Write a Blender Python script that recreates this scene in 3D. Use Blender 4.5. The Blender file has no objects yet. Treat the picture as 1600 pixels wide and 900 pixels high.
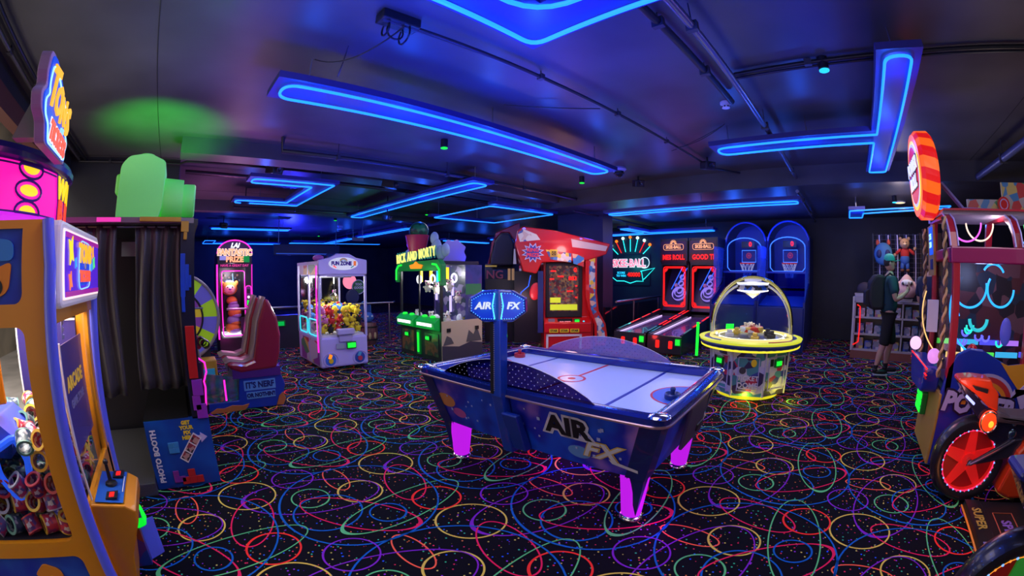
import bpy, bmesh, math, random
from mathutils import Vector, Matrix
random.seed(7)
C = bpy.context.scene.collection
SC = bpy.context.scene
R = math.radians
PI = math.pi
# ------------------------------------------------------------------ camera
cd = bpy.data.cameras.new('camera')
cam = bpy.data.objects.new('camera', cd)
C.objects.link(cam)
SC.camera = cam
cd.type = 'PANO'
cd.panorama_type = 'FISHEYE_LENS_POLYNOMIAL'      # a wide fisheye: angle proportional to the distance from the centre
cd.sensor_fit = 'HORIZONTAL'
cd.sensor_width = 36
cd.sensor_height = 20.25
cd.fisheye_fov = R(200)
cd.fisheye_polynomial_k0 = 0
cd.fisheye_polynomial_k1 = -(1600 / 36) / 660
cd.fisheye_polynomial_k2 = 0
cd.fisheye_polynomial_k3 = 0
cd.fisheye_polynomial_k4 = 0
cam.location = (0, 0, 1.45)
cam.rotation_euler = (R(90 - 1.94), 0, R(-45))
# ------------------------------------------------------------------ world, exposure
w = bpy.data.worlds.new('world')
SC.world = w
w.use_nodes = True
w.node_tree.nodes['Background'].inputs[0].default_value = (0.80, 0.85, 1.0, 1)
w.node_tree.nodes['Background'].inputs[1].default_value = 0.5
SC.view_settings.view_transform = 'Standard'
SC.view_settings.look = 'None'
SC.view_settings.exposure = 0.0
SC.view_settings.gamma = 1
SC.view_settings.use_curve_mapping = False
cy = SC.cycles
cy.use_denoising = True
cy.max_bounces = 6
cy.diffuse_bounces = 2
cy.glossy_bounces = 3
cy.transmission_bounces = 4
cy.transparent_max_bounces = 16
cy.sample_clamp_indirect = 4
cy.caustics_reflective = False
cy.caustics_refractive = False
cy.use_light_tree = True


def light(name, kind, loc, energy, col, size=0.1, rot=(0, 0, 0), size_y=None, spot=None):
    l = bpy.data.lights.new(name, kind)
    l.energy = energy
    l.color = col
    if kind == 'AREA':
        l.size = size
        if size_y:
            l.shape = 'RECTANGLE'
            l.size_y = size_y
    elif kind in ('POINT', 'SPOT'):
        l.shadow_soft_size = size
    if spot:
        l.spot_size = R(spot)
        l.spot_blend = 0.7
    o = bpy.data.objects.new(name, l)
    o.location = loc
    o.rotation_euler = rot
    C.objects.link(o)
    return o


# daylight entering through the open shop front at the left, and unseen fill panels added under the ceiling
light('daylight', 'AREA', (-3.6, 2.5, 1.6), 46, (1.0, .93, .84), 2.2, (0, R(-90), 0), 7)
for (x, y, e) in ((1.6, 1.6, 13), (4.6, 1.2, 13), (4.0, 4.2, 13), (1.0, 4.4, 9), (1.5, 8.0, 16), (5.2, 7.0, 12), (8.5, 3.6, 16),
                  (7.3, -0.6, 13), (5.4, 4.0, 12), (2.6, -1.6, 14), (1.0, -2.0, 8), (4.8, -2.5, 8)):
    light('hall_fill', 'AREA', (x, y, 2.7), e * 1.08, (.96, .83, .96), 1.2)
# unseen spots that tint the ceiling: green behind the giant camera, violet over the back of the room, blue in the middle
light('green_uplight', 'SPOT', (-.32, 4.5, 2.0), 170, (.03, 1, .02), .05, (R(158), 0, 0), spot=85)
UP = (R(180), 0, 0)
for (x, y, z, e, c) in ((.9, 6.4, 1.5, 170, (.62, .16, .62)), (.6, 9.5, 1.4, 220, (.70, .22, .62)), (.5, 5.0, 1.6, 45, (.50, .16, .60)), (8.6, 3.0, 1.4, 36, (.62, .04, .42)), (4.1, 9.0, 1.7, 70, (.05, .42, .25)),
                        (2.6, 4.6, 1.3, 260, (.006, .03, 1)), (1.5, 2.9, 1.3, 330, (.008, .03, 1)), (3.6, 3.4, 1.3, 300, (.008, .03, 1)), (2.3, 1.7, 1.7, 180, (.008, .03, 1)), (1.0, 1.0, 1.6, 330, (.008, .03, 1)), (5.4, 6.6, 1.3, 120, (.01, .04, 1)),
                        (5.0, .0, 1.3, 130, (.008, .03, 1)), (5.6, 2.9, 1.4, 8, (.42, .34, .75)), (3.9, 1.2, 1.4, 14, (.55, .56, .70)), (3.4, -1.9, 1.8, 26, (.85, .72, .60)), (5.4, -2.0, 1.7, 26, (.85, .72, .60)),
                        (-.5, 2.9, 1.9, 34, (.80, .75, .68)), (-.9, 4.6, 2.0, 12, (.75, .70, .66)), (9.0, 1.6, 1.8, 90, (.01, .05, 1)), (1.5, 13, 1.5, 260, (.03, .04, .9)), (5.5, 13, 1.5, 200, (.01, .05, .9))):
    light('ceiling_tint_fill', 'SPOT', (x, y, z), e * .55, c, .25, UP, spot=116 if c[0] > .5 else 140)  # coloured and neutral spots added to tint the ceiling, no fixtures here

light('street_daylight', 'AREA', (-3.2, 3.0, 4.2), 170, (1, .95, .88), 2.0, (0, 0, 0), 8)
light('booth_fill', 'AREA', (.35, 1.3, 2.6), 7, (1, .93, .88), .5, (R(35), R(15), 0))  # unseen fill added to brighten the booth and left cabinet
light('wall_blue_fill', 'POINT', (9.6, 4.4, 2.2), 26, (.01, .09, 1), .1)  # unseen blue points added to lift the dark walls
light('wall_blue_fill', 'POINT', (4.0, 15.0, 2.0), 420, (.02, .03, 1), .1)
light('wall_blue_fill', 'POINT', (6.9, 4.7, 2.3), 10, (.06, .05, 1), .1)

# ------------------------------------------------------------------ materials
M = {}


def mat(name, col=(.5, .5, .5), rough=.5, metal=0., emit=0., ecol=None, spec=.5, coat=0.):
    if name in M:
        return M[name]
    m = bpy.data.materials.new(name)
    m.use_nodes = True
    b = m.node_tree.nodes['Principled BSDF']
    b.inputs['Base Color'].default_value = (*col, 1)
    b.inputs['Roughness'].default_value = rough
    b.inputs['Metallic'].default_value = metal
    b.inputs['Specular IOR Level'].default_value = spec
    b.inputs['Coat Weight'].default_value = coat
    if emit:
        b.inputs['Emission Color'].default_value = (*(ecol or col), 1)
        b.inputs['Emission Strength'].default_value = emit
    M[name] = m
    return m


def glow(name, col, s=1.0):
    """a lit surface"""
    if name in M:
        return M[name]
    m = mat(name, (col[0] * .3, col[1] * .3, col[2] * .3), .4, emit=s, ecol=col)
    return m


def glass(name, tint=(1, 1, 1), gl=.08):
    if name in M:
        return M[name]
    m = bpy.data.materials.new(name)
    m.use_nodes = True
    nt = m.node_tree
    nt.nodes.clear()
    t = nt.nodes.new('ShaderNodeBsdfTransparent')
    t.inputs[0].default_value = (*tint, 1)
    g = nt.nodes.new('ShaderNodeBsdfGlossy')
    g.inputs['Roughness'].default_value = .03
    fr = nt.nodes.new('ShaderNodeLayerWeight')
    fr.inputs[0].default_value = gl
    mx = nt.nodes.new('ShaderNodeMixShader')
    o = nt.nodes.new('ShaderNodeOutputMaterial')
    nt.links.new(fr.outputs['Fresnel'], mx.inputs[0])
    nt.links.new(t.outputs[0], mx.inputs[1])
    nt.links.new(g.outputs[0], mx.inputs[2])
    nt.links.new(mx.outputs[0], o.inputs[0])
    M[name] = m
    return m


def art(name, cols, scale=6., emit=0., rough=.35, kind='voronoi', stretch=(1, 1, 1)):
    """printed artwork: patches of a few colours"""
    if name in M:
        return M[name]
    m = mat(name, cols[0], rough)
    nt = m.node_tree
    b = nt.nodes['Principled BSDF']
    tc = nt.nodes.new('ShaderNodeTexCoord')
    mp = nt.nodes.new('ShaderNodeMapping')
    mp.inputs['Scale'].default_value = stretch
    nt.links.new(tc.outputs['Object'], mp.inputs[0])
    if kind == 'voronoi':
        n = nt.nodes.new('ShaderNodeTexVoronoi')
        n.inputs['Scale'].default_value = scale
        out = n.outputs['Color']
    elif kind == 'wave':
        n = nt.nodes.new('ShaderNodeTexWave')
        n.inputs['Scale'].default_value = scale
        n.inputs['Distortion'].default_value = 6
        out = n.outputs['Fac']
    else:
        n = nt.nodes.new('ShaderNodeTexNoise')
        n.inputs['Scale'].default_value = scale
        n.inputs['Detail'].default_value = 3
        out = n.outputs['Fac']
    nt.links.new(mp.outputs[0], n.inputs['Vector'])
    if kind == 'voronoi':
        sp = nt.nodes.new('ShaderNodeSeparateColor')
        nt.links.new(out, sp.inputs[0])
        out = sp.outputs[0]
    rp = nt.nodes.new('ShaderNodeValToRGB')
    rp.color_ramp.interpolation = 'CONSTANT' if kind != 'noise' else 'EASE'
    k = len(cols)
    lo, hi = (0, 1) if kind != 'noise' else (.32, .68)
    rp.color_ramp.elements[0].position = lo
    rp.color_ramp.elements[0].color = (*cols[0], 1)
    rp.color_ramp.elements[1].position = lo + (hi - lo) * (k - 1) / k if kind != 'noise' else hi
    rp.color_ramp.elements[1].color = (*cols[-1], 1)
    for i in range(1, k - 1):
        e = rp.color_ramp.elements.new(lo + (hi - lo) * i / (k if kind != 'noise' else k - 1))
        e.color = (*cols[i], 1)
    nt.links.new(out, rp.inputs[0])
    nt.links.new(rp.outputs[0], b.inputs['Base Color'])
    if emit:
        nt.links.new(rp.outputs[0], b.inputs['Emission Color'])
        b.inputs['Emission Strength'].default_value = emit
    return m


def paint(name, col, rough, bump=.15, scale=40., var=.25):
    """matt wall or ceiling paint with faint unevenness"""
    if name in M:
        return M[name]
    m = mat(name, col, rough)
    nt = m.node_tree
    b = nt.nodes['Principled BSDF']
    tc = nt.nodes.new('ShaderNodeTexCoord')
    n = nt.nodes.new('ShaderNodeTexNoise')
    n.inputs['Scale'].default_value = scale
    n.inputs['Detail'].default_value = 4
    nt.links.new(tc.outputs['Object'], n.inputs['Vector'])
    bp = nt.nodes.new('ShaderNodeBump')
    bp.inputs['Strength'].default_value = bump
    bp.inputs['Distance'].default_value = .01
    nt.links.new(n.outputs['Fac'], bp.inputs['Height'])
    nt.links.new(bp.outputs[0], b.inputs['Normal'])
    n2 = nt.nodes.new('ShaderNodeTexNoise')
    n2.inputs['Scale'].default_value = 1.3
    nt.links.new(tc.outputs['Object'], n2.inputs['Vector'])
    rp = nt.nodes.new('ShaderNodeValToRGB')
    rp.color_ramp.elements[0].position = .3
    rp.color_ramp.elements[0].color = (*[c * (1 - var) for c in col], 1)
    rp.color_ramp.elements[1].position = .7
    rp.color_ramp.elements[1].color = (*[c * (1 + var) for c in col], 1)
    nt.links.new(n2.outputs['Fac'], rp.inputs[0])
    nt.links.new(rp.outputs[0], b.inputs['Base Color'])
    return m


black = mat('black_plastic', (.012, .012, .015), .35)
blackm = mat('black_metal', (.02, .02, .024), .4, .3)
darkgrey = mat('dark_grey', (.05, .05, .055), .5)
white = mat('white_plastic', (.75, .75, .78), .35)
lilac = mat('lilac_white', (.50, .47, .80), .3)
chrome = mat('chrome', (.7, .7, .75), .15, 1.)
steel = mat('steel', (.35, .35, .38), .3, 1.)
orange = mat('orange_cabinet', (.78, .30, .01), .35, coat=.3)
blue = mat('blue_plastic', (.02, .05, .55), .3, coat=.3)
navy = mat('navy', (.012, .02, .14), .35, coat=.3)
red = mat('red_plastic', (.60, .008, .012), .28, coat=.5)
dred = mat('dark_red', (.25, .01, .02), .35)
crimson = mat('crimson_seat', (.34, .015, .04), .3, coat=.5)
yellow = mat('yellow', (.85, .62, .02), .4)
green = mat('green_plastic', (.02, .35, .05), .35)
purple = mat('purple', (.18, .03, .35), .4)
pink = mat('pink', (.85, .05, .35), .4)
skin = mat('skin', (.55, .30, .22), .6)
gblue = glow('neon_blue', (.010, .17, 1.0), 2.7)
gblue2 = glow('blue_led', (.015, .10, 1.0), 1.8)
gcyan = glow('cyan_led', (.02, .55, .9), 1.4)
ggreen = glow('green_led', (.01, .95, .04), 1.3)
gred = glow('red_led', (1.0, .012, .008), 1.2)
gpink = glow('pink_led', (1.0, .02, .55), 1.5)
gwhite = glow('white_led', (.9, .9, 1.0), 1.5)
gyel = glow('yellow_led', (1.0, .72, .03), 1.3)
gora = glow('orange_led', (1.0, .22, .01), 1.3)
gmag = glow('magenta_leg', (.50, .01, .75), 1.0)
clear = glass('clear_glass', (1, 1, 1), .025)
tint = glass('tinted_acrylic', (.75, .78, .95), .12)


# ------------------------------------------------------------------ mesh building
class MB:
    def __init__(s):
        s.v = []
        s.f = []
        s.mi = []
        s.X = Matrix()
        s.cuts = []

    def at(s, loc=(0, 0, 0), rot=(0, 0, 0), sc=(1, 1, 1)):
        from mathutils import Euler
        s.X = Matrix.LocRotScale(Vector(loc), Euler([R(a) for a in rot]), Vector(sc))
        return s

    def add(s, vs, fs, m=0):
        n = len(s.v)
        s.cuts.append((n, len(s.f)))
        s.v += [tuple(s.X @ Vector(p)) for p in vs]
        s.f += [tuple(i + n for i in f) for f in fs]
        s.mi += [m] * len(fs)
        return s

    def box(s, x0, x1, y0, y1, z0, z1, m=0):
        vs = [(x, y, z) for z in (z0, z1) for y in (y0, y1) for x in (x0, x1)]
        return s.add(vs, [(0, 2, 3, 1), (4, 5, 7, 6), (0, 1, 5, 4), (2, 6, 7, 3), (0, 4, 6, 2), (1, 3, 7, 5)], m)

    def prism(s, poly, a0, a1, axis='y', m=0):
        """poly in the plane across axis: y -> (x,z); x -> (y,z); z -> (x,y)"""
        n = len(poly)
        ar = sum(poly[i][0] * poly[(i + 1) % n][1] - poly[(i + 1) % n][0] * poly[i][1] for i in range(n))
        if (ar < 0) != (axis == 'y'):
            poly = poly[::-1]
        f = {'y': lambda p, a: (p[0], a, p[1]), 'x': lambda p, a: (a, p[0], p[1]), 'z': lambda p, a: (p[0], p[1], a)}[axis]
        vs = [f(p, a0) for p in poly] + [f(p, a1) for p in poly]
        fs = [tuple(range(n))[::-1], tuple(range(n, 2 * n))] + [(i, (i + 1) % n, n + (i + 1) % n, n + i) for i in range(n)]
        return s.add(vs, fs, m)

    def tube(s, pts, r, n=8, closed=False, m=0):
        pts = [Vector(p) for p in pts]
        N = len(pts)
        rad = r if isinstance(r, (list, tuple)) else [r] * N
        vs, fs = [], []
        up = None
        for i, p in enumerate(pts):
            a = pts[(i - 1) % N] if (closed or i) else p
            b = pts[(i + 1) % N] if (closed or i < N - 1) else p
            t = (b - a)
            t = t.normalized() if t.length > 1e-9 else Vector((0, 0, 1))
            if up is None:
                up = Vector((0, 0, 1)) if abs(t.z) < .9 else Vector((1, 0, 0))
            u = (up - t * up.dot(t))
            u = u.normalized() if u.length > 1e-6 else t.orthogonal().normalized()
            up = u
            v = t.cross(u)
            for k in range(n):
                c, d = math.cos(2 * PI * k / n), math.sin(2 * PI * k / n)
                vs.append(tuple(p + (u * c + v * d) * rad[i]))
        for i in range(N if closed else N - 1):
            j = (i + 1) % N
            for k in range(n):
                l = (k + 1) % n
                fs.append((i * n + k, i * n + l, j * n + l, j * n + k))
        if not closed:
            fs.append(tuple(range(n))[::-1])
            fs.append(tuple((N - 1) * n + k for k in range(n)))
        return s.add(vs, fs, m)

    def lathe(s, prof, n=24, m=0, c=(0, 0, 0), axis='z', a0=0., a1=2 * PI):
        """prof: list of (radius, height)"""
        full = abs(a1 - a0 - 2 * PI) < 1e-6
        K = n if full else n + 1
        vs, fs = [], []
        for k in range(K):
            a = a0 + (a1 - a0) * k / n
            for (r, h) in prof:
                p = (r * math.cos(a), r * math.sin(a), h)
                if axis == 'x':
                    p = (p[2], p[0], p[1])
                if axis == 'y':
                    p = (p[1], p[2], p[0])
                vs.append((p[0] + c[0], p[1] + c[1], p[2] + c[2]))
        q = len(prof)
        for k in range(n):
            l = (k + 1) % K
            for j in range(q - 1):
                fs.append((k * q + j, l * q + j, l * q + j + 1, k * q + j + 1))
        return s.add(vs, fs, m)

    def ball(s, c, r, m=0, n=12, q=8):
        rx, ry, rz = r if isinstance(r, (tuple, list)) else (r, r, r)
        vs = [(c[0], c[1], c[2] - rz)]
        for j in range(1, q):
            t = -PI / 2 + PI * j / q
            for k in range(n):
                a = 2 * PI * k / n
                vs.append((c[0] + rx * math.cos(t) * math.cos(a), c[1] + ry * math.cos(t) * math.sin(a), c[2] + rz * math.sin(t)))
        vs.append((c[0], c[1], c[2] + rz))
        fs = []
        for k in range(n):
            l = (k + 1) % n
            fs.append((0, 1 + l, 1 + k))
            for j in range(q - 2):
                fs.append((1 + j * n + k, 1 + j * n + l, 1 + (j + 1) * n + l, 1 + (j + 1) * n + k))
            fs.append((1 + (q - 2) * n + k, 1 + (q - 2) * n + l, len(vs) - 1))
        return s.add(vs, fs, m)

    def ring(s, c, R0, r, axis='z', n=32, k=8, m=0, a0=0., a1=2 * PI):
        full = abs(a1 - a0 - 2 * PI) < 1e-6
        pts = []
        for i in range(n if full else n + 1):
            a = a0 + (a1 - a0) * i / n
            p = (R0 * math.cos(a), R0 * math.sin(a), 0)
            if axis == 'x':
                p = (0, p[0], p[1])
            if axis == 'y':
                p = (p[0], 0, p[1])
            pts.append((c[0] + p[0], c[1] + p[1], c[2] + p[2]))
        return s.tube(pts, r, k, full, m)

    def build_each(s, name, mats, parent=None, origin=(0, 0, 0), **k):
        """every shape added becomes a part of its own"""
        cuts = s.cuts + [(len(s.v), len(s.f))]
        for (v0, f0), (v1, f1) in zip(cuts[:-1], cuts[1:]):
            b = MB()
            b.v = s.v[v0:v1]
            b.f = [tuple(i - v0 for i in f) for f in s.f[f0:f1]]
            b.mi = s.mi[f0:f1]
            b.build(name, mats, parent, origin, **k)

    def build(s, name, mats, parent=None, origin=(0, 0, 0), smooth=False, bevel=0., label=None):
        me = bpy.data.meshes.new(name)
        o0 = Vector(origin)
        me.from_pydata([tuple(Vector(p) - o0) for p in s.v], [], s.f)
        if not isinstance(mats, (list, tuple)):
            mats = [mats]
        for m in mats:
            me.materials.append(m)
        me.polygons.foreach_set('material_index', s.mi)
        if smooth:
            me.polygons.foreach_set('use_smooth', [True] * len(s.f))
        me.update()
        o = bpy.data.objects.new(name, me)
        C.objects.link(o)
        if parent:
            o.parent = parent
        else:
            o.location = origin
        if bevel:
            b = o.modifiers.new('bevel', 'BEVEL')
            b.width = bevel
            b.segments = 2
            b.limit_method = 'ANGLE'
        if smooth and smooth != 'full':
            try:
                me.set_sharp_from_angle(angle=R(40))
            except Exception:
                pass
        if label:
            o['label'] = label
        return o


def B():
    return MB()


def tag(o, label, cat, group=None, kind=None):
    o['label'] = label
    o['category'] = cat
    if group:
        o['group'] = group
    if kind:
        o['kind'] = kind
    return o


def thing(name, label, cat, loc=(0, 0, 0), rz=0., group=None):
    o = bpy.data.objects.new(name, None)
    o.empty_display_size = .1
    C.objects.link(o)
    o.location = loc
    o.rotation_euler = (0, 0, R(rz))
    return tag(o, label, cat, group)


def struct(name, mb, m, origin=(0, 0, 0), **k):
    o = mb.build(name, m, None, origin, **k)
    o['kind'] = 'structure'
    return o


def dup(root, loc=None, rz=None, label=None):
    r = root.copy()
    C.objects.link(r)
    if loc is not None:
        r.location = loc
    if rz is not None:
        r.rotation_euler = (0, 0, R(rz)) if not isinstance(rz, tuple) else rz
    if label:
        r['label'] = label
    for ch in list(root.children):
        c = ch.copy()
        C.objects.link(c)
        c.parent = r
        for g in list(ch.children):
            d = g.copy()
            C.objects.link(d)
            d.parent = c
    return r


def text(name, s, size, loc, rot, m, parent=None, ext=.004, off=0., align='CENTER', shear=0., sx=1., spacing=1., label=None):
    cu = bpy.data.curves.new(name, 'FONT')
    cu.body = s
    cu.size = size
    cu.extrude = ext
    cu.offset = off
    cu.align_x = align
    cu.align_y = 'CENTER'
    cu.shear = shear
    cu.space_character = spacing
    cu.resolution_u = 2
    t = bpy.data.objects.new(name, cu)
    C.objects.link(t)
    dg = bpy.context.evaluated_depsgraph_get()
    me = bpy.data.meshes.new_from_object(t.evaluated_get(dg))
    bpy.data.objects.remove(t)
    me.materials.clear()
    me.materials.append(m)
    me.transform(Matrix.Diagonal((sx, 1, 1, 1)))
    o = bpy.data.objects.new(name, me)
    C.objects.link(o)
    o.location = loc
    o.rotation_euler = [R(a) for a in rot]
    if parent:
        o.parent = parent
    if label:
        o['label'] = label
    return o


def rpoly(pts, r, n=5):
    """round the corners of a 2D polygon"""
    out = []
    N = len(pts)
    for i in range(N):
        p = Vector(pts[i][:2])
        a = Vector(pts[i - 1][:2]) - p
        b = Vector(pts[(i + 1) % N][:2]) - p
        rr = r[i] if isinstance(r, (list, tuple)) else r
        q = min(rr, a.length * .49, b.length * .49)
        if q < 1e-4:
            out.append(tuple(p))
            continue
        s, e = p + a.normalized() * q, p + b.normalized() * q
        for k in range(n + 1):
            t = k / n
            out.append(tuple((1 - t) ** 2 * s + 2 * t * (1 - t) * p + t * t * e))
    return out


def rect(x0, x1, z0, z1, r=0, n=4):
    p = [(x0, z0), (x1, z0), (x1, z1), (x0, z1)]
    return rpoly(p, r, n) if r else p

# ================================================================== the room
XR, YB, XL, YN, ZC, ZS = 10.7, 20.0, -1.85, -5.0, 3.1, 2.8


def carpet():
    m = mat('carpet', (.004, .004, .008), .9, spec=.1)
    nt = m.node_tree
    b = nt.nodes['Principled BSDF']
    tc = nt.nodes.new('ShaderNodeTexCoord')
    v = nt.nodes.new('ShaderNodeTexVoronoi')
    v.inputs['Scale'].default_value = 34
    nt.links.new(tc.outputs['Object'], v.inputs['Vector'])
    lt = nt.nodes.new('ShaderNodeMath')
    lt.operation = 'LESS_THAN'
    lt.inputs[1].default_value = .19
    nt.links.new(v.outputs['Distance'], lt.inputs[0])
    sp = nt.nodes.new('ShaderNodeSeparateColor')
    nt.links.new(v.outputs['Color'], sp.inputs[0])
    rp = nt.nodes.new('ShaderNodeValToRGB')
    rp.color_ramp.interpolation = 'CONSTANT'
    cs = [(.8, .03, .10), (.02, .12, .9), (.75, .6, .12), (.05, .6, .3), (.35, .04, .7), (.8, .2, .05)]
    rp.color_ramp.elements[0].color = (*cs[0], 1)
    rp.color_ramp.elements[1].position = 5 / 6
    rp.color_ramp.elements[1].color = (*cs[5], 1)
    for i in range(1, 5):
        e = rp.color_ramp.elements.new(i / 6)
        e.color = (*cs[i], 1)
    nt.links.new(sp.outputs[1], rp.inputs[0])
    mx = nt.nodes.new('ShaderNodeMix')
    mx.data_type = 'RGBA'
    mx.inputs[6].default_value = (.004, .004, .008, 1)
    nt.links.new(lt.outputs[0], mx.inputs[0])
    nt.links.new(rp.outputs[0], mx.inputs[7])
    nt.links.new(mx.outputs[2], b.inputs['Base Color'])
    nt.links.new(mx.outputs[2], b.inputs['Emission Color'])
    b.inputs['Emission Strength'].default_value = .05  # faint emission added to brighten the specks
    return m


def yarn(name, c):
    return mat('yarn_' + name, c, .85, emit=.10, ecol=c, spec=.1)      # faint emission added to brighten the rings, like dyed yarn under blacklight


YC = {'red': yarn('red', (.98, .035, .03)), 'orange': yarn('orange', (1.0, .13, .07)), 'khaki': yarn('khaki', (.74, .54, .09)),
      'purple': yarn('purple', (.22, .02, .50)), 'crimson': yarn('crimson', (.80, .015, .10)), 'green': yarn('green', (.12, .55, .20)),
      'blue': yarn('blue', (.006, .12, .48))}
RINGS = [  # colour, centre x, y, semi-axes, angle, width, extra width at the thick tip
    ('orange', .931, 3.741, .184, .079, -91, .010, 0), ('khaki', 1.007, 3.488, .154, .152, 144, .011, .4),
    ('purple', .682, 2.559, .478, .230, 166, .009, 2.2), ('khaki', .265, 2.753, .211, .192, 138, .011, .2),
    ('crimson', .229, 2.410, .281, .136, -108, .010, .2), ('red', .272, 2.077, .159, .152, 136, .012, .4),
    ('green', .666, 2.527, .132, .127, -59, .010, .3), ('blue', .705, 2.306, .227, .212, -163, .011, .3),
    ('crimson', .856, 3.225, .410, .155, -50, .010, 1.8), ('blue', 1.029, 3.137, .115, .106, -47, .011, .3),
    ('green', 1.162, 2.118, .471, .160, -171, .009, 2.2), ('blue', .942, 3.385, .529, .522, 173, .011, .5),
    ('purple', .641, 2.859, .156, .149, 148, .010, .3)]
PX, PY = 1.11, 1.035
fb = B().box(XL - .1, XR + .2, YN, YB, -.1, 0)
keys = list(YC)
for gi in range(-2, 11):
    for gj in range(-8, 17):
        for ri, (c, x, y, a, b_, an, wd, tip) in enumerate(RINGS):
            cx, cy_ = x + PX * gi, y + PY * gj
            if not (XL < cx < XR and YN < cy_ < YB) or cx + cy_ < -1.2:
                continue
            d = math.hypot(cx, cy_)
            N = 56 if d < 5 else (36 if d < 9 else 20)
            if d > 9 and cy_ > 14:
                continue
            ca, sa = math.cos(R(an)), math.sin(R(an))
            vs = []
            z = .0006 + .00025 * ri
            for k in range(N):
                t = 2 * PI * k / N
                ww = wd * .5 * (1 + tip * max(0, math.cos(t)) ** 6)
                for s in (-1, 1):
                    u, v = (a + s * ww) * math.cos(t), (b_ + s * wd * .5) * math.sin(t)
                    px, py = cx + u * ca - v * sa, cy_ + u * sa + v * ca
                    px = min(max(px, XL), XR)
                    py = min(max(py, YN), YB)
                    vs.append((px, py, z))
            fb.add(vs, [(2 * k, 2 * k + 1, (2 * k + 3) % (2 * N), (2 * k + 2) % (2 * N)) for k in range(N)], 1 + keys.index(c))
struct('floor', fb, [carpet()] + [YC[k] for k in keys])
struct('floor_outside', B().box(-7, XL - .1, YN, YB, -.1, 0), paint('pale_paving', (.55, .50, .46), .7, .1, 5))

ceilm = paint('black_ceiling', (.085, .083, .088), .42, .25, 3.0, .25)
wallm = paint('black_wall', (.026, .025, .034), .55, .15, 30)
# seams of the ceiling boards: shallow battens
cb = B().box(XL - .1, 6.7, YN, YB, ZC, ZC + .1)
struct('ceiling', cb, ceilm)
sb = B()
for x in (-.4,):
    sb.box(x - .004, x + .004, YN, YB, ZC - .003, ZC)
for y in (-2.2, 6.4, 8.8):
    sb.box(XL, 6.7, y - .004, y + .004, ZC - .003, ZC)
struct('trim_1', sb, mat('seam', (.018, .018, .02), .6))
struct('ceiling_low', B().box(6.7, XR + .2, YN, YB, ZS, ZC + .1), ceilm)
struct('wall_right', B().box(XR, XR + .2, YN, YB, 0, ZS), wallm)
struct('wall_back', B().box(-.2, XR, YB, YB + .2, 0, ZC), wallm)
struct('wall_left', B().box(XL - .1, -.09, 6.5, 6.7, 0, ZC), wallm)
struct('wall_left_return', B().box(-.29, -.09, 6.7, YB, 0, ZC), wallm)
struct('wall_rear', B().box(XL - .1, XR, YN - .2, YN, 0, ZC), wallm)
struct('wall_pillar', B().box(7.6, 8.0, 4.87, 6.1, 0, ZS), paint('pillar_plum', (.035, .02, .045), .5, .1, 20))
struct('trim_2', B().box(-.09, 6.7, 5.35, 5.7, 2.9, ZC), ceilm)                       # boxed beam across the room
struct('trim_3', B().box(-.09, 6.7, 9.8, 10.1, 2.86, ZC), ceilm)
struct('trim_4', B().box(-2.0, -1.85, YN, 6.5, 2.78, 2.95), mat('red_oxide', (.16, .045, .035), .6))   # painted lintel over the shop front
struct('trim_5', B().box(-2.0, -1.85, YN, 6.5, 2.95, 3.1), wallm)
struct('wall_outside', B().box(-4.6, -4.4, YN, YB, 0, 4.6), paint('beige_render', (.62, .52, .38), .8, .05, 8))
struct('ceiling_outside', B().box(-4.6, -2.0, YN, YB, 4.4, 4.5), paint('beige_soffit', (.55, .48, .38), .8, .05, 8))


# ------------------------------------------------------------------ neon fixtures
def neon(label, path, boards, z, rods, lamps, r=.012, e=6.0, closed=True, zc=ZC, extra=None, loc=None):
    x0, y0 = loc or path[0]
    t = thing('neon_light', label, 'neon light', (x0, y0, z), 0)
    b = B()
    for (a0, a1, c0, c1) in boards:
        b.box(a0, a1, c0, c1, z + .022, z + .075)
    b.build_each('mounting_board', mat('board_blue', (.035, .035, .22), .5), t, (x0, y0, z))
    g = B().tube([(p[0], p[1], z) for p in path], r, 8, closed)
    g.build('neon_tube', gblue, t, (x0, y0, z), smooth=True)
    if extra:
        B().tube([(p[0], p[1], z) for p in extra], r, 8, True).build('neon_tube', gblue, t, (x0, y0, z), smooth=True)
    for (rx, ry) in rods:
        B().tube([(rx, ry, z + .07), (rx, ry, zc)], .006, 6).build('hanging_rod', steel, t, (x0, y0, z))
    for (lx, ly) in lamps:
        light('neon_glow', 'POINT', (lx, ly, z - .17), e * 1.2, (.015, .11, 1.0), .04)
    return t


def capsule(x0, x1, y0, y1, r):
    return rpoly([(x0, y0), (x1, y0), (x1, y1), (x0, y1)], r, 6)


neon('blue neon light, the longest single bar hanging over the air hockey table', capsule(.63, 4.72, 2.88, 3.15, .14),
     [(.56, 4.80, 2.82, 3.21)], 2.8, [(.83, 2.98), (2.67, 2.94), (4.45, 2.95)], [(.8, 3.0), (1.7, 3.0), (2.7, 3.0), (3.6, 3.0), (4.6, 3.0)])
neon('big blue neon square with a rounded inner ring, cut off by the top edge', rpoly([(.42, .25), (1.68, .25), (1.68, 1.50), (.42, 1.50)], .10, 5),
     [(.36, 1.74, 1.20, 1.56), (.36, 1.74, .19, .50), (.36, .70, .50, 1.20), (1.40, 1.74, .50, 1.20)], 2.8, [(.5, .3), (1.6, .3), (1.6, 1.42), (.5, 1.42)],
     [(.5, 1.4), (1.6, 1.4), (1.6, .4), (1.1, 1.45)], r=.014, e=6, extra=rpoly([(.64, .46), (1.47, .46), (1.47, 1.29), (.64, 1.29)], .3, 6))
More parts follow.
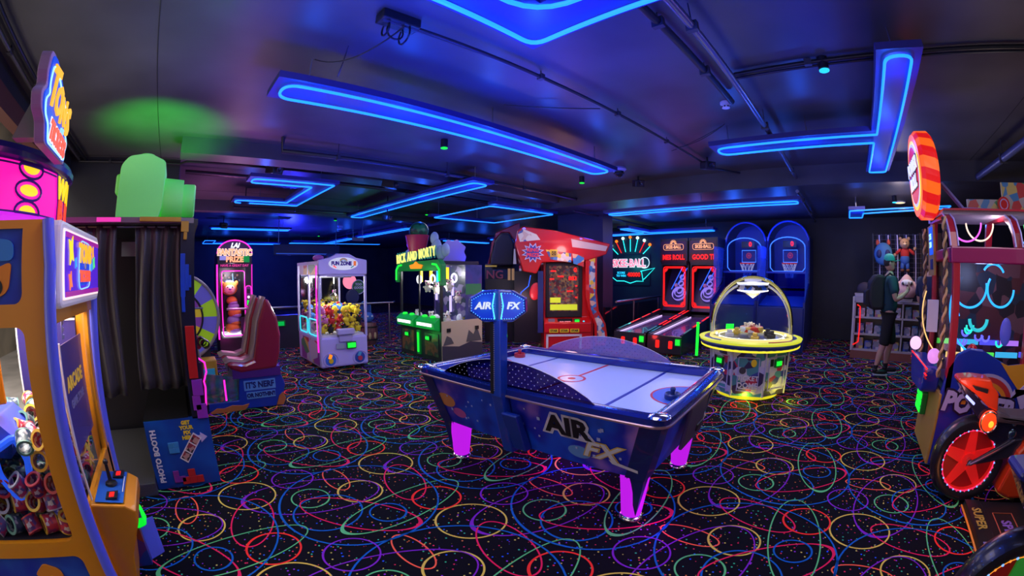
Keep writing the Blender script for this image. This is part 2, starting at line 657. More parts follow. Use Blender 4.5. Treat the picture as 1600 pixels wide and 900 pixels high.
neon('blue neon T with a wide bar and long narrow stem, at the upper right',
     rpoly([(4.40, 1.32), (4.68, 1.32), (4.68, -.44), (6.05, -.44), (6.05, -.68), (2.74, -.66), (2.74, -.46), (4.40, -.46)], [.14, .14, .02, .06, .06, .1, .1, .02], 5),
     [(4.34, 4.74, -.40, 1.38), (2.68, 6.10, -.74, -.40)], 2.8, [(2.9, -.56), (5.9, -.56), (4.54, 1.2), (4.54, .3)],
     [(4.54, 1.1), (4.54, .3), (3.0, -.56), (4.2, -.56), (5.8, -.56)])
neon('blue neon light bent like a square bracket, hanging beyond the photo booth',
     rpoly([(1.02, 6.10), (2.30, 6.10), (2.30, 8.25), (1.02, 8.25), (1.02, 7.97), (2.02, 7.97), (2.02, 6.38), (1.02, 6.38)], [.1, .03, .03, .1, .1, .03, .03, .1], 5),
     [(.96, 2.36, 6.04, 6.44), (.96, 2.36, 7.91, 8.31), (1.96, 2.36, 6.44, 7.91)], 2.8, [(1.40, 6.2), (2.1, 6.2), (1.5, 8.1), (2.1, 8.1)],
     [(1.2, 6.2), (2.2, 7.2), (1.3, 8.1)], e=5)
neon('blue neon bar running away from the viewer above the white and green cranes', capsule(3.95, 4.25, 4.75, 9.35, .12),
     [(3.89, 4.31, 4.69, 9.41)], 2.8, [(4.1, 4.9), (4.1, 7.0), (4.1, 9.2)], [(4.1, 5.0), (4.1, 6.4), (4.1, 7.8), (4.1, 9.1)], e=5)['label'] = \
    'straight blue neon bar slanting up to the right, left of the neon diamond'
neon('blue neon diamond outline above the red prize cabinet', rpoly([(5.28, 5.85), (6.98, 5.72), (7.12, 7.75), (5.38, 7.88)], .06, 4),
     [(5.22, 7.05, 5.66, 5.86), (5.26, 7.18, 7.78, 7.94)], 2.72, [(5.4, 5.8), (6.5, 5.76), (5.5, 7.86), (6.6, 7.8)], [(5.5, 6.0), (6.5, 5.9), (5.6, 7.6)], e=5)
neon('long low blue neon bar above the ball rolling lanes and basketball games', capsule(6.80, 7.05, .72, 4.25, .1),
     [(6.75, 7.10, .66, 4.31)], 2.58, [(6.92, .9), (6.92, 2.4), (6.92, 4.1)], [(6.92, .9), (6.92, 2.0), (6.92, 3.1), (6.92, 4.1)], e=5, zc=ZS)
neon('blue neon light on the bulb sign wall with a short side branch', rpoly([(9.95, 3.2), (10.2, 3.2), (10.25, 6.2), (10.0, 6.2), (9.98, 5.1), (8.8, 5.15), (8.8, 4.95), (9.97, 4.9)], .05, 4),
     [(9.9, 10.3, 3.15, 6.25), (8.75, 9.9, 4.88, 5.2)], 2.52, [(10.1, 3.4), (10.1, 5.9), (8.9, 5.05)], [(10.0, 3.6), (9.9, 5.0), (9.2, 5.05)], e=6, zc=ZS)
neon('small hooked blue neon light above the prize counter', rpoly([(7.62, -.14), (8.5, -.14), (8.5, -.40), (7.95, -.40), (7.40, -1.9), (7.15, -1.9)], .03, 3),
     [(7.6, 8.5, -.42, -.12)], 2.52, [(8.3, -.27), (7.9, -.27)], [(8.0, -.3), (7.5, -1.3)], e=5, zc=ZS)
neon('short blue neon bar in the far left, nearest the photo booth corner', capsule(.94, 3.38, 12.85, 13.1, .1), [(.88, 3.44, 12.79, 13.16)], 2.8, [(1.1, 13), (3.2, 13)], [(1.5, 12.9), (2.9, 12.9)], e=6)
neon('far blue neon bar with a square hook, behind the pink outlined tower', rpoly([(1.0, 17.4), (1.45, 17.4), (1.45, 18.8), (4.5, 18.8), (4.5, 19.1), (1.0, 19.1)], .04, 3),
     [(.95, 4.55, 18.75, 19.15)], 2.8, [(1.2, 18.9), (4.0, 18.9)], [(2.0, 18.6), (4.0, 18.6)], e=6)
neon('far blue neon bar with a slanting branch, above the lilac crane', rpoly([(4.8, 18.0), (6.3, 17.9), (6.3, 15.0), (6.55, 15.0), (6.55, 17.8), (8.8, 17.2), (8.8, 17.45), (4.8, 18.25)], .04, 3),
     [(4.8, 8.8, 17.5, 17.9), (6.26, 6.59, 15.0, 17.5)], 2.8, [(5.2, 17.7), (6.4, 15.4)], [(6.4, 15.4), (6.4, 16.5)], e=6)
neon('thin blue neon bar just left of the green lit crane topper', capsule(6.42, 6.62, 10.8, 14.5, .08), [(6.38, 6.66, 10.75, 14.55)], 2.8, [(6.5, 11.2), (6.5, 14.2)], [(6.5, 11.4), (6.5, 13.6)], e=6)
neon('far blue neon bar bent at an angle right of the green lit crane topper', capsule(8.0, 9.9, 11.0, 11.2, .08), [(7.95, 9.95, 10.95, 11.25)], 2.52, [(8.2, 11.1)], [(8.6, 11), (9.6, 11)], e=6, zc=ZS)
neon('small blue neon bar far back, left of the red prize cabinet', capsule(8.9, 9.1, 8.4, 9.9, .08), [(8.85, 9.15, 8.35, 9.95)], 2.52, [(9.0, 9.0)], [(9.0, 9.2)], e=4, zc=ZS)


# ------------------------------------------------------------------ pipes, conduits and small ceiling gear
def pipe(label, pts, r, m=blackm, clips=(), name='ceiling_pipe', cat='pipe', zc=ZC):
    t = thing(name, label, cat, pts[0])
    B().tube(pts, r, 10).build('pipe', m, t, pts[0], smooth=True)
    for (x, y, z) in clips:
        B().box(x - .02, x + .02, y - r - .01, y + r + .01, z - r - .006, z + r + .006).box(x - .004, x + .004, y - .004, y + .004, z, zc).build('clip', darkgrey, t, pts[0])
    return t


dp = mat('painted_pipe', (.05, .05, .06), .35, .4)
pipe('thin dark conduit crossing behind the big neon square', [(1.0, 2.13, 3.04), (3.6, 2.02, 3.04), (6.1, 1.93, 3.04), (6.6, 1.6, 3.04)], .017, dp,
     [(2.4, 2.07, 3.04), (3.5, 2.02, 3.04), (4.6, 1.99, 3.04)], 'ceiling_conduit', 'conduit')
pipe('stout steel pipe running from the top centre to the basketball corner', [(.2, .70, 2.92), (6.68, .70, 2.92)], .028, mat('pipe_steel', (.22, .22, .27), .3, .8),
     [(2.2, .70, 2.92), (4.2, .7, 2.92), (6.2, .7, 2.92)])
pipe('lower run of the steel pipe beneath the dropped ceiling by the basketball games', [(6.74, .70, 2.72), (10.65, .70, 2.72)], .028, M['pipe_steel'], [(7.6, .7, 2.72), (9.2, .7, 2.72)], zc=ZS)
pipe('black cable tray beside the stout steel pipe at the top centre', [(1.2, .93, 3.02), (3.7, .90, 3.02)], .03, blackm, [(2.2, .92, 3.02), (3.0, .91, 3.02)], 'cable_tray', 'cable tray')
pipe('dark pipe with an elbow end crossing in front of the neon bracket', [(1.16, 5.0, 3.09), (1.16, 5.0, 2.92), (6.68, 4.9, 2.92)], .03, dp, [(1.9, 4.98, 2.92), (3.6, 4.95, 2.92), (5.2, 4.92, 2.92)])
pipe('black conduit crossing the ceiling at the upper right', [(3.25, .75, 3.06), (3.22, -.8, 3.06), (3.14, -1.8, 3.06), (3.12, -3.5, 3.06)], .02, blackm,
     [(3.23, .1, 3.06), (3.2, -.7, 3.06)], 'ceiling_conduit', 'conduit')
pipe('second black conduit lying against the upper right one', [(3.32, .75, 3.06), (3.29, -.8, 3.06), (3.21, -1.8, 3.06), (3.19, -3.5, 3.06)], .013, dp, (), 'ceiling_conduit', 'conduit')
pipe('pale edged conduit nearest the shop front at the left', [(-1.70, -3, 3.05), (-1.70, 6.45, 3.05)], .02, mat('grey_pipe', (.12, .12, .12), .4, .3), [(-1.70, 1.8, 3.05), (-1.70, 3.2, 3.05), (-1.7, 4.6, 3.05)], 'ceiling_conduit', 'conduit')
pipe('dark conduit just inside the shop front at the left', [(-1.60, -3, 3.05), (-1.60, 6.45, 3.05)], .02, blackm, [(-1.60, 2.4, 3.05), (-1.60, 3.8, 3.05)], 'ceiling_conduit', 'conduit')
pipe('thin conduit along the top of the wall behind the green camera', [(-1.7, 6.46, 3.03), (-.1, 6.46, 3.03), (.0, 6.3, 3.03), (6.6, 6.3, 3.03)], .018, dp, [(-1.2, 6.46, 3.03), (-.5, 6.46, 3.03), (1.5, 6.3, 3.03)], 'ceiling_conduit', 'conduit')
pipe('bundle of black cables behind the neon bracket', [(0, 6.8, 3.0), (1.0, 6.85, 2.99), (2.4, 6.8, 3.0), (6.5, 6.8, 3.0)], .035, black, (), 'cable_bundle', 'cable')
pipe('dark pipe with an upturned end below the neon bracket', [(1.16, 9.45, 3.09), (1.16, 9.45, 2.9), (6.6, 9.41, 2.9)], .028, dp, [(2.6, 9.44, 2.9), (4.6, 9.42, 2.9)])
pipe('blue grey pipe slanting above the roped red cabinet', [(4.4, -2.42, 2.86), (6.68, -2.30, 2.86)], .05, mat('bluegrey_pipe', (.10, .12, .25), .35, .3), [(5.6, -2.36, 2.86)])
pipe('thin pipe running to the pillar above the red prize cabinet', [(6.74, 5.0, 2.7), (10.6, 5.0, 2.7)], .02, dp, [(8.0, 5.0, 2.7)], zc=ZS)


def sagging(label, a, b, sag, r=.006):
    pts = []
    for i in range(13):
        t = i / 12
        p = Vector(a).lerp(Vector(b), t)
        p.z -= sag * 4 * t * (1 - t)
        pts.append(tuple(p))
    tag(B().tube(pts, r, 5).build('hanging_cable', black, None, a), label, 'cable')


sagging('black cable from the junction box to the long neon bar', (1.15, 2.10, 3.02), (.85, 2.96, 3.09), .12)
sagging('loose black cable drooping onto the left end of the long neon bar', (.98, 2.60, 3.07), (1.0, 2.80, 2.90), .02)
sagging('thin cable running to the right rod of the long neon bar', (2.67, 2.78, 3.08), (3.3, 2.10, 3.05), .02)
sagging('thin black cable looping left of the upper right neon T', (4.45, 1.2, 3.09), (4.9, 2.0, 3.04), .05)
sagging('twin thin cable under the ceiling left of the upper right neon T', (4.50, 1.25, 3.09), (5.0, 2.1, 3.04), .02)
sagging('thin black cable hanging between the neon bracket and its bar', (1.5, 6.95, 3.07), (1.6, 7.9, 3.0), .05)

jb = thing('junction_box', 'black junction box with looped cables near the top centre', 'junction box', (1.13, 2.14, 3.03))
B().box(.98, 1.26, 2.08, 2.20, 3.03, 3.1).build('box', black, jb, (1.13, 2.14, 3.03), bevel=.01)
for k in range(3):
    B().ring((1.05 + .07 * k, 2.17, 3.0), .05 + .01 * k, .007, 'y' if k % 2 else 'x', 16, 5).build('cable_loop', black, jb, (1.13, 2.14, 3.03))


def lamp_spot(label, x, y, col, glowm, zc=ZC, e=6, floor_spot=True):
    t = thing('spotlight', label, 'spotlight', (x, y, zc))
    o = (x, y, zc)
    B().lathe([(0, 0), (.045, 0), (.045, -.10), (.038, -.105), (.038, -.11), (0, -.11)], 20, 0, (x, y, zc)).build('housing', black, t, o, smooth=True)
    B().ring((x, y, zc - .112), .038, .006, 'z', 24, 6).lathe([(0, -.109), (.03, -.109), (.03, -.112), (0, -.112)], 16, 0, (x, y, zc)).build('lens', glowm, t, o)
    if e:
        light('spotlight_beam', 'SPOT', (x, y, zc - .13), e, col, .02, (0, 0, 0), spot=70)
    return t


G = (.03, 1, .08)
lamp_spot('small black spotlight with a green ring, above the green lit crane aisle', 2.93, 4.10, G, ggreen, e=30)['label'] = 'black spotlight with a green lens hanging below the long neon bar'
lamp_spot('black spotlight with a green lens under the right end of the long neon bar', 5.77, 4.10, G, ggreen, e=14)
lamp_spot('green lens spotlight beside the lower arm of the neon bracket', 1.82, 9.98, G, ggreen, e=0)
lamp_spot('green lens spotlight just right of the neon bracket', 4.41, 11.52, G, ggreen, e=0)
lamp_spot('green lens spotlight under the straight slanting neon bar', 6.06, 9.19, G, ggreen, e=0)
lamp_spot('tiny far green spotlight above the lilac crane', 5.6, 16.5, G, ggreen, e=0)
lamp_spot('black spotlight with a teal ring and white lens near the upper right', 3.26, -.02, (.2, .9, .8), gcyan, e=8)
lamp_spot('teal lens spotlight above the prize counter', 7.87, -1.0, (.1, .9, .7), gcyan, ZS, e=14)
light('green_floor_wash', 'SPOT', (1.05, 3.95, 2.9), 60, G, .03, (0, 0, 0), spot=26)
light('green_floor_wash', 'SPOT', (1.75, 3.05, 2.7), 46, G, .03, (0, 0, 0), spot=20)
dl = thing('downlight', 'round warm white downlight in the ceiling over the prize counter', 'downlight', (8.5, -1.19, ZS))
B().lathe([(0, -.006), (.10, -.006), (.10, -.02), (.0, -.02)], 24, 0, (8.5, -1.19, ZS)).build('lens', glow('warm_lens', (1, .72, .32), 1.8), dl, (8.5, -1.19, ZS))
B().ring((8.5, -1.19, ZS - .012), .108, .012).build('trim_ring', white, dl, (8.5, -1.19, ZS))
light('downlight_beam', 'SPOT', (8.5, -1.19, ZS - .05), 26, (1, .65, .32), .05, (0, 0, 0), spot=120)


def detector(label, x, y, zc=ZC, s=1.):
    t = thing('smoke_detector', label, 'smoke detector', (x, y, zc))
    o = (x, y, zc)
    B().lathe([(0, 0), (.055 * s, 0), (.055 * s, -.02 * s), (.0, -.02 * s)], 24, 0, o).build('base', white, t, o, smooth=True)
    b = B().lathe([(.042 * s, -.02 * s), (.046 * s, -.04 * s), (.04 * s, -.06 * s), (.02 * s, -.068 * s), (0, -.068 * s)], 24, 0, o)
    b.build('sensor_head', white, t, o, smooth=True)
    v = B()
    for k in range(8):
        v.at(o, (0, 0, k * 45)).box(.036 * s, .046 * s, -.009 * s, .009 * s, -.058 * s, -.046 * s)
    v.build('vent', black, t, o)
    return t


detector('white smoke detector beside the stout steel pipe', 3.88, 1.01)
detector('small white smoke detector over the right hand basketball game', 8.1, .85, ZS, .9)
detector('white smoke detector in the far left above the lilac crane', 5.4, 13.6, ZC, 1.8)
cm = thing('security_camera', 'white and black dome security camera at the right end of the long neon bar', 'security camera', (5.61, 3.27, ZC))
o = (5.61, 3.27, ZC)
B().lathe([(0, 0), (.11, 0), (.12, -.03), (.085, -.06), (0, -.06)], 28, 0, o).build('base', lilac, cm, o, smooth=True)
B().lathe([(.075, -.058), (.072, -.10), (.05, -.14), (.02, -.155), (0, -.155)], 24, 0, o).build('dome', mat('smoked_dome', (.02, .02, .025), .08, .2), cm, o, smooth=True)
B().ring((o[0], o[1], ZC - .10), .075, .012).build('camera_ring', black, cm, o)


def projector(label, x, y, z, rz, s=1., zc=ZC):
    t = thing('ceiling_projector', label, 'projector', (x, y, zc))
    o = (x, y, zc)
    B().box(x - .01, x + .01, y - .01, y + .01, z, zc).build('bracket', blackm, t, o)
    B().at((x, y, z), (12, 0, rz)).box(-.09 * s, .09 * s, -.11 * s, .11 * s, -.07 * s, .06 * s).build('housing', black, t, o, bevel=.01)
    B().at((x, y, z), (102, 0, rz)).lathe([(0, .0), (.045 * s, 0), (.045 * s, .15 * s), (.03 * s, .15 * s), (0, .13 * s)], 16).build('lens', mat('lens_dark', (.05, .05, .07), .1, .5), t, o, smooth=True)
    return t


projector('black projector hanging above the upper arm of the neon bracket', 1.3, 6.0, 2.94, 20)
projector('black projector box hanging left of the neon bracket', 1.25, 8.3, 2.86, -30)
projector('black projector between the neon bracket and the straight neon bar', 3.3, 6.15, 2.94, 40)
projector('small projector in the far left corner above the neon bar', 1.27, 12.6, 2.86, 10, 1.1)
projector('flat black control box at the left tip of the upper right neon T', 5.71, 1.85, 2.98, -45, .9)
projector('black box hanging beneath the straight slanting neon bar', 4.2, 7.9, 2.64, 10, .8)
projector('little dark projector right of the dome security camera', 6.3, 3.3, 2.98, -45, .9)

# ================================================================== air hockey table
AH = (2.40, 1.79)


def air_hockey():
    t = thing('air_hockey_table', 'blue air hockey table with glowing magenta legs and an overhead score sign', 'air hockey table', (AH[0], AH[1], 0), 4)
    W, L, ZT = .655, .97, .75           # half width (x), half length (y), rim height
    bluea = art('hockey_art', [(.01, .035, .42), (.015, .10, .80), (.02, .03, .55), (.45, .22, .75)], 1.9, kind='noise', rough=.3)
    # tapering tub
    prof = [(W - .02, ZT - .05), (W - .13, .33)]
    b = B()
    for (x0, y0, z0, x1, y1, z1) in ():
        pass
    top = rpoly([(-W + .03, -L + .03), (W - .03, -L + .03), (W - .03, L - .03), (-W + .03, L - .03)], .07, 3)
    bot = rpoly([(-W + .14, -L + .14), (W - .14, -L + .14), (W - .14, L - .14), (-W + .14, L - .14)], .05, 3)
    n = len(top)
    b.add([(x, y, ZT - .04) for x, y in top] + [(x, y, .33) for x, y in bot],
          [(i, n + i, n + (i + 1) % n, (i + 1) % n) for i in range(n)] + [tuple(range(n, 2 * n))])
    b.build('cabinet', [bluea], t)
    # rails: rounded dark blue rim with a copper trim line
    out = rpoly([(-W, -L), (W, -L), (W, L), (-W, L)], .10, 5)
    inn = rpoly([(-W + .10, -L + .10), (W - .10, -L + .10), (W - .10, L - .10), (-W + .10, L - .10)], .05, 5)
    n = len(out)
    mid = rpoly([(-W + .05, -L + .05), (W - .05, -L + .05), (W - .05, L - .05), (-W + .05, L - .05)], .08, 5)
    vs = [(x, y, ZT - .05) for x, y in out] + [(x, y, ZT - .005) for x, y in out] + [(x, y, ZT + .012) for x, y in mid] + [(x, y, ZT - .005) for x, y in inn] + [(x, y, ZT - .05) for x, y in inn]
    fs = []
    for q in range(4):
        for i in range(n):
            j = (i + 1) % n
            fs.append((q * n + i, q * n + j, (q + 1) * n + j, (q + 1) * n + i))
    B().add(vs, fs).build('rim', mat('rim_blue', (.012, .03, .30), .18, .3, coat=.6), t, smooth=True)
    B().tube([(x * 1.004, y * 1.004, ZT - .045) for x, y in out], .008, 6, True).build('trim_strip', mat('copper_trim', (.55, .36, .34), .3, .7), t)
    for sx in (-1, 1):
        for sy in (-1, 1):
            c = B()
            c.ball((sx * (W - .055), sy * (L - .055), ZT + .0), (.062, .062, .018), 0, 16, 6)
            c.build('corner_cap', chrome, t, smooth=True)
    # playing surface with its lines
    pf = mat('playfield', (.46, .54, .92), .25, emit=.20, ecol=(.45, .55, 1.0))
    nt = pf.node_tree
    bb = nt.nodes['Principled BSDF']
    s = B().box(-W + .09, W - .09, -L + .09, L - .09, ZT - .07, ZT - .055)
    z = ZT - .0545

    def bar(x0, x1, y0, y1, m):
        s.box(x0, x1, y0, y1, z - .001, z + .0004, m)
    bar(-W + .1, W - .1, -.012, .012, 1)
    bar(-W + .1, W - .1, .50, .525, 2)
    bar(-W + .1, W - .1, -.525, -.50, 2)

    def disc(cx, cy_, r0, r1, m, dz=0., a0=0, a1=2 * PI):
        N = 36
        vs = []
        for i in range(N + 1):
            a = a0 + (a1 - a0) * i / N
            for r in (r0, r1):
                vs.append((cx + r * math.cos(a), cy_ + r * math.sin(a), z + .0006 + dz))
        s.add(vs, [(2 * i, 2 * i + 1, 2 * i + 3, 2 * i + 2) for i in range(N)], m)
    disc(0, 0, .0, .085, 0, .0002)
    disc(0, 0, .085, .105, 1, .0003)
    disc(0, 0, 0, .03, 1, .0004)
    for sy in (-1, 1):
        a = PI / 2 if sy < 0 else -PI / 2
        disc(0, sy * (L - .1), 0, .22, 3, .0002, a - PI / 2, a + PI / 2)
        disc(0, sy * (L - .1), .22, .235, 1, .0003, a - PI / 2, a + PI / 2)
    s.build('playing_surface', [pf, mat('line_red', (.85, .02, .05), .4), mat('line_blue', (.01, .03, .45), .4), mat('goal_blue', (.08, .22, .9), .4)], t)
    h = B()
    for i in range(-3, 4):
        h.box(-W + .09, W - .09, i * .27 - .0015, i * .27 + .0015, z - .001, z + .0002)
    # goal slots at each end with a grey door and a puck return
    for sy in (-1, 1):
        e = B().at((0, sy * (L - .03), .56), (-sy * 9, 0, 0))
        e.box(-.20, .20, -.012, .012, -.15, .13)
        d = e.build('end_door', mat('plum_grey', (.06, .05, .10), .45), t, bevel=.008)
        q = B().at((0, sy * (L - .03), .56), (-sy * 9, 0, 0))
        q.box(.03, .17, -.022 if sy > 0 else -.024, .022 if sy > 0 else .014, -.10, -.05)
        q.build('puck_return', black, t, bevel=.01)
    SA = mat('shield_lilac', (.42, .36, .85), .12)
    SA.node_tree.nodes['Principled BSDF'].inputs['Alpha'].default_value = .42
    # acrylic side shields, an arc in plan of elevation
    for sx, perf in ((-1, 1), (1, 0)):
        pts = [(-.62, 0)] + [(-.62 + 1.24 * k / 20, .17 * math.sin(PI * k / 20) ** .8) for k in range(1, 20)] + [(.62, 0)]
        pts = [(y + (.06 if sx < 0 else .06), ZT + zz) for y, zz in pts]
        g = B()
        g.prism(pts, sx * (W - .035) - .003, sx * (W - .035) + .003, 'x')
        g.build('side_shield', glass('plum_acrylic', (.16, .12, .30), .25) if perf else SA, t)
        # dots printed on it
        dd = B()
        for iy in range(-12, 15):
            for iz in range(1, 8):
                y, zz = .048 * iy + (.024 if iz % 2 else 0), .024 * iz
                tt = (y - .06 + .62) / 1.24
                if 0.04 < tt < .96 and zz < .17 * math.sin(PI * tt) ** .8 - .012:
                    dd.at((sx * (W - .035) - .004, y, ZT + zz), (0, 0, 0)).box(-.0008, .0008, -.0026, .0026, -.0026, .0026)
        dd.build('shield_dots', mat('dot_white', (.5, .5, .62), .4, emit=.12, ecol=(.8, .8, 1)) if perf else mat('dot_plum', (.05, .03, .18), .4), t)['kind'] = 'stuff'
        B().tube([(sx * (W - .035), p[0], p[1]) for p in pts[1:-1]], .003, 5).build('shield_edge', white, t)
    # legs
    for sx in (-1, 1):
        for sy in (-1, 1):
            cx, cy_ = sx * (W - .235), sy * (L - .235)
            N = 18
            lg = B()
            lg.lathe([(.095, .36), (.088, .28), (.062, .04), (.06, .03)], N, 0, (cx, cy_, 0))
            o = lg.build('leg', gmag, t, smooth=True)
            B().lathe([(.0, .0), (.075, .0), (.078, .015), (.07, .032), (.055, .04), (.0, .04)], 20, 0, (cx, cy_, 0)).build('foot', chrome, o, smooth=True)
            # the dark wedge that clads the outside corner of each leg
            q = B()
            ax, ay = cx + sx * .062, cy_ + sy * .062
            wv = [(ax + sx * .035, ay - sy * .09, .37), (ax - sx * .09, ay + sy * .035, .37), (ax + sx * .04, ay + sy * .04, .37), (cx + sx * .052, cy_ + sy * .052, .05), (cx + sx * .02, cy_ + sy * .02, .37)]
            q.add(wv, [(0, 2, 3), (2, 1, 3), (0, 3, 4), (4, 3, 1), (0, 4, 1, 2)])
            q.build('leg_cladding', navy, t)
    # corner pillars of the tub
    for sx in (-1, 1):
        for sy in (-1, 1):
            q = B()
            x0, y0 = sx * (W - .028), sy * (L - .028)
            x1, y1 = sx * (W - .135), sy * (L - .135)
            d = .12
            q.add([(x0 + sx * .003, y0 - sy * d, ZT - .05), (x0 + sx * .001, y0 + sy * .001, ZT - .05), (x0 - sx * d, y0 + sy * .003, ZT - .05),
                   (x1 + sx * .004, y1 - sy * d, .325), (x1 + sx * .001, y1 + sy * .001, .325), (x1 - sx * d, y1 + sy * .004, .325)],
                  [(0, 1, 4, 3), (1, 2, 5, 4)])
            q.build('corner_panel', navy, t)
    # lettering and light burst on the long near side (faces -x); lies on the sloping side
    sl = math.degrees(math.atan2(.11, .38))
    art_rot = (90 + sl, 0, -90)

    def on_side(u, z):                 # u along the side towards -y
        return (-(W - .03) + (.71 - z) * .11 / .38 - .012, -u, z)
    text('lettering', 'AIR', .17, on_side(.36, .575), art_rot, mat('ink_black', (.01, .01, .012), .4), t, .002, .006, sx=1.15)
    text('lettering', 'AIR', .17, tuple(Vector(on_side(.36, .575)) + Vector((.004, 0, 0))), art_rot, mat('halo_white', (.7, .68, .85), .4), t, .001, .022, sx=1.15, label='pale halo behind the black letters')
    text('lettering', 'FX', .15, on_side(.56, .46), art_rot, white, t, .002, .003, shear=.3, sx=1.25, label='white slanted letters')
    text('lettering', 'FX', .15, tuple(Vector(on_side(.56, .46)) + Vector((.004, 0, 0))), art_rot, mat('ink_gold', (.75, .5, .1), .4), t, .001, .010, shear=.3, sx=1.25, label='gold outline of the slanted letters')
    q = B()
    p = [on_side(.64, .40), on_side(.80, .375), on_side(.80, .395), on_side(.62, .425)]
    q.add(p, [(0, 1, 2, 3)]).build('underline', white, t)
    sp = B()
    rnd = random.Random(4)
    for k in range(26):                # sparkles and planets of the printed scene
        u, z0 = rnd.uniform(-.75, .7), rnd.uniform(.40, .66)
        r = rnd.uniform(.004, .012)
        c = on_side(u, z0)
        sp.at(c, (0, -sl, 0)).box(-.0015, .0015, -r, r, -r, r)
    sp.build('sparkles', mat('sparkle', (.45, .5, .85), .4), t)['kind'] = 'stuff'
    for (u0, z0, s_, m_) in ((-.72, .52, .10, mat('burst_orange', (.75, .30, .10), .4)), (-.60, .44, .07, mat('burst_pink', (.6, .12, .45), .4)), (.42, .42, .08, mat('burst_cyan', (.15, .35, .75), .4))):
        st = B()
        pts = []
        for k in range(16):
            a = 2 * PI * k / 16
            rr = s_ * .55
            pts.append(tuple(Vector(on_side(u0 + rr * 1.8 * math.cos(a), max(.34, min(.68, z0 + rr * math.sin(a))))) + Vector((.009, 0, 0))))
        st.add(pts, [tuple(range(16))]).build('printed_burst', m_, t)
    text('lettering', 'AIR\nFX', .06, (.36, -(L - .03) - .012 + .055, .50), (90 - 0, 0, 0), white, t, .002, .002).rotation_euler = (R(90 - 16), 0, 0)
    # score post and sign
    ps = B()
    px = -(W + .03)
    pyo = .07
    ps.box(px - .02, px + .045, .05, .13, .70, 1.18)
    ps.prism([(px - .02, .72), (px + .045, .72), (px + .17, .30), (px + .09, .30)], .05, .13, 'y')
    post = ps.build('score_post', mat('post_blue', (.012, .06, .42), .3, coat=.4), t, bevel=.006)
    st = B()
    for dz in range(32):
        st.box(px - .023, px - .020, .098, .104, .74 + dz * .013, .746 + dz * .013)
    B().box(px - .024, px - .02, .106, .13, .72, 1.17).build('trim_strip', black, t)
    st.build('metal_rivets', mat('rivet', (.6, .5, .42), .3, .6), t)
    B().prism(rpoly([(px - .0, .60), (px + .05, .60), (px + .17, .33), (px + .10, .33)], .01, 2), -.05, .07, 'y').build('post_bracket', mat('bracket_blue', (.012, .05, .36), .35), t, bevel=.01)
    # the sign: two panels meeting in a shallow V towards the player
    for sd, word in ((1, 'AIR'), (-1, 'FX')):
        c = (px + .01, .095, 1.262)
        out = [(0, .095), (.09, .09), (.172, .045), (.176, -.035), (.095, -.095), (0, -.10)]
        ang = 45 + sd * 10
        q = B().at(c, (0, 0, 45 + 180 - 45 - 45 - 4 + 0), (1, 1, 1))
        # local frame: X to the viewer's right, -Y to the viewer
        fr = B().at(c, (0, 0, -49 + sd * 14))
        pl = [(-sd * x, z) for x, z in out]
        fr.prism(pl, -.03, .03, 'y')
        f = fr.build('score_sign', mat('sign_shell', (.015, .04, .30), .25, coat=.5), t, bevel=.008)
        inner = [(-sd * (.035 + x * .75), z * .78) for x, z in out]
        g = B().at(c, (0, 0, -49 + sd * 14))
        g.prism(inner, -.036, -.031, 'y')
        g.build('sign_face', mat('sign_face_blue', (.008, .03, .35), .3, emit=.30, ecol=(.005, .05, .75)), f)
        g = B()
        nI = len(inner)
        for k in range(nI):
            a, b2 = Vector(inner[k]), Vector(inner[(k + 1) % nI])
            m_ = max(1, int((b2 - a).length / .014))
            for j in range(m_):
                p = a.lerp(b2, j / m_)
                g.at(c, (0, 0, -49 + sd * 14)).box(p.x - .0025, p.x + .0025, -.040, -.035, p.y - .0025, p.y + .0025)
        g.build('led_dots', gcyan if False else glow('dot_blue', (.08, .35, 1.0), 1.6), f)
        g = B().at(c, (0, 0, -49 + sd * 14))
        g.tube([(-sd * .028, -.036, .075), (-sd * .042, -.036, 0), (-sd * .028, -.036, -.08)], .004, 6)
        g.build('led_curve', glow('led_aqua', (.1, .75, 1.0), 1.3), f)
        X = Matrix.LocRotScale(Vector(c), __import__('mathutils').Euler((0, 0, R(-49 + sd * 14))), None)
        o = text('lettering', word, .056, (0, 0, 0), (0, 0, 0), mat('letter_cream', (.9, .85, .62), .4, emit=.5), f, .003, .002, shear=.2, sx=1.1)
        o.matrix_local = X @ Matrix.Translation((-sd * .100, -.042, 0)) @ Matrix.Rotation(R(90), 4, 'X')
    hb = B()
    hb.at((px - .015, .095, 1.295), (0, 0, -49)).box(-.024, .024, -.022, .03, -.13, .060)
    hb.build('sign_centre', mat('sign_centre', (.02, .10, .30), .3, emit=.1), t, bevel=.02)
    return t


AHT = air_hockey()
light('hockey_underglow', 'POINT', (2.4, 1.8, .25), 5, (.7, .05, 1), .1)
light('hockey_underglow', 'POINT', (2.0, .85, .12), 1.2, (.7, .05, 1), .05)
light('hockey_sign_glow', 'POINT', (1.55, 1.65, 1.26), 1.0, (.05, .3, 1), .05)


def mallet(label, loc, m, rz=0):
    t = thing('air_hockey_mallet', label, 'mallet', loc, rz)
    B().lathe([(0, 0), (.048, 0), (.052, .006), (.052, .03), (.046, .036), (.030, .02), (0, .02)], 28).build('base', m, t, smooth=True)
    B().lathe([(.016, .018), (.013, .04), (.018, .062), (.012, .072), (0, .074)], 18).build('knob', m, t, smooth=True)
    return t


mallet('dark blue air hockey mallet resting near the right end of the table', (2.36, .98, .6966), mat('mallet_blue', (.02, .05, .22), .35, coat=.3))
mallet('red air hockey mallet at the far end of the table', (2.72, 2.62, .6966), mat('mallet_red', (.6, .03, .04), .35, coat=.3))


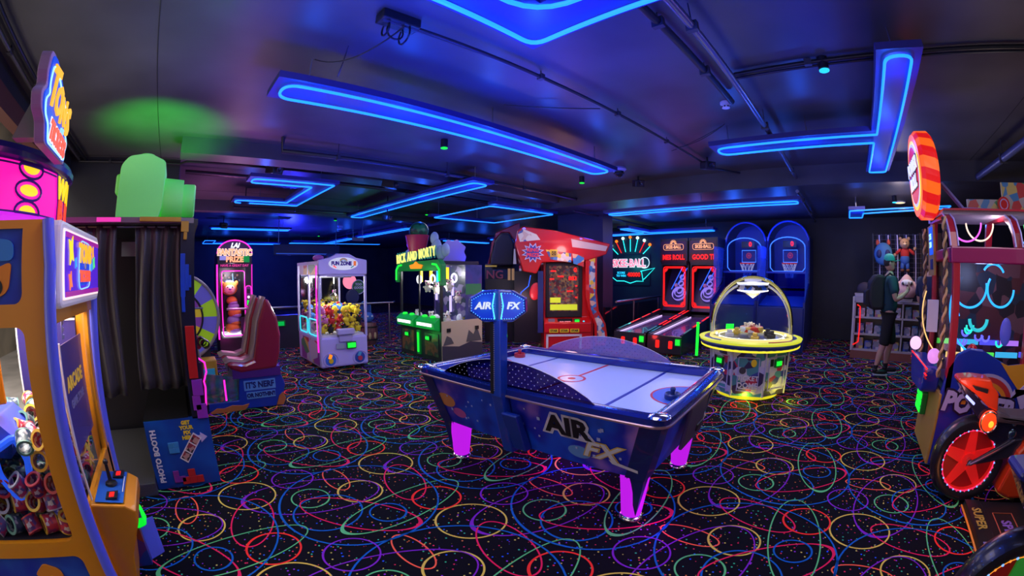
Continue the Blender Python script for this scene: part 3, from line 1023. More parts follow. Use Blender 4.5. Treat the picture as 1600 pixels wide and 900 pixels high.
def reader(parent, x, y, z, w=.09, h=.07, m=None):
    """a lit card reader: dark frame, glowing face, coin-slot mark. Front plane at y, facing -y"""
    o = B().box(x - w / 2 - .012, x + w / 2 + .012, y - .02, y, z - h / 2 - .012, z + h / 2 + .012).build('card_reader', mat('reader_green', (.01, .25, .03), .3, emit=.3, ecol=(0, .8, .05)), parent, bevel=.006)
    b = B()
    for k in range(3):
        b.box(x - w / 2, x + w / 2, y - .026, y - .02, z - h / 2 + h * k / 3 + .003, z - h / 2 + h * (k + 1) / 3 - .003)
    b.build('lit_face', m or ggreen, o)
    return o


# ================================================================== ticket dome
def ticket_dome():
    t = thing('ticket_dome_game', 'round domed ticket game with a clear bubble top and glowing yellow rim', 'arcade game', (5.32, 1.16, 0), -78)
    # octagonal-ish drum
    a = art('dome_art', [(.04, .03, .10), (.62, .62, .80), (.08, .30, .35), (.50, .03, .10), (.55, .55, .75), (.05, .08, .35), (.60, .60, .7)], 8.5, kind='voronoi', rough=.35, stretch=(1, 1, 1.4))
    N = 8

    def ring(r, z, off=22.5):
        return [(r * math.cos(R(k * 45 + off)), r * math.sin(R(k * 45 + off)), z) for k in range(8)]
    b = B()
    vs = ring(.50, .06) + ring(.53, .60)
    b.add(vs, [(i, (i + 1) % 8, 8 + (i + 1) % 8, 8 + i) for i in range(8)] + [tuple(range(8))[::-1], tuple(range(8, 16))])
    b.build('cabinet', a, t)
    for k in range(8):
        r = ring(.505, .06)[k]
        q = ring(.535, .60)[k]
        B().tube([r, q], .012, 6).build('corner_strip', mat('strip_lilac', (.5, .5, .72), .3), t)
    B().lathe([(0, .0), (.40, .0), (.42, .05), (.0, .05)], 28).build('plinth', glow('plinth_yellow', (.85, .75, .02), .8), t)
    # rim ring: blue band with glowing yellow edges
    B().lathe([(.54, .595), (.64, .62), (.66, .66), (.64, .70), (.55, .70)], 40).build('control_rim', mat('rim_dkblue', (.02, .05, .22), .3), t, smooth=True)
    B().ring((0, 0, .615), .63, .016, 'z', 48, 8).build('rim_glow', glow('yellow_glow', (.95, .85, .03), 1.0), t, smooth=True)
    B().lathe([(.60, .70), (.66, .675), (.67, .70), (.61, .715), (.60, .70)], 48).build('rim_glow', glow('yellow_glow2', (.80, .85, .05), .75), t, smooth=True)
    for k in range(4):
        B().ring((0, 0, .69), .61, .03, 'z', 14, 6, 0, R(k * 90 + 20), R(k * 90 + 55)).build('control_panel', (mat('cp_blue', (.02, .08, .45), .3), mat('cp_red', (.5, .02, .03), .3))[k % 2], t, smooth=True)
    # front panel with frame, speaker and words
    # facets: front one looks along -y of the thing; corner offset keeps a flat facing -y
    fr = B()
    for (x0, x1, z0, z1) in ((-.13, .13, .515, .525), (-.13, .13, .125, .135), (-.13, -.12, .125, .525), (.12, .13, .125, .525)):
        fr.box(x0, x1, -.492, -.482, z0, z1)
    fr.build('panel_frame', lilac, t)
    B().at((-.07, -.49, .37), (90, 0, 0)).lathe([(0, 0), (.04, 0), (.04, .008), (.034, .01), (0, .01)], 20).build('speaker', darkgrey, t)
    text('lettering', 'TICKET', .078, (0, -.497, .28), (88, 0, 0), white, t, .003, .002)
    text('lettering', 'DOME', .088, (0, -.495, .195), (88, 0, 0), white, t, .003, .002)
    B().box(-.105, .105, -.489, -.484, .15, .165).build('label_plate', lilac, t)
    B().at((.06, -.489, .46)).ball((0, 0, 0), (.035, .004, .045), 0, 14, 8).build('printed_blob', yellow, t)
    for s in (-1, 1):
        q = thingless = B().at((0, 0, 0), (0, 0, s * 45))
        q.box(-.13, -.07, -.492, -.484, .42, .50)
        q.build('ticket_slot', black, t)
        q = B().at((0, 0, 0), (0, 0, s * 45))
        q.box(-.055, .055, -.52, -.484, .40, .50)
        rd = q.build('card_reader', mat('reader_green', (.01, .25, .03), .3), t, bevel=.008)
        q = B().at((0, 0, 0), (0, 0, s * 45))
        q.box(-.045, .045, -.526, -.518, .425, .475)
        q.build('lit_face', ggreen, rd)
        fr = B().at((0, 0, 0), (0, 0, s * 45))
        for (x0, x1, z0, z1) in ((-.14, .14, .52, .53), (-.14, .14, .13, .14), (-.14, -.13, .13, .53), (.13, .14, .13, .53)):
            fr.box(x0, x1, -.494, -.484, z0, z1)
        fr.build('panel_frame', lilac, t)
    # playfield inside
    B().lathe([(0, .66), (.55, .66), (.55, .69), (0, .69)], 36).build('playfield', mat('dome_floor', (.25, .24, .12), .35), t)
    B().ring((0, 0, .71), .52, .02, 'z', 40, 6).build('inner_glow', glow('yellow_soft', (1, .85, .25), .9), t)
    B().lathe([(0, .76), (.15, .76), (.155, .80), (.15, .82), (0, .82)], 24, 0, (0, .02, 0)).build('prize_wheel', art('wheel_art', [(.7, .05, .03), (.85, .6, .1), (.9, .9, .8)], 12), t)
    pt = B()
    rnd = random.Random(3)
    for k in range(26):
        aa, rr = rnd.uniform(0, 6.28), rnd.uniform(0, .12)
        pt.at((rr * math.cos(aa), .02 + rr * math.sin(aa), .835 + rnd.uniform(0, .02)), (rnd.uniform(0, 90), rnd.uniform(0, 90), rnd.uniform(0, 90))).box(-.022, .022, -.013, .013, -.004, .004)
    pt.build('prize_tokens', mat('token', (.75, .72, .6), .3), t)['kind'] = 'stuff'
    B().lathe([(.04, .69), (.04, .77)], 16).build('wheel_stem', white, t)
    for k, (x, y, rz) in enumerate(((-.28, -.05, 20), (.05, -.25, -10), (.26, -.02, 50), (.0, .3, 0), (-.2, .24, 70), (.22, .22, 10))):
        q = B().at((x, y, .69), (0, 0, rz))
        q.box(-.05, .05, -.035, .035, 0, .05).box(-.03, .03, -.025, .025, .05, .09)
        q.build('coin_chute', [white, mat('chute_gold', (.8, .55, .1), .3, .3), darkgrey][k % 3], t, bevel=.008)
    q = B().at((-.28, -.05, .82), (12, 0, 20)).box(-.05, .05, -.008, .008, -.03, .03)
    q.build('score_display', ggreen, t)
    st = B().ring((0, 0, .715), .42, .006, 'z', 40, 5)
    st.build('floor_track', glow('track_w', (1, 1, .8), 1.2), t)
    for k in range(9):
        aa = R(40 * k + 12)
        B().ball((.46 * math.cos(aa), .46 * math.sin(aa), .715), .018, 0, 10, 6).build('bulb', gwhite, t)
    # arches and top light unit
    arch = [(.49 * math.cos(R(u)), .50 + .0 + .0, 0) for u in (0,)]
    for rz in (0, 60, 120):
        pts = []
        for k in range(25):
            u = PI * k / 24
            pts.append((.51 * math.cos(u), 0, .70 + .66 * math.sin(u) ** .8))
        if rz == 0:
            B().at((0, .1, 0), (0, 0, rz)).tube(pts, .014, 8).build('white_arch', mat('arch_white', (.75, .75, .72), .3), t, smooth=True)
    B().lathe([(0, 1.34), (.20, 1.34), (.21, 1.36), (.0, 1.37)], 30, 0).build('light_ring', gwhite, t)
    B().lathe([(.19, 1.27), (.20, 1.33), (.0, 1.33)], 30).build('light_band', art('band_art', [(.02, .1, .5), (.6, .6, .6), (.02, .02, .03)], 18), t, smooth=True)
    B().lathe([(0, 1.23), (.10, 1.24), (.20, 1.258), (.205, 1.27), (.0, 1.275)], 30).build('light_ring', gwhite, t, smooth=True)
    B().lathe([(0, 1.375), (.11, 1.375), (.11, 1.405), (0, 1.41)], 24).build('cap', white, t)
    B().lathe([(0, 1.17), (.05, 1.2), (.10, 1.23)], 16).build('claw_cone', mat('claw', (.7, .65, .45), .3), t)
    # bubble
    prof = [(.535, .70), (.535, .86)]
    for k in range(1, 15):
        u = PI / 2 * k / 14
        prof.append((.535 * math.cos(u), .86 + .59 * math.sin(u)))
    B().lathe(prof, 48).build('dome', glass('dome_glass', (.95, .96, .96), .10), t, smooth='full')
    return t


ticket_dome()
light('dome_light', 'POINT', (5.32, 1.16, 1.15), 3, (1, .9, .55), .1)
light('dome_rim_light', 'POINT', (4.85, 1.08, .08), 2.6, (.9, .8, .02), .05)
light('dome_rim_light', 'POINT', (5.1, .55, .08), 2.0, (.9, .8, .02), .05)


# ================================================================== skee ball
def skee(label, y0, word):
    """an alley: facing -x. Local x to the right seen from the front, y into the machine; origin at front centre"""
    t = thing('ball_rolling_alley', label, 'ball rolling game', (7.0, y0, 0), -90)
    W = .345
    side = [(0, 0), (2.1, 0), (2.1, .62), (.0, .36)]
    for s in (-1, 1):
        q = B().prism([(0, .03), (2.1, .03), (2.1, .66), (0.0, .38)], s * W - .045 * (s > 0), s * W + .045 * (s < 0), 'x')
        q.build('side_panel', mat('skee_black', (.012, .012, .02), .25, coat=.3), t)
        for k in range(4):            # red light strips along the rails
            a0, a1 = .12 + k * .5, .50 + k * .5
            z0, z1 = .38 + a0 * .1333, .38 + a1 * .1333
            x0 = s * W - .044 * (s > 0) + .002 * (s < 0)
            B().add([(x0, a0, z0 + .004), (x0 + .042, a0, z0 + .004), (x0 + .042, a1, z1 + .004), (x0, a1, z1 + .004)], [(0, 1, 2, 3)]).build(
                'light_strip', [glow('teal_dim', (.05, .25, .3), .5), gred, gred, gred][k], t)
    B().add([(-W + .05, .03, .33), (W - .05, .03, .33), (W - .05, 2.1, .50), (-W + .05, 2.1, .50)], [(0, 1, 2, 3)]).build('lane', mat('lane_violet', (.10, .06, .22), .18, coat=.5), t)
    B().tube([(-W + .085, .05, .345), (-W + .085, 2.0, .505)], .012, 6).build('lane_light', glow('lane_white', (.75, .55, 1.0), 1.2), t)
    B().box(-W, W, -.03, .03, .03, .36).build('front_panel', mat('skee_front', (.02, .02, .03), .25, coat=.4), t, bevel=.012)
    for x in (-.13, .13):
        q = B().prism(rect(x - .038, x + .038, .13, .27, .02), -.04, -.028, 'y')
        q.build('front_light', gred, t)
    q = B().prism(rect(W - .12, W - .01, .19, .33, .015), -.06, -.028, 'y')
    rd = q.build('card_reader', mat('reader_green', (.01, .25, .03), .3), t)
    B().box(W - .108, W - .022, -.066, -.058, .21, .31).build('lit_face', ggreen, rd)
    # upright head
    y1 = 2.1
    hd = B()
    for s in (-1, 1):
        hd.prism([(y1, 0), (y1 + .7, 0), (y1 + .7, 2.27), (y1 - .02, 2.27), (y1 - .05, 1.75), (y1 + .05, 1.68), (y1 + .0, .66)], s * (W - .0) - .03 * (s > 0), s * (W - .0) + .03 * (s < 0), 'x')
    hd.box(-W + .03, W - .03, y1 + .62, y1 + .7, 0, 2.27)
    hd.box(-W + .03, W - .03, y1 + .0, y1 + .62, 2.2, 2.27)
    hd.box(-W + .03, W - .03, y1 - .03, y1 + .6, 1.66, 1.72)
    hd.box(-W + .03, W - .03, y1 + .02, y1 + .62, .0, .55)
    hd.build('head_cabinet', black, t)
    B().box(-W + .03, W - .03, y1 - .04, y1 + .0, 1.72, 2.2).build('marquee', mat('marquee_dark', (.03, .008, .02), .3), t)
    B().box(-W + .035, W - .035, y1 - .046, y1 - .038, 1.755, 1.915).build('message_board', mat('led_board', (.04, .003, .003), .4, emit=.03, ecol=(1, .01, .0)), t)
    text('lettering', word, .155, (0, y1 - .052, 1.835), (90, 0, 0), gred, t, .002, .006, sx=.80, label='red running letters')
    text('lettering', 'SKEE-BALL', .105, (0, y1 - .052, 2.07), (90, 0, 0), glow('sign_peach', (1, .42, .2), 1.1), t, .002, .003, sx=.8, label='glowing peach letters')
    B().at((0, y1 - .05, 2.07)).tube(rpoly_xz := [(p[0], 0, p[1]) for p in rect(-.25, .25, -.065, .065, .05)], .006, 5, True).build('sign_outline', glow('sign_peach', (1, .42, .2), 1.1), t)
    for k in range(9):
        a = PI * k / 8
        B().tube([(.035 * math.cos(a), y1 - .05, 2.15 + .03 * math.sin(a)), (.085 * math.cos(a), y1 - .05, 2.15 + .085 * math.sin(a))], .007, 5).build('crown_ray', glow('sign_peach', (1, .42, .2), 1.1), t)
    # target window
    fr = rect(-.275, .275, .72, 1.62, .06)
    B().tube([(p[0], y1 - .0, p[1]) for p in fr], .012, 6, True).build('window_frame', gred, t)
    B().tube([(p[0] * .90, y1 + .0, 1.17 + (p[1] - 1.17) * .94) for p in fr], .006, 6, True).build('window_frame', gred, t)
    for sx in (-1, 1):
        for sz in (-1, 1):
            for k in range(5):
                a = R(12 + k * 17)
                p0 = (sx * .25, 1.17 + sz * .42)
                B().tube([(p0[0] - sx * .02 * math.cos(a), y1 + .002, p0[1] - sz * .02 * math.sin(a)), (p0[0] - sx * .09 * math.cos(a), y1 + .002, p0[1] - sz * .09 * math.sin(a))], .006, 4).build('fan_ray', gred, t)
    B().add([(-W + .03, y1 + .05, .62), (W - .03, y1 + .05, .62), (W - .03, y1 + .6, 1.60), (-W + .03, y1 + .6, 1.60)], [(0, 1, 2, 3)]).build('target_board', mat('target_navy', (.02, .03, .10), .4), t)
    for (r, yy) in ((.16, .25), (.11, .27), (.065, .29), (.055, .38), (.05, .46)):
        zz = .62 + (yy - .05) * 1.782
        q = B().at((.03, y1 + yy - .03, zz + .03), (60.7, 0, 0))
        q.lathe([(r, -.03), (r, .03), (r + .012, .03), (r + .012, -.03)], 26)
        q.build('target_ring', glow('ring_violet', (.35, .25, 1.0), .7), t, smooth=True)
    B().tube([(-.20, y1 + .3, 1.1), (.08, y1 + .32, 1.62)], .01, 5).tube([(-.10, y1 + .3, 1.12), (.2, y1 + .32, 1.6)], .01, 5).build('window_light', gblue2, t)
    B().ball((-.06, y1 + .26, 1.2), .05).build('score_ball', lilac, t, smooth=True)
    return t


skee('ball rolling alley on the left, its red board reading MES ROLL', 3.86, 'MES ROLL')
skee('ball rolling alley on the right, its red board reading GOOD TI', 3.13, 'GOOD TI')
light('skee_red', 'POINT', (8.8, 3.8, 1.2), 3, (1, .05, .1), .05)
light('skee_red', 'POINT', (8.8, 3.0, 1.2), 3, (1, .05, .1), .05)
light('skee_red', 'POINT', (6.8, 3.4, .3), 1.6, (1, .05, .05), .05)
# green light column and floor glow beside the right alley
t = thing('light_post', 'glowing green light strip standing right of the ball rolling lanes', 'light', (7.15, 2.55, 0))
B().box(7.13, 7.17, 2.53, 2.57, 0, .62).build('lit_tube', ggreen, t, (7.15, 2.55, 0))
B().box(7.10, 7.20, 2.50, 2.60, 0, .03).build('base', black, t, (7.15, 2.55, 0))
light('green_post_glow', 'POINT', (6.95, 2.5, .3), 2.5, (.02, 1, .05), .05)


def crown_sign():
    t = thing('neon_wall_sign', 'neon wall sign crowned with red and white bulbs over a red score', 'neon sign', (10.69, 5.9, 1.65), -90)
    B().box(-.62, .62, -.015, .0, -.52, .35).build('backing', mat('sign_back', (.01, .02, .03), .5), t)
    text('lettering', 'SKEE-BALL', .30, (-.05, -.05, .10), (90, 0, 0), glow('sign_rose', (1.0, .22, .35), 1.1), t, .01, .008, sx=.78)
    text('lettering', 'SKEE-BALL', .30, (-.05, -.035, .10), (90, 0, 0), glow('sign_white', (.7, .9, 1), 1.1), t, .004, .022, sx=.78, label='white outline of the letters')
    text('lettering', '40000', .17, (.12, -.04, -.22), (90, 0, 0), gred, t, .005, .004, label='red score digits')
    text('lettering', 'SCORE\nTO WIN', .085, (-.30, -.04, -.21), (90, 0, 0), gcyan, t, .004, .002, label='small cyan letters')
    al = glow('aqua_neon', (.02, .75, .75), 1.6)
    B().tube([(-.60, -.03, -.30), (-.45, -.03, -.40), (-.2, -.03, -.40), (0, -.03, -.46), (.2, -.03, -.40), (.42, -.03, -.40), (.36, -.03, -.10)], .012, 6).build('neon_outline', al, t)
    B().tube([(.33, -.03, -.12), (.78, -.03, -.03), (.47, -.03, -.32), (.40, -.03, -.36)], .012, 6).build('neon_outline', al, t)
    B().ring((.46, -.03, .12), .15, .012, 'y', 24, 6).build('neon_ball', glow('sign_white', (.7, .9, 1), 1.1), t)
    for k in range(7):
        a = R(142 - k * 17.5)
        x0, z0 = .52 * math.cos(a), .26 + .18 * math.sin(a)
        x1, z1 = .80 * math.cos(a) * 1.0, .22 + .58 * math.sin(a)
        B().tube([(x0, -.03, z0), (x1, -.03, z1)], .014, 6).build('crown_spike', gred if k in (1, 5) else al, t)
        B().ball((x1, -.04, z1 + .05), .045, 0, 12, 8).build('bulb', gora if k in (1, 3, 6) else glow('bulb_white', (.6, 1, 1), 1.8), t)
    return t


crown_sign()
light('sign_glow', 'POINT', (10.3, 5.8, 1.7), 8, (.05, .8, .75), .1)


# ================================================================== basketball hoops games
def basketball(label, yc, number):
    t = thing('basketball_game', label, 'basketball game', (8.5, yc, 0), -90)
    W = .48
    sb_ = mat('hoop_blue', (.012, .05, .42), .35, emit=.05, ecol=(.01, .05, .6))
    for s in (-1, 1):
        B().prism([(0, 0), (2.1, 0), (2.1, 2.3), (1.15, 2.3), (.95, 1.3), (.0, .95)], s * W - .02, s * W + .02, 'x').build('side_panel', mat('hoop_navy', (.008, .02, .16), .35), t)
        m_ = B()                      # bar cage on each flank
        for k in range(16):
            m_.tube([(s * W, .10 + .045 * k, 1.0 + .02 * k), (s * W, .22 + .05 * k, 2.05)], .004, 4)
        for k in range(5):
            z = 1.2 + .2 * k
            m_.tube([(s * W, .12 + .02 * k, z), (s * W, 1.05, z)], .004, 4)
        m_.build('side_netting', mat('net_blue', (.03, .12, .7), .4), t)
    B().box(-W, W, -.02, .9, 0, .86).build('ball_table', mat('hoop_navy', (.008, .02, .16), .35), t, bevel=.02)
    B().add([(-W, 0, .87), (W, 0, .87), (W, 1.5, 1.12), (-W, 1.5, 1.12)], [(0, 1, 2, 3)]).build('ball_ramp', sb_, t)
    # arched back with window
    arch = [(-W, 1.2), (W, 1.2), (W, 2.15)] + [(W * math.cos(u), 2.15 + .48 * math.sin(u)) for u in [PI * k / 16 for k in range(1, 16)]] + [(-W, 2.15)]
    B().prism(arch, 1.95, 2.05, 'y').build('back_panel', sb_, t)
    B().tube([(p[0], 1.15, p[1]) for p in arch], .022, 8, True).build('front_arch', mat('arch_blue', (.02, .08, .6), .3, coat=.4), t, smooth=True)
    sh = B()
    n = len(arch)
    sh.add([(p[0], 1.15, p[1]) for p in arch[2:]] + [(p[0], 1.95, p[1]) for p in arch[2:]], [(i, i + 1, n - 2 + i + 1, n - 2 + i) for i in range(n - 3)])
    sh.build('hood', glass('hood_acrylic', (.35, .45, 1.0), .15), t)
    nb = [(-.40, 1.62), (-.33, 1.54), (.33, 1.54), (.40, 1.62), (.40, 2.05)] + [(.40 * math.cos(u), 2.05 + .22 * math.sin(u)) for u in [PI * k / 12 for k in range(1, 12)]] + [(-.40, 2.05)]
    B().tube([(p[0], 1.0, p[1]) for p in nb], .012, 6, True).build('neon_outline', glow('hoop_neon', (.04, .18, 1.0), 1.5), t)
    bd = rect(-.17, .17, 1.75, 2.02)
    B().prism(bd, 1.50, 1.52, 'y').build('backboard', glass('backboard', (.5, .6, 1), .2), t)
    B().tube([(p[0], 1.49, p[1]) for p in bd], .010, 6, True).build('backboard_edge', glow('hoop_neon', (.04, .18, 1.0), 1.5), t)
    B().ring((0, 1.48, 1.90), .055, .012, 'y', 18, 6).ball((0, 1.48, 1.90), (.03, .01, .03)).build('backboard_logo', mat('logo_red', (.5, .05, .12), .4, emit=.3), t)
    B().box(-.16, .16, 1.40, 1.44, 2.08, 2.22).build('score_box', black, t)
    text('lettering', number, .15, (.06, 1.385, 2.15), (90, 0, 0), gred, t, .004, .006)
    h = B().ring((0, 1.30, 1.72), .17, .012, 'z', 28, 8)
    h.box(-.03, .03, 1.46, 1.50, 1.70, 1.74)
    h.build('hoop', mat('hoop_red', (.7, .03, .03), .35, emit=.3), t, smooth=True)
    net = B()
    for k in range(10):
        a, b2, c = 2 * PI * k / 10, 2 * PI * (k + .5) / 10, 2 * PI * (k + 1) / 10
        P = lambda an, r, z: (r * math.cos(an), 1.30 + r * math.sin(an), z)
        net.tube([P(a, .17, 1.71), P(b2, .13, 1.60), P(a, .10, 1.50), P(b2, .09, 1.40)], .006, 4)
        net.tube([P(c, .17, 1.71), P(b2, .13, 1.60), P(c, .10, 1.50), P(b2, .09, 1.40)], .004, 4)
    net.build('net', mat('net_white', (.7, .75, .95), .5, emit=.25), t)  # slight emission added to net and hoop so both show
    B().box(-.44, .44, .92, .94, .95, 1.50).build('mesh_screen', glass('mesh_blue', (.15, .25, .8), .1), t)
    B().box(-W, W, .90, .96, 1.50, 1.54).build('cross_bar', sb_, t)
    return t


basketball('left blue basketball hoop game with an arched hood', 2.28, '0')
basketball('right blue basketball hoop game with an arched hood, next to the dark wall', 1.27, '0')
light('hoop_glow', 'POINT', (8.9, 2.33, 2.3), 14, (.02, .12, 1), .1)
light('hoop_glow', 'POINT', (8.9, 1.32, 2.3), 14, (.02, .12, 1), .1)
light('hoop_glow', 'POINT', (7.9, 1.3, 1.5), 10, (.02, .12, 1), .1)
for (x, y, z, l, mm) in ((9.0, 2.2, 1.04, 'orange basketball lying on the ramp of the left hoop game', 0), (8.9, 1.45, 1.02, 'orange basketball lying on the ramp of the right hoop game', 0)):
    pass


# ================================================================== red prize cabinet (faces the middle of the room)
def red_cabinet():
    t = thing('prize_cabinet', 'tall glossy red prize cabinet with comic strip side art and a red digit screen', 'arcade game', (6.28, 4.86, 0), -44)
    comic = art('comic', [(.75, .70, .62), (.05, .22, .55), (.80, .55, .05), (.60, .60, .62), (.45, .03, .05), (.70, .45, .35), (.06, .10, .3)], 13, rough=.4)
    # centre unit
    B().box(-.40, .50, .0, .75, .0, .34).build('base_box', red, t, bevel=.01)
    q = B()
    for (x0, x1, z0, z1) in ((-.36, .32, .27, .31), (-.36, -.32, .03, .31), (.28, .32, .03, .31)):
        q.box(x0, x1, -.012, .0, z0, z1)
    q.build('white_trim', white, t)
    B().prism([(-.02, .34), (.75, .34), (.75, 1.80), (.16, 1.80), (.14, .62), (-.02, .52)], -.40, .50, 'x').build('cabinet', red, t, bevel=.01)
    B().box(-.36, .34, .10, .15, .62, 1.66).build('screen_bezel', black, t, bevel=.01)
    sc = B().box(-.30, .26, .09, .10, .74, 1.60)
    sc.build('screen', art('screen_art', [(.03, .006, .01), (.08, .04, .02), (.12, .008, .012), (.03, .03, .04), (.12, .07, .03), (.02, .01, .01)], 24, emit=.7), t)
    text('lettering', '0', .12, (.20, .085, 1.52), (90, 0, 0), gred, t, .002, .004)
    text('lettering', '883', .11, (.15, .085, 1.36), (90, 0, 0), gred, t, .002, .003)
    for (x, z, w_) in ((-.22, 1.5, .05), (-.08, 1.40, .06), (.10, 1.12, .06), (.22, 1.22, .02), (.22, 1.0, .02), (-.25, 1.35, .04)):
        B().box(x - w_, x + w_, .084, .09, z - .014, z + .014).build('screen_mark', gred, t)
    B().box(-.28, .24, .083, .09, .76, .87).build('screen_banner', mat('banner_lime', (.5, .6, .02), .4, emit=.7), t)
    B().box(-.28, -.08, .083, .09, .90, 1.0).build('screen_banner', mat('banner_lime', (.5, .6, .02), .4, emit=.7), t)
    # counter-top with controls
    B().box(-.14, .14, .02, .12, .36 + .07, .60).build('prize_plate', black, t)
    text('lettering', 'PRIZE', .085, (.0, .012, .52), (90, 0, 0), glow('prize_pink', (1, .3, .35), .8), t, .002, .003)
    B().box(-.32, -.20, .02, .1, .42, .60).build('coin_door', mat('door_grey', (.35, .3, .35), .3, .5), t)
    rd = B().box(.17, .29, .02, .06, .42, .60).build('card_reader', M['reader_green'], t, bevel=.008)
    B().box(.19, .27, .012, .02, .44, .58).build('lit_face', ggreen, rd)
    B().ball((.36, .03, .54), .022).build('button', gcyan, t)
    for k, x in enumerate((-.22, -.02, .18)):
        B().box(x - .085, x + .085, -.03, -.02, .345, .415).build('sticker', yellow, t)
        text('lettering', 'STAR', .055, (x, -.032, .38), (90, 0, 0), black, t, .001, .002)
    # right side panel with comic art: bulges forward at the bottom
    pr = [(.75, 0), (-.10, 0), (-.16, .25), (-.12, .50), (.02, .75), (.05, 1.10), (.02, 1.95), (-.10, 2.05), (.75, 2.05)]
    B().prism([(max(a, .06), b) for a, b in pr], .50, .56, 'x').build('side_panel', red, t, bevel=.012)
    # front flange carrying the comic strip, turned to the room
    fl = [(.36, 1.95), (.62, 1.95), (.62, 1.1), (.66, .75), (.80, .50), (.84, .25), (.80, .08), (.60, .08), (.58, .5), (.46, .78), (.40, 1.10), (.40, 1.72)]
    B().prism([(p[0] - .02, p[1]) for p in fl], -.03, .03, 'y').build('front_flange', red, t, bevel=.01)
    ins = [(.46, 1.78), (.58, 1.80), (.585, 1.1), (.62, .72), (.76, .50), (.79, .25), (.76, .14), (.64, .14), (.63, .48), (.50, .80), (.47, 1.10)]
    B().prism([(p[0] - .02, p[1]) for p in ins], -.038, -.031, 'y').build('comic_panel', comic, t, label='comic art on the right flank')
    # top canopy
    B().prism([(-.95, 2.00), (-.90, 2.26), (-.80, 2.33), (-.2, 2.26), (.40, 2.12), (.86, 2.02), (.78, 1.82), (.42, 1.70), (-.45, 1.66), (-.55, 1.45), (-.80, 1.50)], -.05, .55, 'y').build('canopy', red, t, bevel=.02)
    B().prism([(.10, 2.10), (.80, 1.97), (.76, 1.88), (.12, 1.95)], -.062, -.05, 'y').build('marquee_plate', mat('marquee_white', (.7, .55, .55), .4), t)
    B().prism([(-.38, 1.90), (.10, 1.83), (.10, 1.66), (-.30, 1.72)], -.06, -.05, 'y').build('comic_panel', comic, t)
    B().prism([(.12, 1.83), (.34, 1.79), (.34, 1.58), (.14, 1.64)], -.06, -.05, 'y').build('comic_panel', art('comic2', [(.05, .22, .6), (.7, .45, .3), (.55, .04, .04)], 9), t)
    B().prism([(-.90, 2.20), (-.80, 2.28), (-.55, 2.18), (-.48, 2.08), (-.86, 2.04)], -.062, -.05, 'y').build('comic_panel', art('comic3', [(.7, .55, .5), (.05, .1, .4), (.8, .78, .72)], 6), t)
    st = []
    for k in range(24):
        a = 2 * PI * k / 24
        r_ = (.19 if k % 2 else .12)
        st.append((-.62 + r_ * 1.15 * math.cos(a), 1.84 + r_ * math.sin(a)))
    B().prism(st, -.068, -.052, 'y').build('burst_badge', mat('burst_white', (.65, .6, .85), .4), t)
    B().prism([(-.62 + (p[0] + .62) * .8, 1.84 + (p[1] - 1.84) * .8) for p in st], -.072, -.066, 'y').build('burst_badge', mat('burst_blue', (.03, .05, .4), .4), t)
    text('lettering', 'RING\nPRIZE', .095, (-.62, -.075, 1.84), (90, 0, 0), glow('badge_red', (.8, .05, .1), .6), t, .002, .004)
    B().box(-.30, -.16, -.06, -.05, 1.76, 1.90).build('warning_plate', yellow, t)
    B().ring((-.23, -.062, 1.83), .035, .006, 'y', 16, 5).tube([(-.27, -.062, 1.79), (-.19, -.062, 1.87)], .005, 4).tube([(-.19, -.062, 1.79), (-.27, -.062, 1.87)], .005, 4).build('warning_mark', black, t)
    # left glass wing with hanging prize and red paddle
    B().box(-.52, -.42, .0, .06, .34, 1.5).build('wing_post', mat('post_navy', (.02, .03, .15), .3), t)
    B().box(-.95, -.42, .45, .5, .1, 1.5).build('wing_back', black, t)
    B().at((-.56, .05, 1.12), (0, 12, 0)).ball((0, 0, 0), (.11, .03, .17), 0, 16, 10).build('red_paddle', mat('paddle', (.55, .02, .03), .3), t, smooth=True)
    B().tube([(-.86, -.03, .95), (-.84, -.03, 1.10), (-.70, -.03, 1.22), (-.66, -.03, 1.42)], .008, 5).build('led_line', gblue2, t)
    return t


red_cabinet()
light('red_cabinet_glow', 'POINT', (5.9, 4.5, 1.9), 8, (1, .5, .5), .1)
light('red_cabinet_glow', 'POINT', (5.8, 4.2, .9), 4, (1, .35, .35), .1)


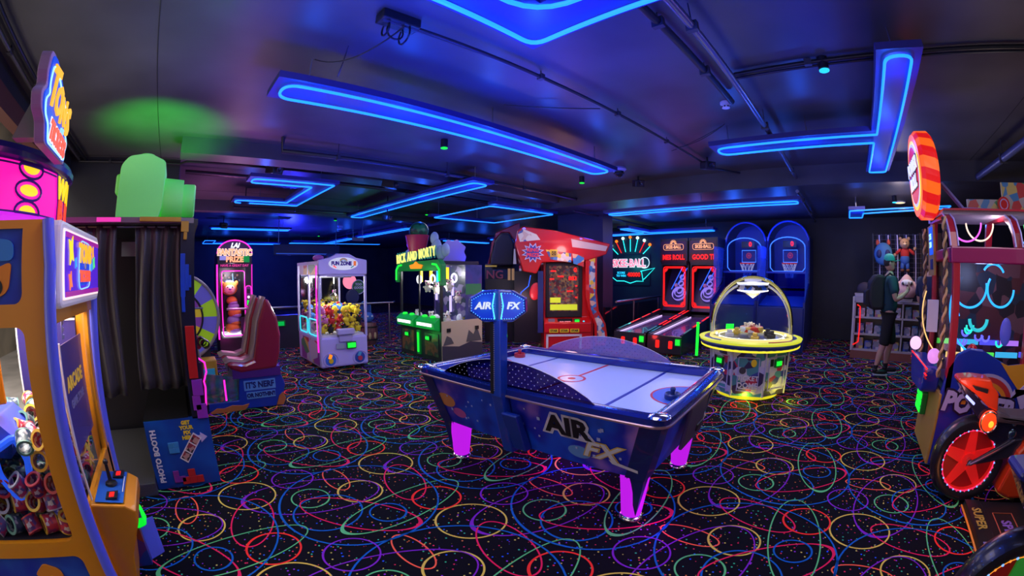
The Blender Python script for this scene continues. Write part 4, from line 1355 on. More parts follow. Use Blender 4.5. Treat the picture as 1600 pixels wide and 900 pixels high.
# ================================================================== dark ride cabinet with gold II
def ride():
    t = thing('ride_cabinet', 'black sit-in ride cabinet marked with a gold II and red dinosaur art', 'arcade game', (6.12, 6.42, 0), -45)
    t.scale = (1.07, 1.07, 1.07)
    B().prism([(0, .0), (1.3, 0), (1.3, 1.45), (.15, 1.55), (.02, 1.25)], -.34, .34, 'x').build('cabinet', black, t, bevel=.015)
    # hood
    B().prism([(-.22, 1.52), (.22, 1.52), (.24, 1.95), (.14, 2.14), (-.02, 2.16), (-.14, 2.0)], .02, .9, 'y').build('hood', mat('hood_black', (.008, .008, .01), .6), t, bevel=.03)
    B().prism([(-.32, 1.5), (-.14, 2.20), (.36, 2.42), (.42, 1.55), (.30, 1.5), (.26, 2.0), (.14, 2.2), (-.02, 2.2), (-.20, 2.0), (-.26, 1.5)], .40, .95, 'y').build('canopy', dred, t, bevel=.02)
    text('lettering', 'NG', .23, (-.14, .0, 1.33), (82, 0, 0), mat('ng_red', (.22, .02, .03), .4), t, .003, .004)
    text('lettering', 'II', .30, (.18, .004, 1.33), (82, 0, 0), mat('gold_ink', (.55, .32, .08), .35, .3, emit=.12), t, .004, .012, label='gold numeral II')
    B().box(-.33, -.1, -.003, .005, 1.49, 1.52).build('label_strip', yellow, t)
    # angled art panel at its right: jungle red with dinosaur
    B().prism([(.34, .1), (.92, .1), (.95, .8), (.86, 1.5), (.42, 1.6), (.36, 1.3)], .02, .08, 'y').build('art_panel', art('jungle', [(.03, .03, .06), (.02, .08, .10), (.16, .02, .03), (.25, .03, .02), (.02, .02, .03)], 6), t)
    body = [(.38, .14), (.50, .42), (.46, .60), (.58, .72), (.68, .70), (.80, .62), (.84, .50), (.70, .50), (.66, .40), (.80, .36), (.82, .30), (.66, .26), (.60, .14)]
    B().prism(body, -.015, .02, 'y').build('dinosaur_art', mat('dino_red', (.42, .03, .02), .4), t, bevel=.008)
    for k in range(7):
        B().at((.52 + .045 * k, .0, .72 - .01 * abs(k - 3) - (0.012 * k if k > 3 else 0))).prism([(-.014, 0), (.014, 0), (0, .045)], -.012, .012, 'y').build('dinosaur_spike', mat('spike', (.7, .35, .3), .4), t)
    B().at((.56, -.02, 1.38), (0, 20, 0)).prism([(-.09, -.05), (.0, -.10), (.10, -.04), (.09, .06), (.0, .10), (-.10, .05)], -.01, .01, 'y').build('badge', mat('badge_crimson', (.5, .02, .05), .35), t)
    text('lettering', 'RAW\nTHRILLS', .05, (.56, -.034, 1.38), (90, 20, 0), white, t, .002, .002)
    B().tube([(.92, -.02, .12), (.96, -.02, .75), (.90, -.02, .95)], .010, 5).build('led_line', gblue2, t)
    # purple seat pod with orange light
    B().prism([(.98, .0), (1.36, .0), (1.34, .45), (1.22, .95), (1.10, 1.05), (1.02, .7)], .10, .42, 'y').build('seat_pod', mat('pod_purple', (.16, .02, .30), .3, coat=.4), t, bevel=.03)
    B().prism([(1.08, .52), (1.18, .52), (1.17, .92), (1.11, .92)], .085, .11, 'y').build('pod_light', art('podart', [(1, .35, .02), (.9, .85, .7), (.7, .1, .02)], 12, emit=.9), t)
    B().box(.99, 1.05, .085, .1, .12, .18).box(1.25, 1.32, .085, .1, .14, .2).build_each('tail_light', gred, t)
    return t


ride()
light('ride_fill', 'POINT', (5.5, 5.2, .9), 8, (1, .55, .6), .1)  # unseen fill added in front so the ride's art shows


# ================================================================== ticket-roll pusher, left foreground
TO = (-1.15, 2.15, 0)


def tickets():
    t = thing('ticket_roll_game', 'orange and blue cabinet with a pink drum and heaped ticket rolls', 'arcade game', TO)
    o = TO
    X0, X1, Y0, Y1 = -1.95, -.56, 1.70, 2.60
    org = orange
    tubem = mat('blue_tube', (.10, .12, .70), .3, coat=.4, emit=.08, ecol=(.1, .15, 1))
    ab = art('tons_art', [(.01, .02, .30), (.012, .03, .42), (.02, .12, .55)], 2.2, kind='noise', rough=.4)
    # side facing the room: frame with a big window
    b = B()
    b.box(X0 + .1, -.67, Y0, Y0 + .03, .385, .455)
    b.box(-.67, X1 - .01, Y0, Y0 + .03, 0, 1.66)
    b.box(X0 + .1, -.67, Y0, Y0 + .03, 1.29, 1.37)
    b.box(X0, X0 + .1, Y0, Y0 + .03, 0, 1.66)
    b.box(X0 + .1, -.67, Y0, Y0 + .03, 1.63, 1.66)
    b.box(X0 + .1, -.67, Y0, Y0 + .03, 0, .06)
    # fillets of the window
    for (px, pz, sx, sz) in ((-.67, 1.29, -1, -1), (-.67, .455, -1, 1), (-.67, .385, -1, -1), (-.67, 1.37, -1, 1)):
        pts = [(px, pz)] + [(px + sx * .04 * (1 - math.sin(a)), pz + sz * .04 * (1 - math.cos(a))) for a in [PI / 2 * k / 5 for k in range(6)]]
        b.prism(pts, Y0, Y0 + .03, 'y')
    b.build('side_frame', org, t, o)
    B().box(X0 + .1, -.67, Y0 + .012, Y0 + .02, 1.37, 1.63).build('upper_art_panel', ab, t, o)
    B().box(X0 + .1, -.67, Y0 + .012, Y0 + .02, .06, .385).build('lower_art_panel', ab, t, o)
    a = B()
    a.at((-.80, Y0 + .008, 1.42), (0, -12, 0)).prism(rpoly([(-.14, -.05), (.06, -.02), (.10, .08), (-.10, .06)], .03), -.004, .004, 'y')
    a.build('printed_shape', mat('print_orange', (.85, .28, .02), .4), t, o)
    B().at((-.79, Y0 + .002, 1.43), (90, 0, 0)).lathe([(0, 0), (.028, 0)], 16).build('printed_shape', black, t, o)
    B().at((-.76, Y0 + .007, 1.56)).prism(rpoly([(-.05, -.04), (.05, -.04), (.045, .03), (-.045, .04)], .03), -.004, .004, 'y').build('printed_shape', mat('print_teal', (.04, .25, .65), .4), t, o)
    B().at((-.88, Y0 + .007, .30), (0, 15, 0)).prism(rpoly([(-.07, -.02), (-.02, .05), (.06, .04), (.09, -.03)], .02), -.004, .004, 'y').build('printed_shape', M['print_orange'], t, o)
    B().at((-.84, Y0 + .006, .26), (0, 25, 0)).prism(rpoly([(-.05, -.05), (.05, -.05), (.05, .02), (-.05, .02)], .02), -.004, .004, 'y').build('printed_shape', yellow, t, o)
    B().box(X0 + .1, -.67, Y0 + .02, Y0 + .024, .455, 1.29).build('window', clear, t, o)
    # other walls
    B().box(X0, X1 - .02, Y1 - .03, Y1, 0, .45).box(X0, X0 + .02, Y0 + .03, Y1, 0, .45).box(X0, X1 - .02, Y0 + .03, Y1, .40, .44).build('lower_cabinet', org, t, o)
    B().box(X0 + .1, X1 - .12, Y1 - .012, Y1 - .006, .455, 1.29).build('far_window', clear, t, o)
    b = B()
    for x in (X0, X1 - .10):
        b.box(x, x + .08, Y1 - .03, Y1, .44, 1.66)
    b.box(X0, X1 - .02, Y1 - .03, Y1, 1.29, 1.66)
    b.box(X0, X1 - .02, Y0 + .03, Y1 - .03, 1.63, 1.66)
    b.build('rear_frame', org, t, o)
    # front (facing +x)
    f = B()
    f.box(X1 - .03, X1, Y0 + .03, Y0 + .075, .40, 1.36)
    f.box(X1 - .03, X1, Y1 - .13, Y1 - .07, .40, 1.36)
    f.box(X1 - .03, X1 + .01, Y0 + .03, Y1 - .05, 1.29, 1.345)
    f.box(X1 - .03, X1, Y0 + .03, Y1 - .03, .06, .56)
    f.build('front_frame', org, t, o, bevel=.004)
    B().box(X1 - .012, X1 - .006, Y0 + .075, Y1 - .13, .56, 1.29).build('front_window', clear, t, o)
    B().tube([(X1 - .005, Y0 + .10, 1.28), (X1 + .0, Y0 + .12, .92), (X1 + .0, Y0 + .14, .56)], .006, 6).build('window_strip', mat('strip_pale', (.7, .7, .6), .3), t, o)
    # ad poster standing inside the far side
    B().box(-1.05, -.66, Y1 - .06, Y1 - .05, .74, 1.24).build('inner_poster', mat('poster_navy', (.03, .02, .14), .4, emit=.35), t, o)
    q = B()
    for (x0, x1, z0, z1) in ((-1.05, -.66, 1.24, 1.25), (-1.06, -1.05, .73, 1.25), (-1.05, -.66, .73, .74)):
        q.box(x0, x1, Y1 - .066, Y1 - .05, z0, z1)
    q.build('poster_edge', white, t, o)
    B().box(X1 - .05, X1 - .045, Y0 + .30, Y1 - .16, .70, 1.18).build('hanging_poster', mat('poster_navy', (.03, .02, .14), .4, emit=.35), t, o)
    B().box(X1 - .052, X1 - .044, Y0 + .285, Y0 + .30, .69, 1.19).build('poster_edge', white, t, o)
    text('lettering', 'ARCADE', .085, (X1 - .042 - o[0], Y0 + .50 - o[1], 1.0), (90, 0, 90), mat('poster_gold', (.8, .5, .05), .4, emit=.25), t, .001, .003)
    text('lettering', 'GAME ZONE', .05, (X1 - .042 - o[0], Y0 + .50 - o[1], .91), (90, 0, 90), mat('poster_grey', (.2, .2, .4), .4, emit=.1), t, .001, .002)
    text('lettering', 'X', .14, (X1 - .042 - o[0], Y0 + .50 - o[1], .64), (90, 0, 90), yellow, t, .001, .008)
    text('lettering', 'E', .10, (X1 - .042 - o[0], Y0 + .36 - o[1], 1.235), (90, 0, 90), mat('poster_grey', (.2, .2, .4), .4), t, .001, .004)
    # curved blue corner tubes
    for (yy, lab) in ((Y0 - .005, None), (Y1 - .02, None)):
        B().tube([(X1 + .005, yy, 1.66), (X1 + .022, yy, 1.5), (X1 + .012, yy, 1.2), (X1 + .002, yy, .9), (X1 - .002, yy, .6), (X1 - .004, yy, .3), (X1 + .02, yy, .02)], .026, 12).build('corner_tube', tubem, t, o, smooth=True)
    # marquee with screen
    mq = rect(Y0 + .03, Y1 - .04, 1.345, 1.665, .04)
    B().prism(mq, X1 - .02, X1 + .055, 'x').build('marquee', mat('marquee_cream', (.72, .68, .70), .3, emit=.10, ecol=(1, .9, .8)), t, o, bevel=.015)
    B().prism(rect(Y0 + .065, Y1 - .075, 1.375, 1.635, .006), X1 + .055, X1 + .060, 'x').build('screen_frame', glow('warm_edge', (1, .75, .75), 1.1), t, o)
    B().box(X1 + .060, X1 + .064, Y0 + .08, Y1 - .09, 1.385, 1.625).build('screen', mat('screen_violet', (.08, .02, .5), .2, emit=.8, ecol=(.09, .02, .55)), t, o)
    q = B()
    for z in (1.385, 1.605):
        q.box(X1 + .0635, X1 + .066, Y0 + .08, Y1 - .09, z, z + .02)
    q.build('screen_band', mat('band_magenta', (.4, .02, .3), .3, emit=.6), t, o)
    cy_ = (Y0 + Y1) / 2 - .0
    bp = rpoly([(cy_ - .12, 1.42), (cy_ + .10, 1.43), (cy_ + .10, 1.59), (cy_ - .10, 1.60)], .05)
    B().prism(bp, X1 + .064, X1 + .067, 'x').build('badge', mat('badge_blue', (.01, .06, .6), .3, emit=.7), t, o)
    B().tube([(X1 + .068, p[0], p[1]) for p in rpoly([(cy_ - .14, 1.405), (cy_ + .12, 1.415), (cy_ + .12, 1.605), (cy_ - .12, 1.612)], .06)], .003, 4, True).build('badge_outline', glow('badge_line', (.3, .7, 1), 1), t, o)
    gold = glow('gold_letters', (1.0, .50, .02), 1.0)
    rdl = glow('red_letters', (1.0, .10, .05), 1.0)
    text('lettering', 'TONS', .105, (X1 + .07 - o[0], cy_ - o[1], 1.555), (90, 0, 90), gold, t, .002, .006)
    text('lettering', 'OF', .03, (X1 + .07 - o[0], cy_ - o[1], 1.505), (90, 0, 90), white, t, .002, .002)
    text('lettering', 'TICKETS', .062, (X1 + .07 - o[0], cy_ - o[1], 1.46), (90, 0, 90), rdl, t, .002, .004)
    for (dy, dz, s, m_) in ((-.28, .055, .05, 'y'), (-.29, -.06, .032, 'r'), (.20, .07, .026, 'o'), (.23, .02, .026, 'g'), (.17, -.0, .018, 'c'), (-.19, .01, .02, 'c')):
        mm = {'y': glow('tk_yellow', (1, .8, .02), 1), 'r': glow('tk_red', (1, .2, .05), 1), 'o': glow('tk_orange', (1, .4, .03), 1), 'g': glow('tk_green', (.1, .9, .2), .9), 'c': glow('tk_cyan', (.05, .4, 1), .9)}[m_]
        B().at((X1 + .067, cy_ + dy, 1.505 + dz), (15, 0, 0)).prism([(-s * .7, -s), (0, -s * .6), (s * .7, -s), (s * .5, 0), (s * .7, s), (0, s * .6), (-s * .7, s), (-s * .5, 0)], -.002, .002, 'x').build('screen_shape', mm, t, o)
    # pink lit drum on top
    cx, cyy = -1.20, 2.15
    Rd = .56
    B().lathe([(0, 1.69), (Rd, 1.69), (Rd, 1.705)], 64, 0, (cx, cyy, 0)).build('drum_base', mat('drum_violet', (.15, .02, .45), .3, emit=.3), t, o, smooth=True)
    B().lathe([(Rd, 1.70), (Rd + .004, 1.94), (0, 1.94)], 72, 0, (cx, cyy, 0)).build('drum', glow('drum_pink', (1.0, .006, .42), 1.0), t, o, smooth=True)
    B().lathe([(Rd + .002, 1.925), (Rd + .03, 1.94), (Rd + .035, 1.96), (Rd + .02, 1.985), (0, 1.99)], 72, 0, (cx, cyy, 0)).build('drum_rim', mat('rim_indigo', (.03, .02, .30), .25, coat=.4), t, o, smooth=True)
    B().lathe([(Rd + .004, 1.70), (Rd + .02, 1.69), (Rd + .022, 1.72), (Rd + .006, 1.735)], 72, 0, (cx, cyy, 0)).build('drum_band', glow('drum_violet_glow', (.7, .02, .8), .9), t, o, smooth=True)
    inkb = mat('drum_ink', (.03, .01, .20), .4, emit=.1)

    def on_drum(a, z, dr=.006):
        return (cx + (Rd + dr) * math.cos(R(a)), cyy + (Rd + dr) * math.sin(R(a)), z)
    ya = glow('drum_yellow', (1.0, .72, .0), 1.0)
    for ac in (-31, -85, -140):             # yellow beads with indigo outlines
        for (zz, hh, aw) in ((1.825, .022, 5.6), (1.915, .028, 5.2), (1.74, .028, 5.2)):
            pts = [on_drum(ac + aw * math.cos(u), zz + hh * math.sin(u) * (1 if abs(zz - 1.825) < .01 else 1.0)) for u in [2 * PI * k / 16 for k in range(16)]]
            pts = [(p[0], p[1], min(1.918, max(1.74, p[2]))) for p in pts]
            B().add(pts, [tuple(range(16))]).build('drum_bead', ya, t, o)
            B().tube([on_drum(ac + (aw + 2.4) * math.cos(u), min(1.92, max(1.738, zz + (hh + .016) * math.sin(u)))) for u in [2 * PI * k / 20 for k in range(20)]], .0055, 5, True).build('drum_line', inkb, t, o)
        for s in (-1, 1):
            for z0 in (1.738, 1.915):
                B().tube([on_drum(ac + s * (6.5 + k * 2.6), z0) for k in range(6)], .004, 5).build('drum_line', inkb, t, o)
    # curved words to the right of the beads
    for (word, z, s, m_) in (('WIN', 1.870, .12, ya), ('BIG', 1.775, .12, glow('drum_red', (1.0, .06, .02), 1.0))):
        for k, ch in enumerate(word):
            a_ = -3 + k * 9
            p = on_drum(a_, z, .008)
            text('lettering', ch, s, (p[0] - o[0], p[1] - o[1], p[2]), (90, 0, a_ + 90), m_, t, .003, .006)
            p = on_drum(a_, z, .004)
            text('lettering', ch, s, (p[0] - o[0], p[1] - o[1], p[2]), (90, 0, a_ + 90), inkb, t, .002, .014)
    for q in t.children:
        if q.name.startswith('drum'):
            q.location.z -= .035
    for q in t.children:
        if q.name.startswith('lettering') and q.location.z > 1.75 and q.data.materials[0] in (ya, inkb, M['drum_red']):
            q.location.z -= .035
    # tall topper sign, facing the hall's front
    tp = [(-.19, 0), (.20, 0), (.21, .10), (.26, .20), (.20, .30), (.27, .40), (.24, .50), (.10, .56), (-.02, .66), (-.12, .70), (-.20, .68), (-.23, .50), (-.21, .42), (-.28, .34), (-.27, .22), (-.20, .16)]
    tp = [(p[0] * .86 - (p[1] - .3) * .22, p[1] * .40 + 1.905) for p in tp]
    tp = rpoly(tp, .02, 3)
    ty = 1.70
    X = -.585
    base = B()
    base.at((X, ty, 0), (0, 0, 0)).prism(tp, -.045, 0, 'x')
    base.build('topper_sign', mat('topper_mauve', (.30, .22, .42), .35), t, o, bevel=.01)
    fc = [(p[0] * .90, 1.905 + (p[1] - 1.905) * .94 + .008) for p in tp]
    B().at((X, ty, 0)).prism(fc, .0, .006, 'x').build('topper_face', glow('topper_blue', (.01, .07, .75), .85), t, o)
    B().at((X, ty, 0)).tube([(.009, p[0] * .90, 1.925 + (p[1] - 1.925) * .88) for p in fc], .004, 5, True).build('topper_outline', glow('topper_line', (.35, .8, 1.0), 1.3), t, o)
    for k, (ch, u, z, s) in enumerate((('T', -.135, 2.085, .18), ('O', -.040, 2.070, .14), ('N', .050, 2.060, .13), ('S', .140, 2.050, .145))):
        text('lettering', ch, s, (X + .012 - o[0], ty + u - o[1], z), (90, -6, 90), gold, t, .004, .005, sx=.92)
    text('lettering', 'OF', .038, (X + .012 - o[0], ty + .08 - o[1], 1.995), (90, 0, 90), glow('of_blue', (.3, .7, 1), 1), t, .003, .002)
    text('lettering', 'TICKETS', .085, (X + .012 - o[0], ty + .045 - o[1], 1.952), (90, 4, 90), rdl, t, .004, .004, sx=.80)
    text('lettering', 'TICKETS', .085, (X + .009 - o[0], ty + .045 - o[1], 1.952), (90, 4, 90), glow('tick_halo', (.9, .9, 1), .9), t, .002, .010, sx=.80, label='white halo of the red letters')
    B().prism([(-.74, 1.93), (-.64, 1.93), (-.64, 2.12), (-.66, 2.12)], 1.62, 1.68, 'y').build('topper_brace', mat('brace_grey', (.20, .20, .22), .5), t, o)
    # control box at the front
    b = B().prism([(X1 - .005, .44), (X1 - .005, .565), (-.40, .545), (-.355, .515), (-.36, .46), (-.44, .30), (-.50, .06), (X1 - .005, .06)], 1.79, 2.14, 'y')
    b.build('control_box', org, t, o, bevel=.008)
    B().add([(X1 + .02, 1.805, .5705), (-.405, 1.805, .553), (-.405, 2.125, .553), (X1 + .02, 2.125, .5705)], [(0, 1, 2, 3)]).build('control_panel', mat('cp_teal', (.02, .12, .50), .3), t, o)
    js = B().lathe([(.032, 0), (.028, .012), (.012, .02), (0, .02)], 18, 0, (-.475, 1.98, .564)).build('joystick', black, t, o, smooth=True)
    q = B().tube([(-.475, 1.98, .575), (-.475, 1.98, .665)], [.011, .008], 10)
    q.ball((-.475, 1.98, .672), .014)
    q.build('stick', mat('stick_black', (.015, .012, .012), .3), js, o, smooth=True)
    for (x, y) in ((-.46, 1.86), (-.445, 2.08)):
        q = B().box(x - .028, x + .028, y - .035, y + .035, .562, .570).build('credit_display', black, t, o)
        B().box(x - .012, x + .012, y - .022, y + .022, .570, .5715).build('digits', gred, q, o)
    B().box(-.415, -.41, 1.90, 2.06, .557, .560).build('label_strip', white, t, o)
    # green ticket outlet and column beneath
    rd = B().prism([(-.50, .34), (-.46, .37), (-.40, .33), (-.385, .25), (-.43, .235), (-.52, .24)], 2.13, 2.22, 'y').build('ticket_outlet', mat('outlet_green', (.01, .55, .03), .3, emit=.9, ecol=(0, .9, .03)), t, o, bevel=.012)
    B().box(-.43, -.40, 2.125, 2.13, .30, .345).build('outlet_label', mat('outl', (.15, .15, .4), .3), rd, o)
    B().box(-.54, -.44, 2.145, 2.215, .0, .235).build('outlet_column', art('col_art', [(.02, .05, .3), (.10, .03, .2), (.03, .15, .25), (.3, .05, .02)], 10), t, o)
    B().prism([(-.44, 2.2), (-.38, 2.24), (-.36, 2.26), (-.44, 2.22)], .0, .23, 'z').build('outlet_fin', tubem, t, o)
    # hexagonal blue chute frame and its hood inside
    B().prism(rpoly([(-1.30, .80), (-.90, .77), (-.86, .86), (-.95, .93), (-1.30, .93)], .01), 1.82, 2.1, 'y').build('chute_hood', mat('hood_blue', (.05, .08, .6), .3, emit=.15), t, o)
    hx = [(-.905, .64), (-.835, .66), (-.815, .74), (-.835, .86), (-.90, .87), (-.975, .80), (-.965, .70)]
    hx = [(-.91, .60), (-.84, .665), (-.825, .76), (-.86, .86), (-.965, .82), (-.965, .72)]
    fr = B().tube([(p[0], 1.80 + (p[0] + .9) * .5, p[1]) for p in rpoly(hx, .02, 2)], .018, 8, True)
    fr.build('chute_frame', mat('frame_lightblue', (.03, .12, .9), .25, emit=.5, ecol=(.02, .12, 1)), t, o, smooth=True)
    B().add([(p[0], 1.81 + (p[0] + .9) * .5, p[1]) for p in hx], [tuple(range(6))]).build('chute_glass', glass('chute_glass', (.15, .3, .3), .3), t, o)
    # coin-value board inside, at left
    q = B().at((-1.03, 1.86, 1.06), (0, 0, 25))
    q.box(-.14, .14, -.02, .02, -.09, .09)
    q.build('value_board', org, t, o, bevel=.008)
    B().at((-1.03, 1.835, 1.06), (0, 0, 25)).box(-.10, .10, -.002, .002, -.07, .07).build('value_face', black, t, o)
    text('lettering', 'WIN\nUP TO\n1000', .045, (-1.03 - o[0], 1.83 - o[1], 1.06), (90, 0, 25), gred, t, .001, .001)
    B().box(X0 + .02, X1 - .03, Y0 + .03, Y1 - .03, .44, .455).build('play_deck', mat('deck', (.03, .03, .05), .5), t, o)
    return t


tickets()
light('tickets_inner', 'AREA', (-1.0, 2.15, 1.60), 26, (1, .93, .85), .7, (0, 0, 0))
light('tickets_drum', 'POINT', (-.35, 1.3, 1.85), 1.2, (1, .1, .6), .1)


def make_roll(label, body, rim):
    t = thing('ticket_roll', label, 'ticket roll', (0, 0, -5), 0, 'ticket rolls heaped behind the glass')
    B().lathe([(.032, -.030), (.042, -.030), (.042, .030), (.032, .030), (.032, -.030)], 18).build('paper_roll', body, t, smooth=True)
    for s in (-1, 1):
        B().lathe([(.031, s * .030), (.043, s * .030), (.043, s * .036), (.031, s * .036), (.031, s * .030)], 18).build('rim', rim, t, smooth=True)
    return t


rl = [('yellow rimmed ticket roll in the heap behind the left game\'s glass', art('roll_a', [(.6, .04, .08), (.75, .65, .65), (.3, .03, .14)], 60), mat('rim_y', (.80, .50, .06), .35)),
      ('green rimmed ticket roll in the heap behind the left game\'s glass', art('roll_b', [(.05, .10, .14), (.4, .45, .5), (.02, .05, .12)], 60), mat('rim_g', (.12, .32, .28), .35)),
      ('red rimmed ticket roll in the heap behind the left game\'s glass', art('roll_c', [(.35, .02, .05), (.5, .45, .5), (.08, .02, .15)], 60), mat('rim_r', (.60, .05, .07), .35)),
      ('grey white rimmed ticket roll in the heap behind the left game\'s glass', art('roll_d', [(.10, .08, .30), (.6, .55, .6), (.4, .03, .15)], 60), mat('rim_w', (.45, .45, .52), .35))]
protos = [make_roll(*r) for r in rl]
rnd = random.Random(11)
spots = []
for k in range(5):
    z = .50 + .087 * k
    for i in range(7):
        for j in range(8):
            x = -.70 - .093 * i - (.045 if k % 2 else 0)
            y = 1.785 + .092 * j + (.02 if k % 2 else 0)
            if y > 2.50 or (j > 2 and i > 1 and k < 4) or x < -1.28:
                continue
            if k >= 3 and x < -.80 and x > -1.02 and y < 1.95:
                continue
            if k == 4 and rnd.random() < .35:
                continue
            spots.append((x, y, z))
used = set()
for n, (x, y, z) in enumerate(spots):
    q = rnd.choice((0, 0, 1, 1, 2, 3, 3))
    rot = (R(90 + rnd.uniform(-35, 35)), R(rnd.uniform(-15, 15)), R(rnd.uniform(-60, 60)))
    if rnd.random() < .18:
        rot = (R(rnd.uniform(-30, 30)), R(rnd.uniform(-30, 30)), 0)
    loc = (x + rnd.uniform(-.004, .004), y + rnd.uniform(-.003, .003), z + rnd.uniform(-.004, .004))
    if q not in used:
        used.add(q)
        protos[q].location = loc
        protos[q].rotation_euler = rot
    else:
        dup(protos[q], loc, rot)
for q in range(4):
    if q not in used:
        protos[q].location = (-.7, 2.3, .95)


# ================================================================== photo booth
def booth():
    o = (-.4, 3.6, 0)
    t = thing('photo_booth', 'dark photo booth with black curtains, block puzzle edging and a giant green camera on top', 'photo booth', o)
    Y0 = 3.03
    shell = mat('booth_black', (.012, .012, .02), .4)
    B().box(-1.05, .10, 4.25, 4.45, 0, 1.80).box(-1.05, .12, Y0 + .02, 4.45, 1.79, 1.83).box(.07, .10, 3.25, 4.45, .5, 1.80).build('cabinet', shell, t, o)
    B().box(0, .10, Y0, Y0 + .22, .5, 1.80).build('side_column', mat('column_night', (.008, .01, .03), .35), t, o)
    B().box(-1.05, .09, Y0 + .01, Y0 + .03, 1.80, 1.835).build('header_strip', mat('header_steel', (.25, .22, .28), .3, .6), t, o)
    B().box(-.62, -.44, Y0 + .003, Y0 + .012, 1.805, 1.832).build('header_light', glow('hdr_pink', (1, .05, .5), .8), t, o)
    # bench and front panel
    B().box(-.37, -.03, Y0 + .01, 3.95, .50, .52).build('bench_top', mat('bench', (.012, .012, .013), .3), t, o)
    B().box(-.37, .12, Y0, Y0 + .03, .01, .51).build('front_panel', art('booth_art', [(.005, .01, .05), (.006, .05, .30), (.008, .09, .42)], 2.6, kind='noise'), t, o)
    B().box(-.37, .10, Y0 + .03, 4.25, 0, .50).build('base', shell, t, o)
    text('lettering', 'PHOTO BOOTH', .058, (-.315 - o[0], Y0 - .004 - o[1], .255), (90, -90, 0), white, t, .001, .0025, sx=.92)
    text('lettering', 'GET\nYOUR\nPIX\nHERE', .036, (-.06 - o[0], Y0 - .004 - o[1], .425), (90, 0, 0), yellow, t, .001, .002)
    B().prism([(-.01, .345), (.035, .345), (.035, .325), (.085, .362), (.035, .40), (.035, .378), (-.01, .378)], Y0 - .005, Y0, 'y').build('printed_arrow', mat('arrow_lilac', (.55, .48, .72), .4), t, o)
    q = B().at((-.055, Y0 - .004, .295), (0, 38, 0))
    q.box(-.035, .035, -.002, .002, -.11, .11)
    st = q.build('printed_photo_strip', white, t, o)
    for k in (-1, 0, 1):
        B().at((-.055, Y0 - .0065, .295), (0, 38, 0)).box(-.028, .028, -.001, .001, k * .07 - .03, k * .07 + .03).build('printed_photo', art('photo_tile', [(.3, .03, .05), (.5, .3, .25), (.03, .02, .03)], 40), st, o)

    def blocks(cells, s, x, z, m, name, y=Y0 - .003, d=.012):
        b = B()
        for (i, j) in cells:
            b.box(x + i * s, x + (i + 1) * s, y - d + .004, y + .001, z + j * s, z + (j + 1) * s)
        return b.build(name, m, t, o, bevel=.003)
    blocks([(0, 0), (1, 0), (2, 0), (1, 1)], .055, -.17, .03, mat('block_red', (.5, .02, .02), .4), 'printed_block')
    blocks([(0, 0), (1, 0), (0, 1)], .045, -.23, .05, mat('block_plum', (.22, .03, .28), .4), 'printed_block')
    blocks([(0, 0), (1, 0), (1, 1), (0, 1)], .04, -.22, .27, mat('block_cyan', (.04, .25, .55), .4), 'printed_block')
    # stepped blocks climbing the column
    bl, rd, vi, ye = mat('tet_blue', (.01, .07, .55), .35), mat('tet_red', (.55, .015, .015), .35), mat('tet_violet', (.28, .03, .42), .35), mat('tet_yellow', (.55, .32, .03), .4)

    def col(x0, x1, z0, z1, m):
        B().box(x0, x1, Y0 - .018, Y0 + .002, z0, z1).build('puzzle_block', m, t, o, bevel=.003)
    col(.0, .035, 1.32, 1.60, bl)
    col(.035, .062, 1.36, 1.53, bl)
    col(.062, .078, 1.38, 1.46, bl)
    col(.005, .03, 1.22, 1.32, bl)
    col(.02, .085, .78, 1.13, rd)
    col(.03, .108, .66, .77, vi)
    col(.02, .08, .56, .66, vi)
    col(.04, .118, .50, .60, vi)
    col(-.30, .0, 1.805, 1.835, ye)
    col(.0, .055, 1.74, 1.81, ye)
    col(.02, .045, 1.69, 1.74, ye)
    # step plate
    dp_ = mat('diamond_plate', (.20, .20, .22), .35, .8)
    nt = dp_.node_tree
    tc = nt.nodes.new('ShaderNodeTexCoord')
    v = nt.nodes.new('ShaderNodeTexChecker')
    v.inputs['Scale'].default_value = 55
    bp = nt.nodes.new('ShaderNodeBump')
    bp.inputs['Strength'].default_value = .8
    bp.inputs['Distance'].default_value = .01
    nt.links.new(tc.outputs['Object'], v.inputs[0])
    nt.links.new(v.outputs['Fac'], bp.inputs['Height'])
    nt.links.new(bp.outputs[0], nt.nodes['Principled BSDF'].inputs['Normal'])
    B().box(-1.02, -.375, 2.96, 4.2, .0, .10).build('step', dp_, t, o, bevel=.006)
    # curtain rod and two gathered curtains
    B().tube([(-.95, 3.14, 1.785), (.07, 3.14, 1.785)], .011, 8).ball((.07, 3.14, 1.785), .018).build('curtain_rod', steel, t, o)
    cm_ = mat('curtain_black', (.060, .054, .058), .42)

    def curtain(x0, x1, zb, folds, seed):
        r_ = random.Random(seed)
        N, K = folds * 10, 14
        vs = []
        for j in range(K + 1):
            tt = j / K
            z = 1.81 - tt * (1.81 - zb)
            sp = 1 + .0 * tt
            for i in range(N + 1):
                u = i / N
                x = x0 + (x1 - x0) * u
                amp = .012 + .018 * min(1, tt * 3)
                y = 3.14 + amp * math.sin(2 * PI * folds * u + .5 * math.sin(3 * u + tt * 2)) + .006 * math.sin(17 * u + 5 * tt)
                if j == 0:
                    y += .008 * math.sin(90 * u)
                vs.append((x + .012 * math.sin(5 * tt + 4 * u), y, z + .008 * math.sin(9 * u) * tt))
        fs = [(j * (N + 1) + i, j * (N + 1) + i + 1, (j + 1) * (N + 1) + i + 1, (j + 1) * (N + 1) + i) for j in range(K) for i in range(N)]
        c = B().add(vs, fs).build('curtain', cm_, t, o, smooth=True)
        c.modifiers.new('thick', 'SOLIDIFY').thickness = .004
    curtain(-.90, -.47, .67, 4, 1)
    curtain(-.345, .02, .70, 4, 2)
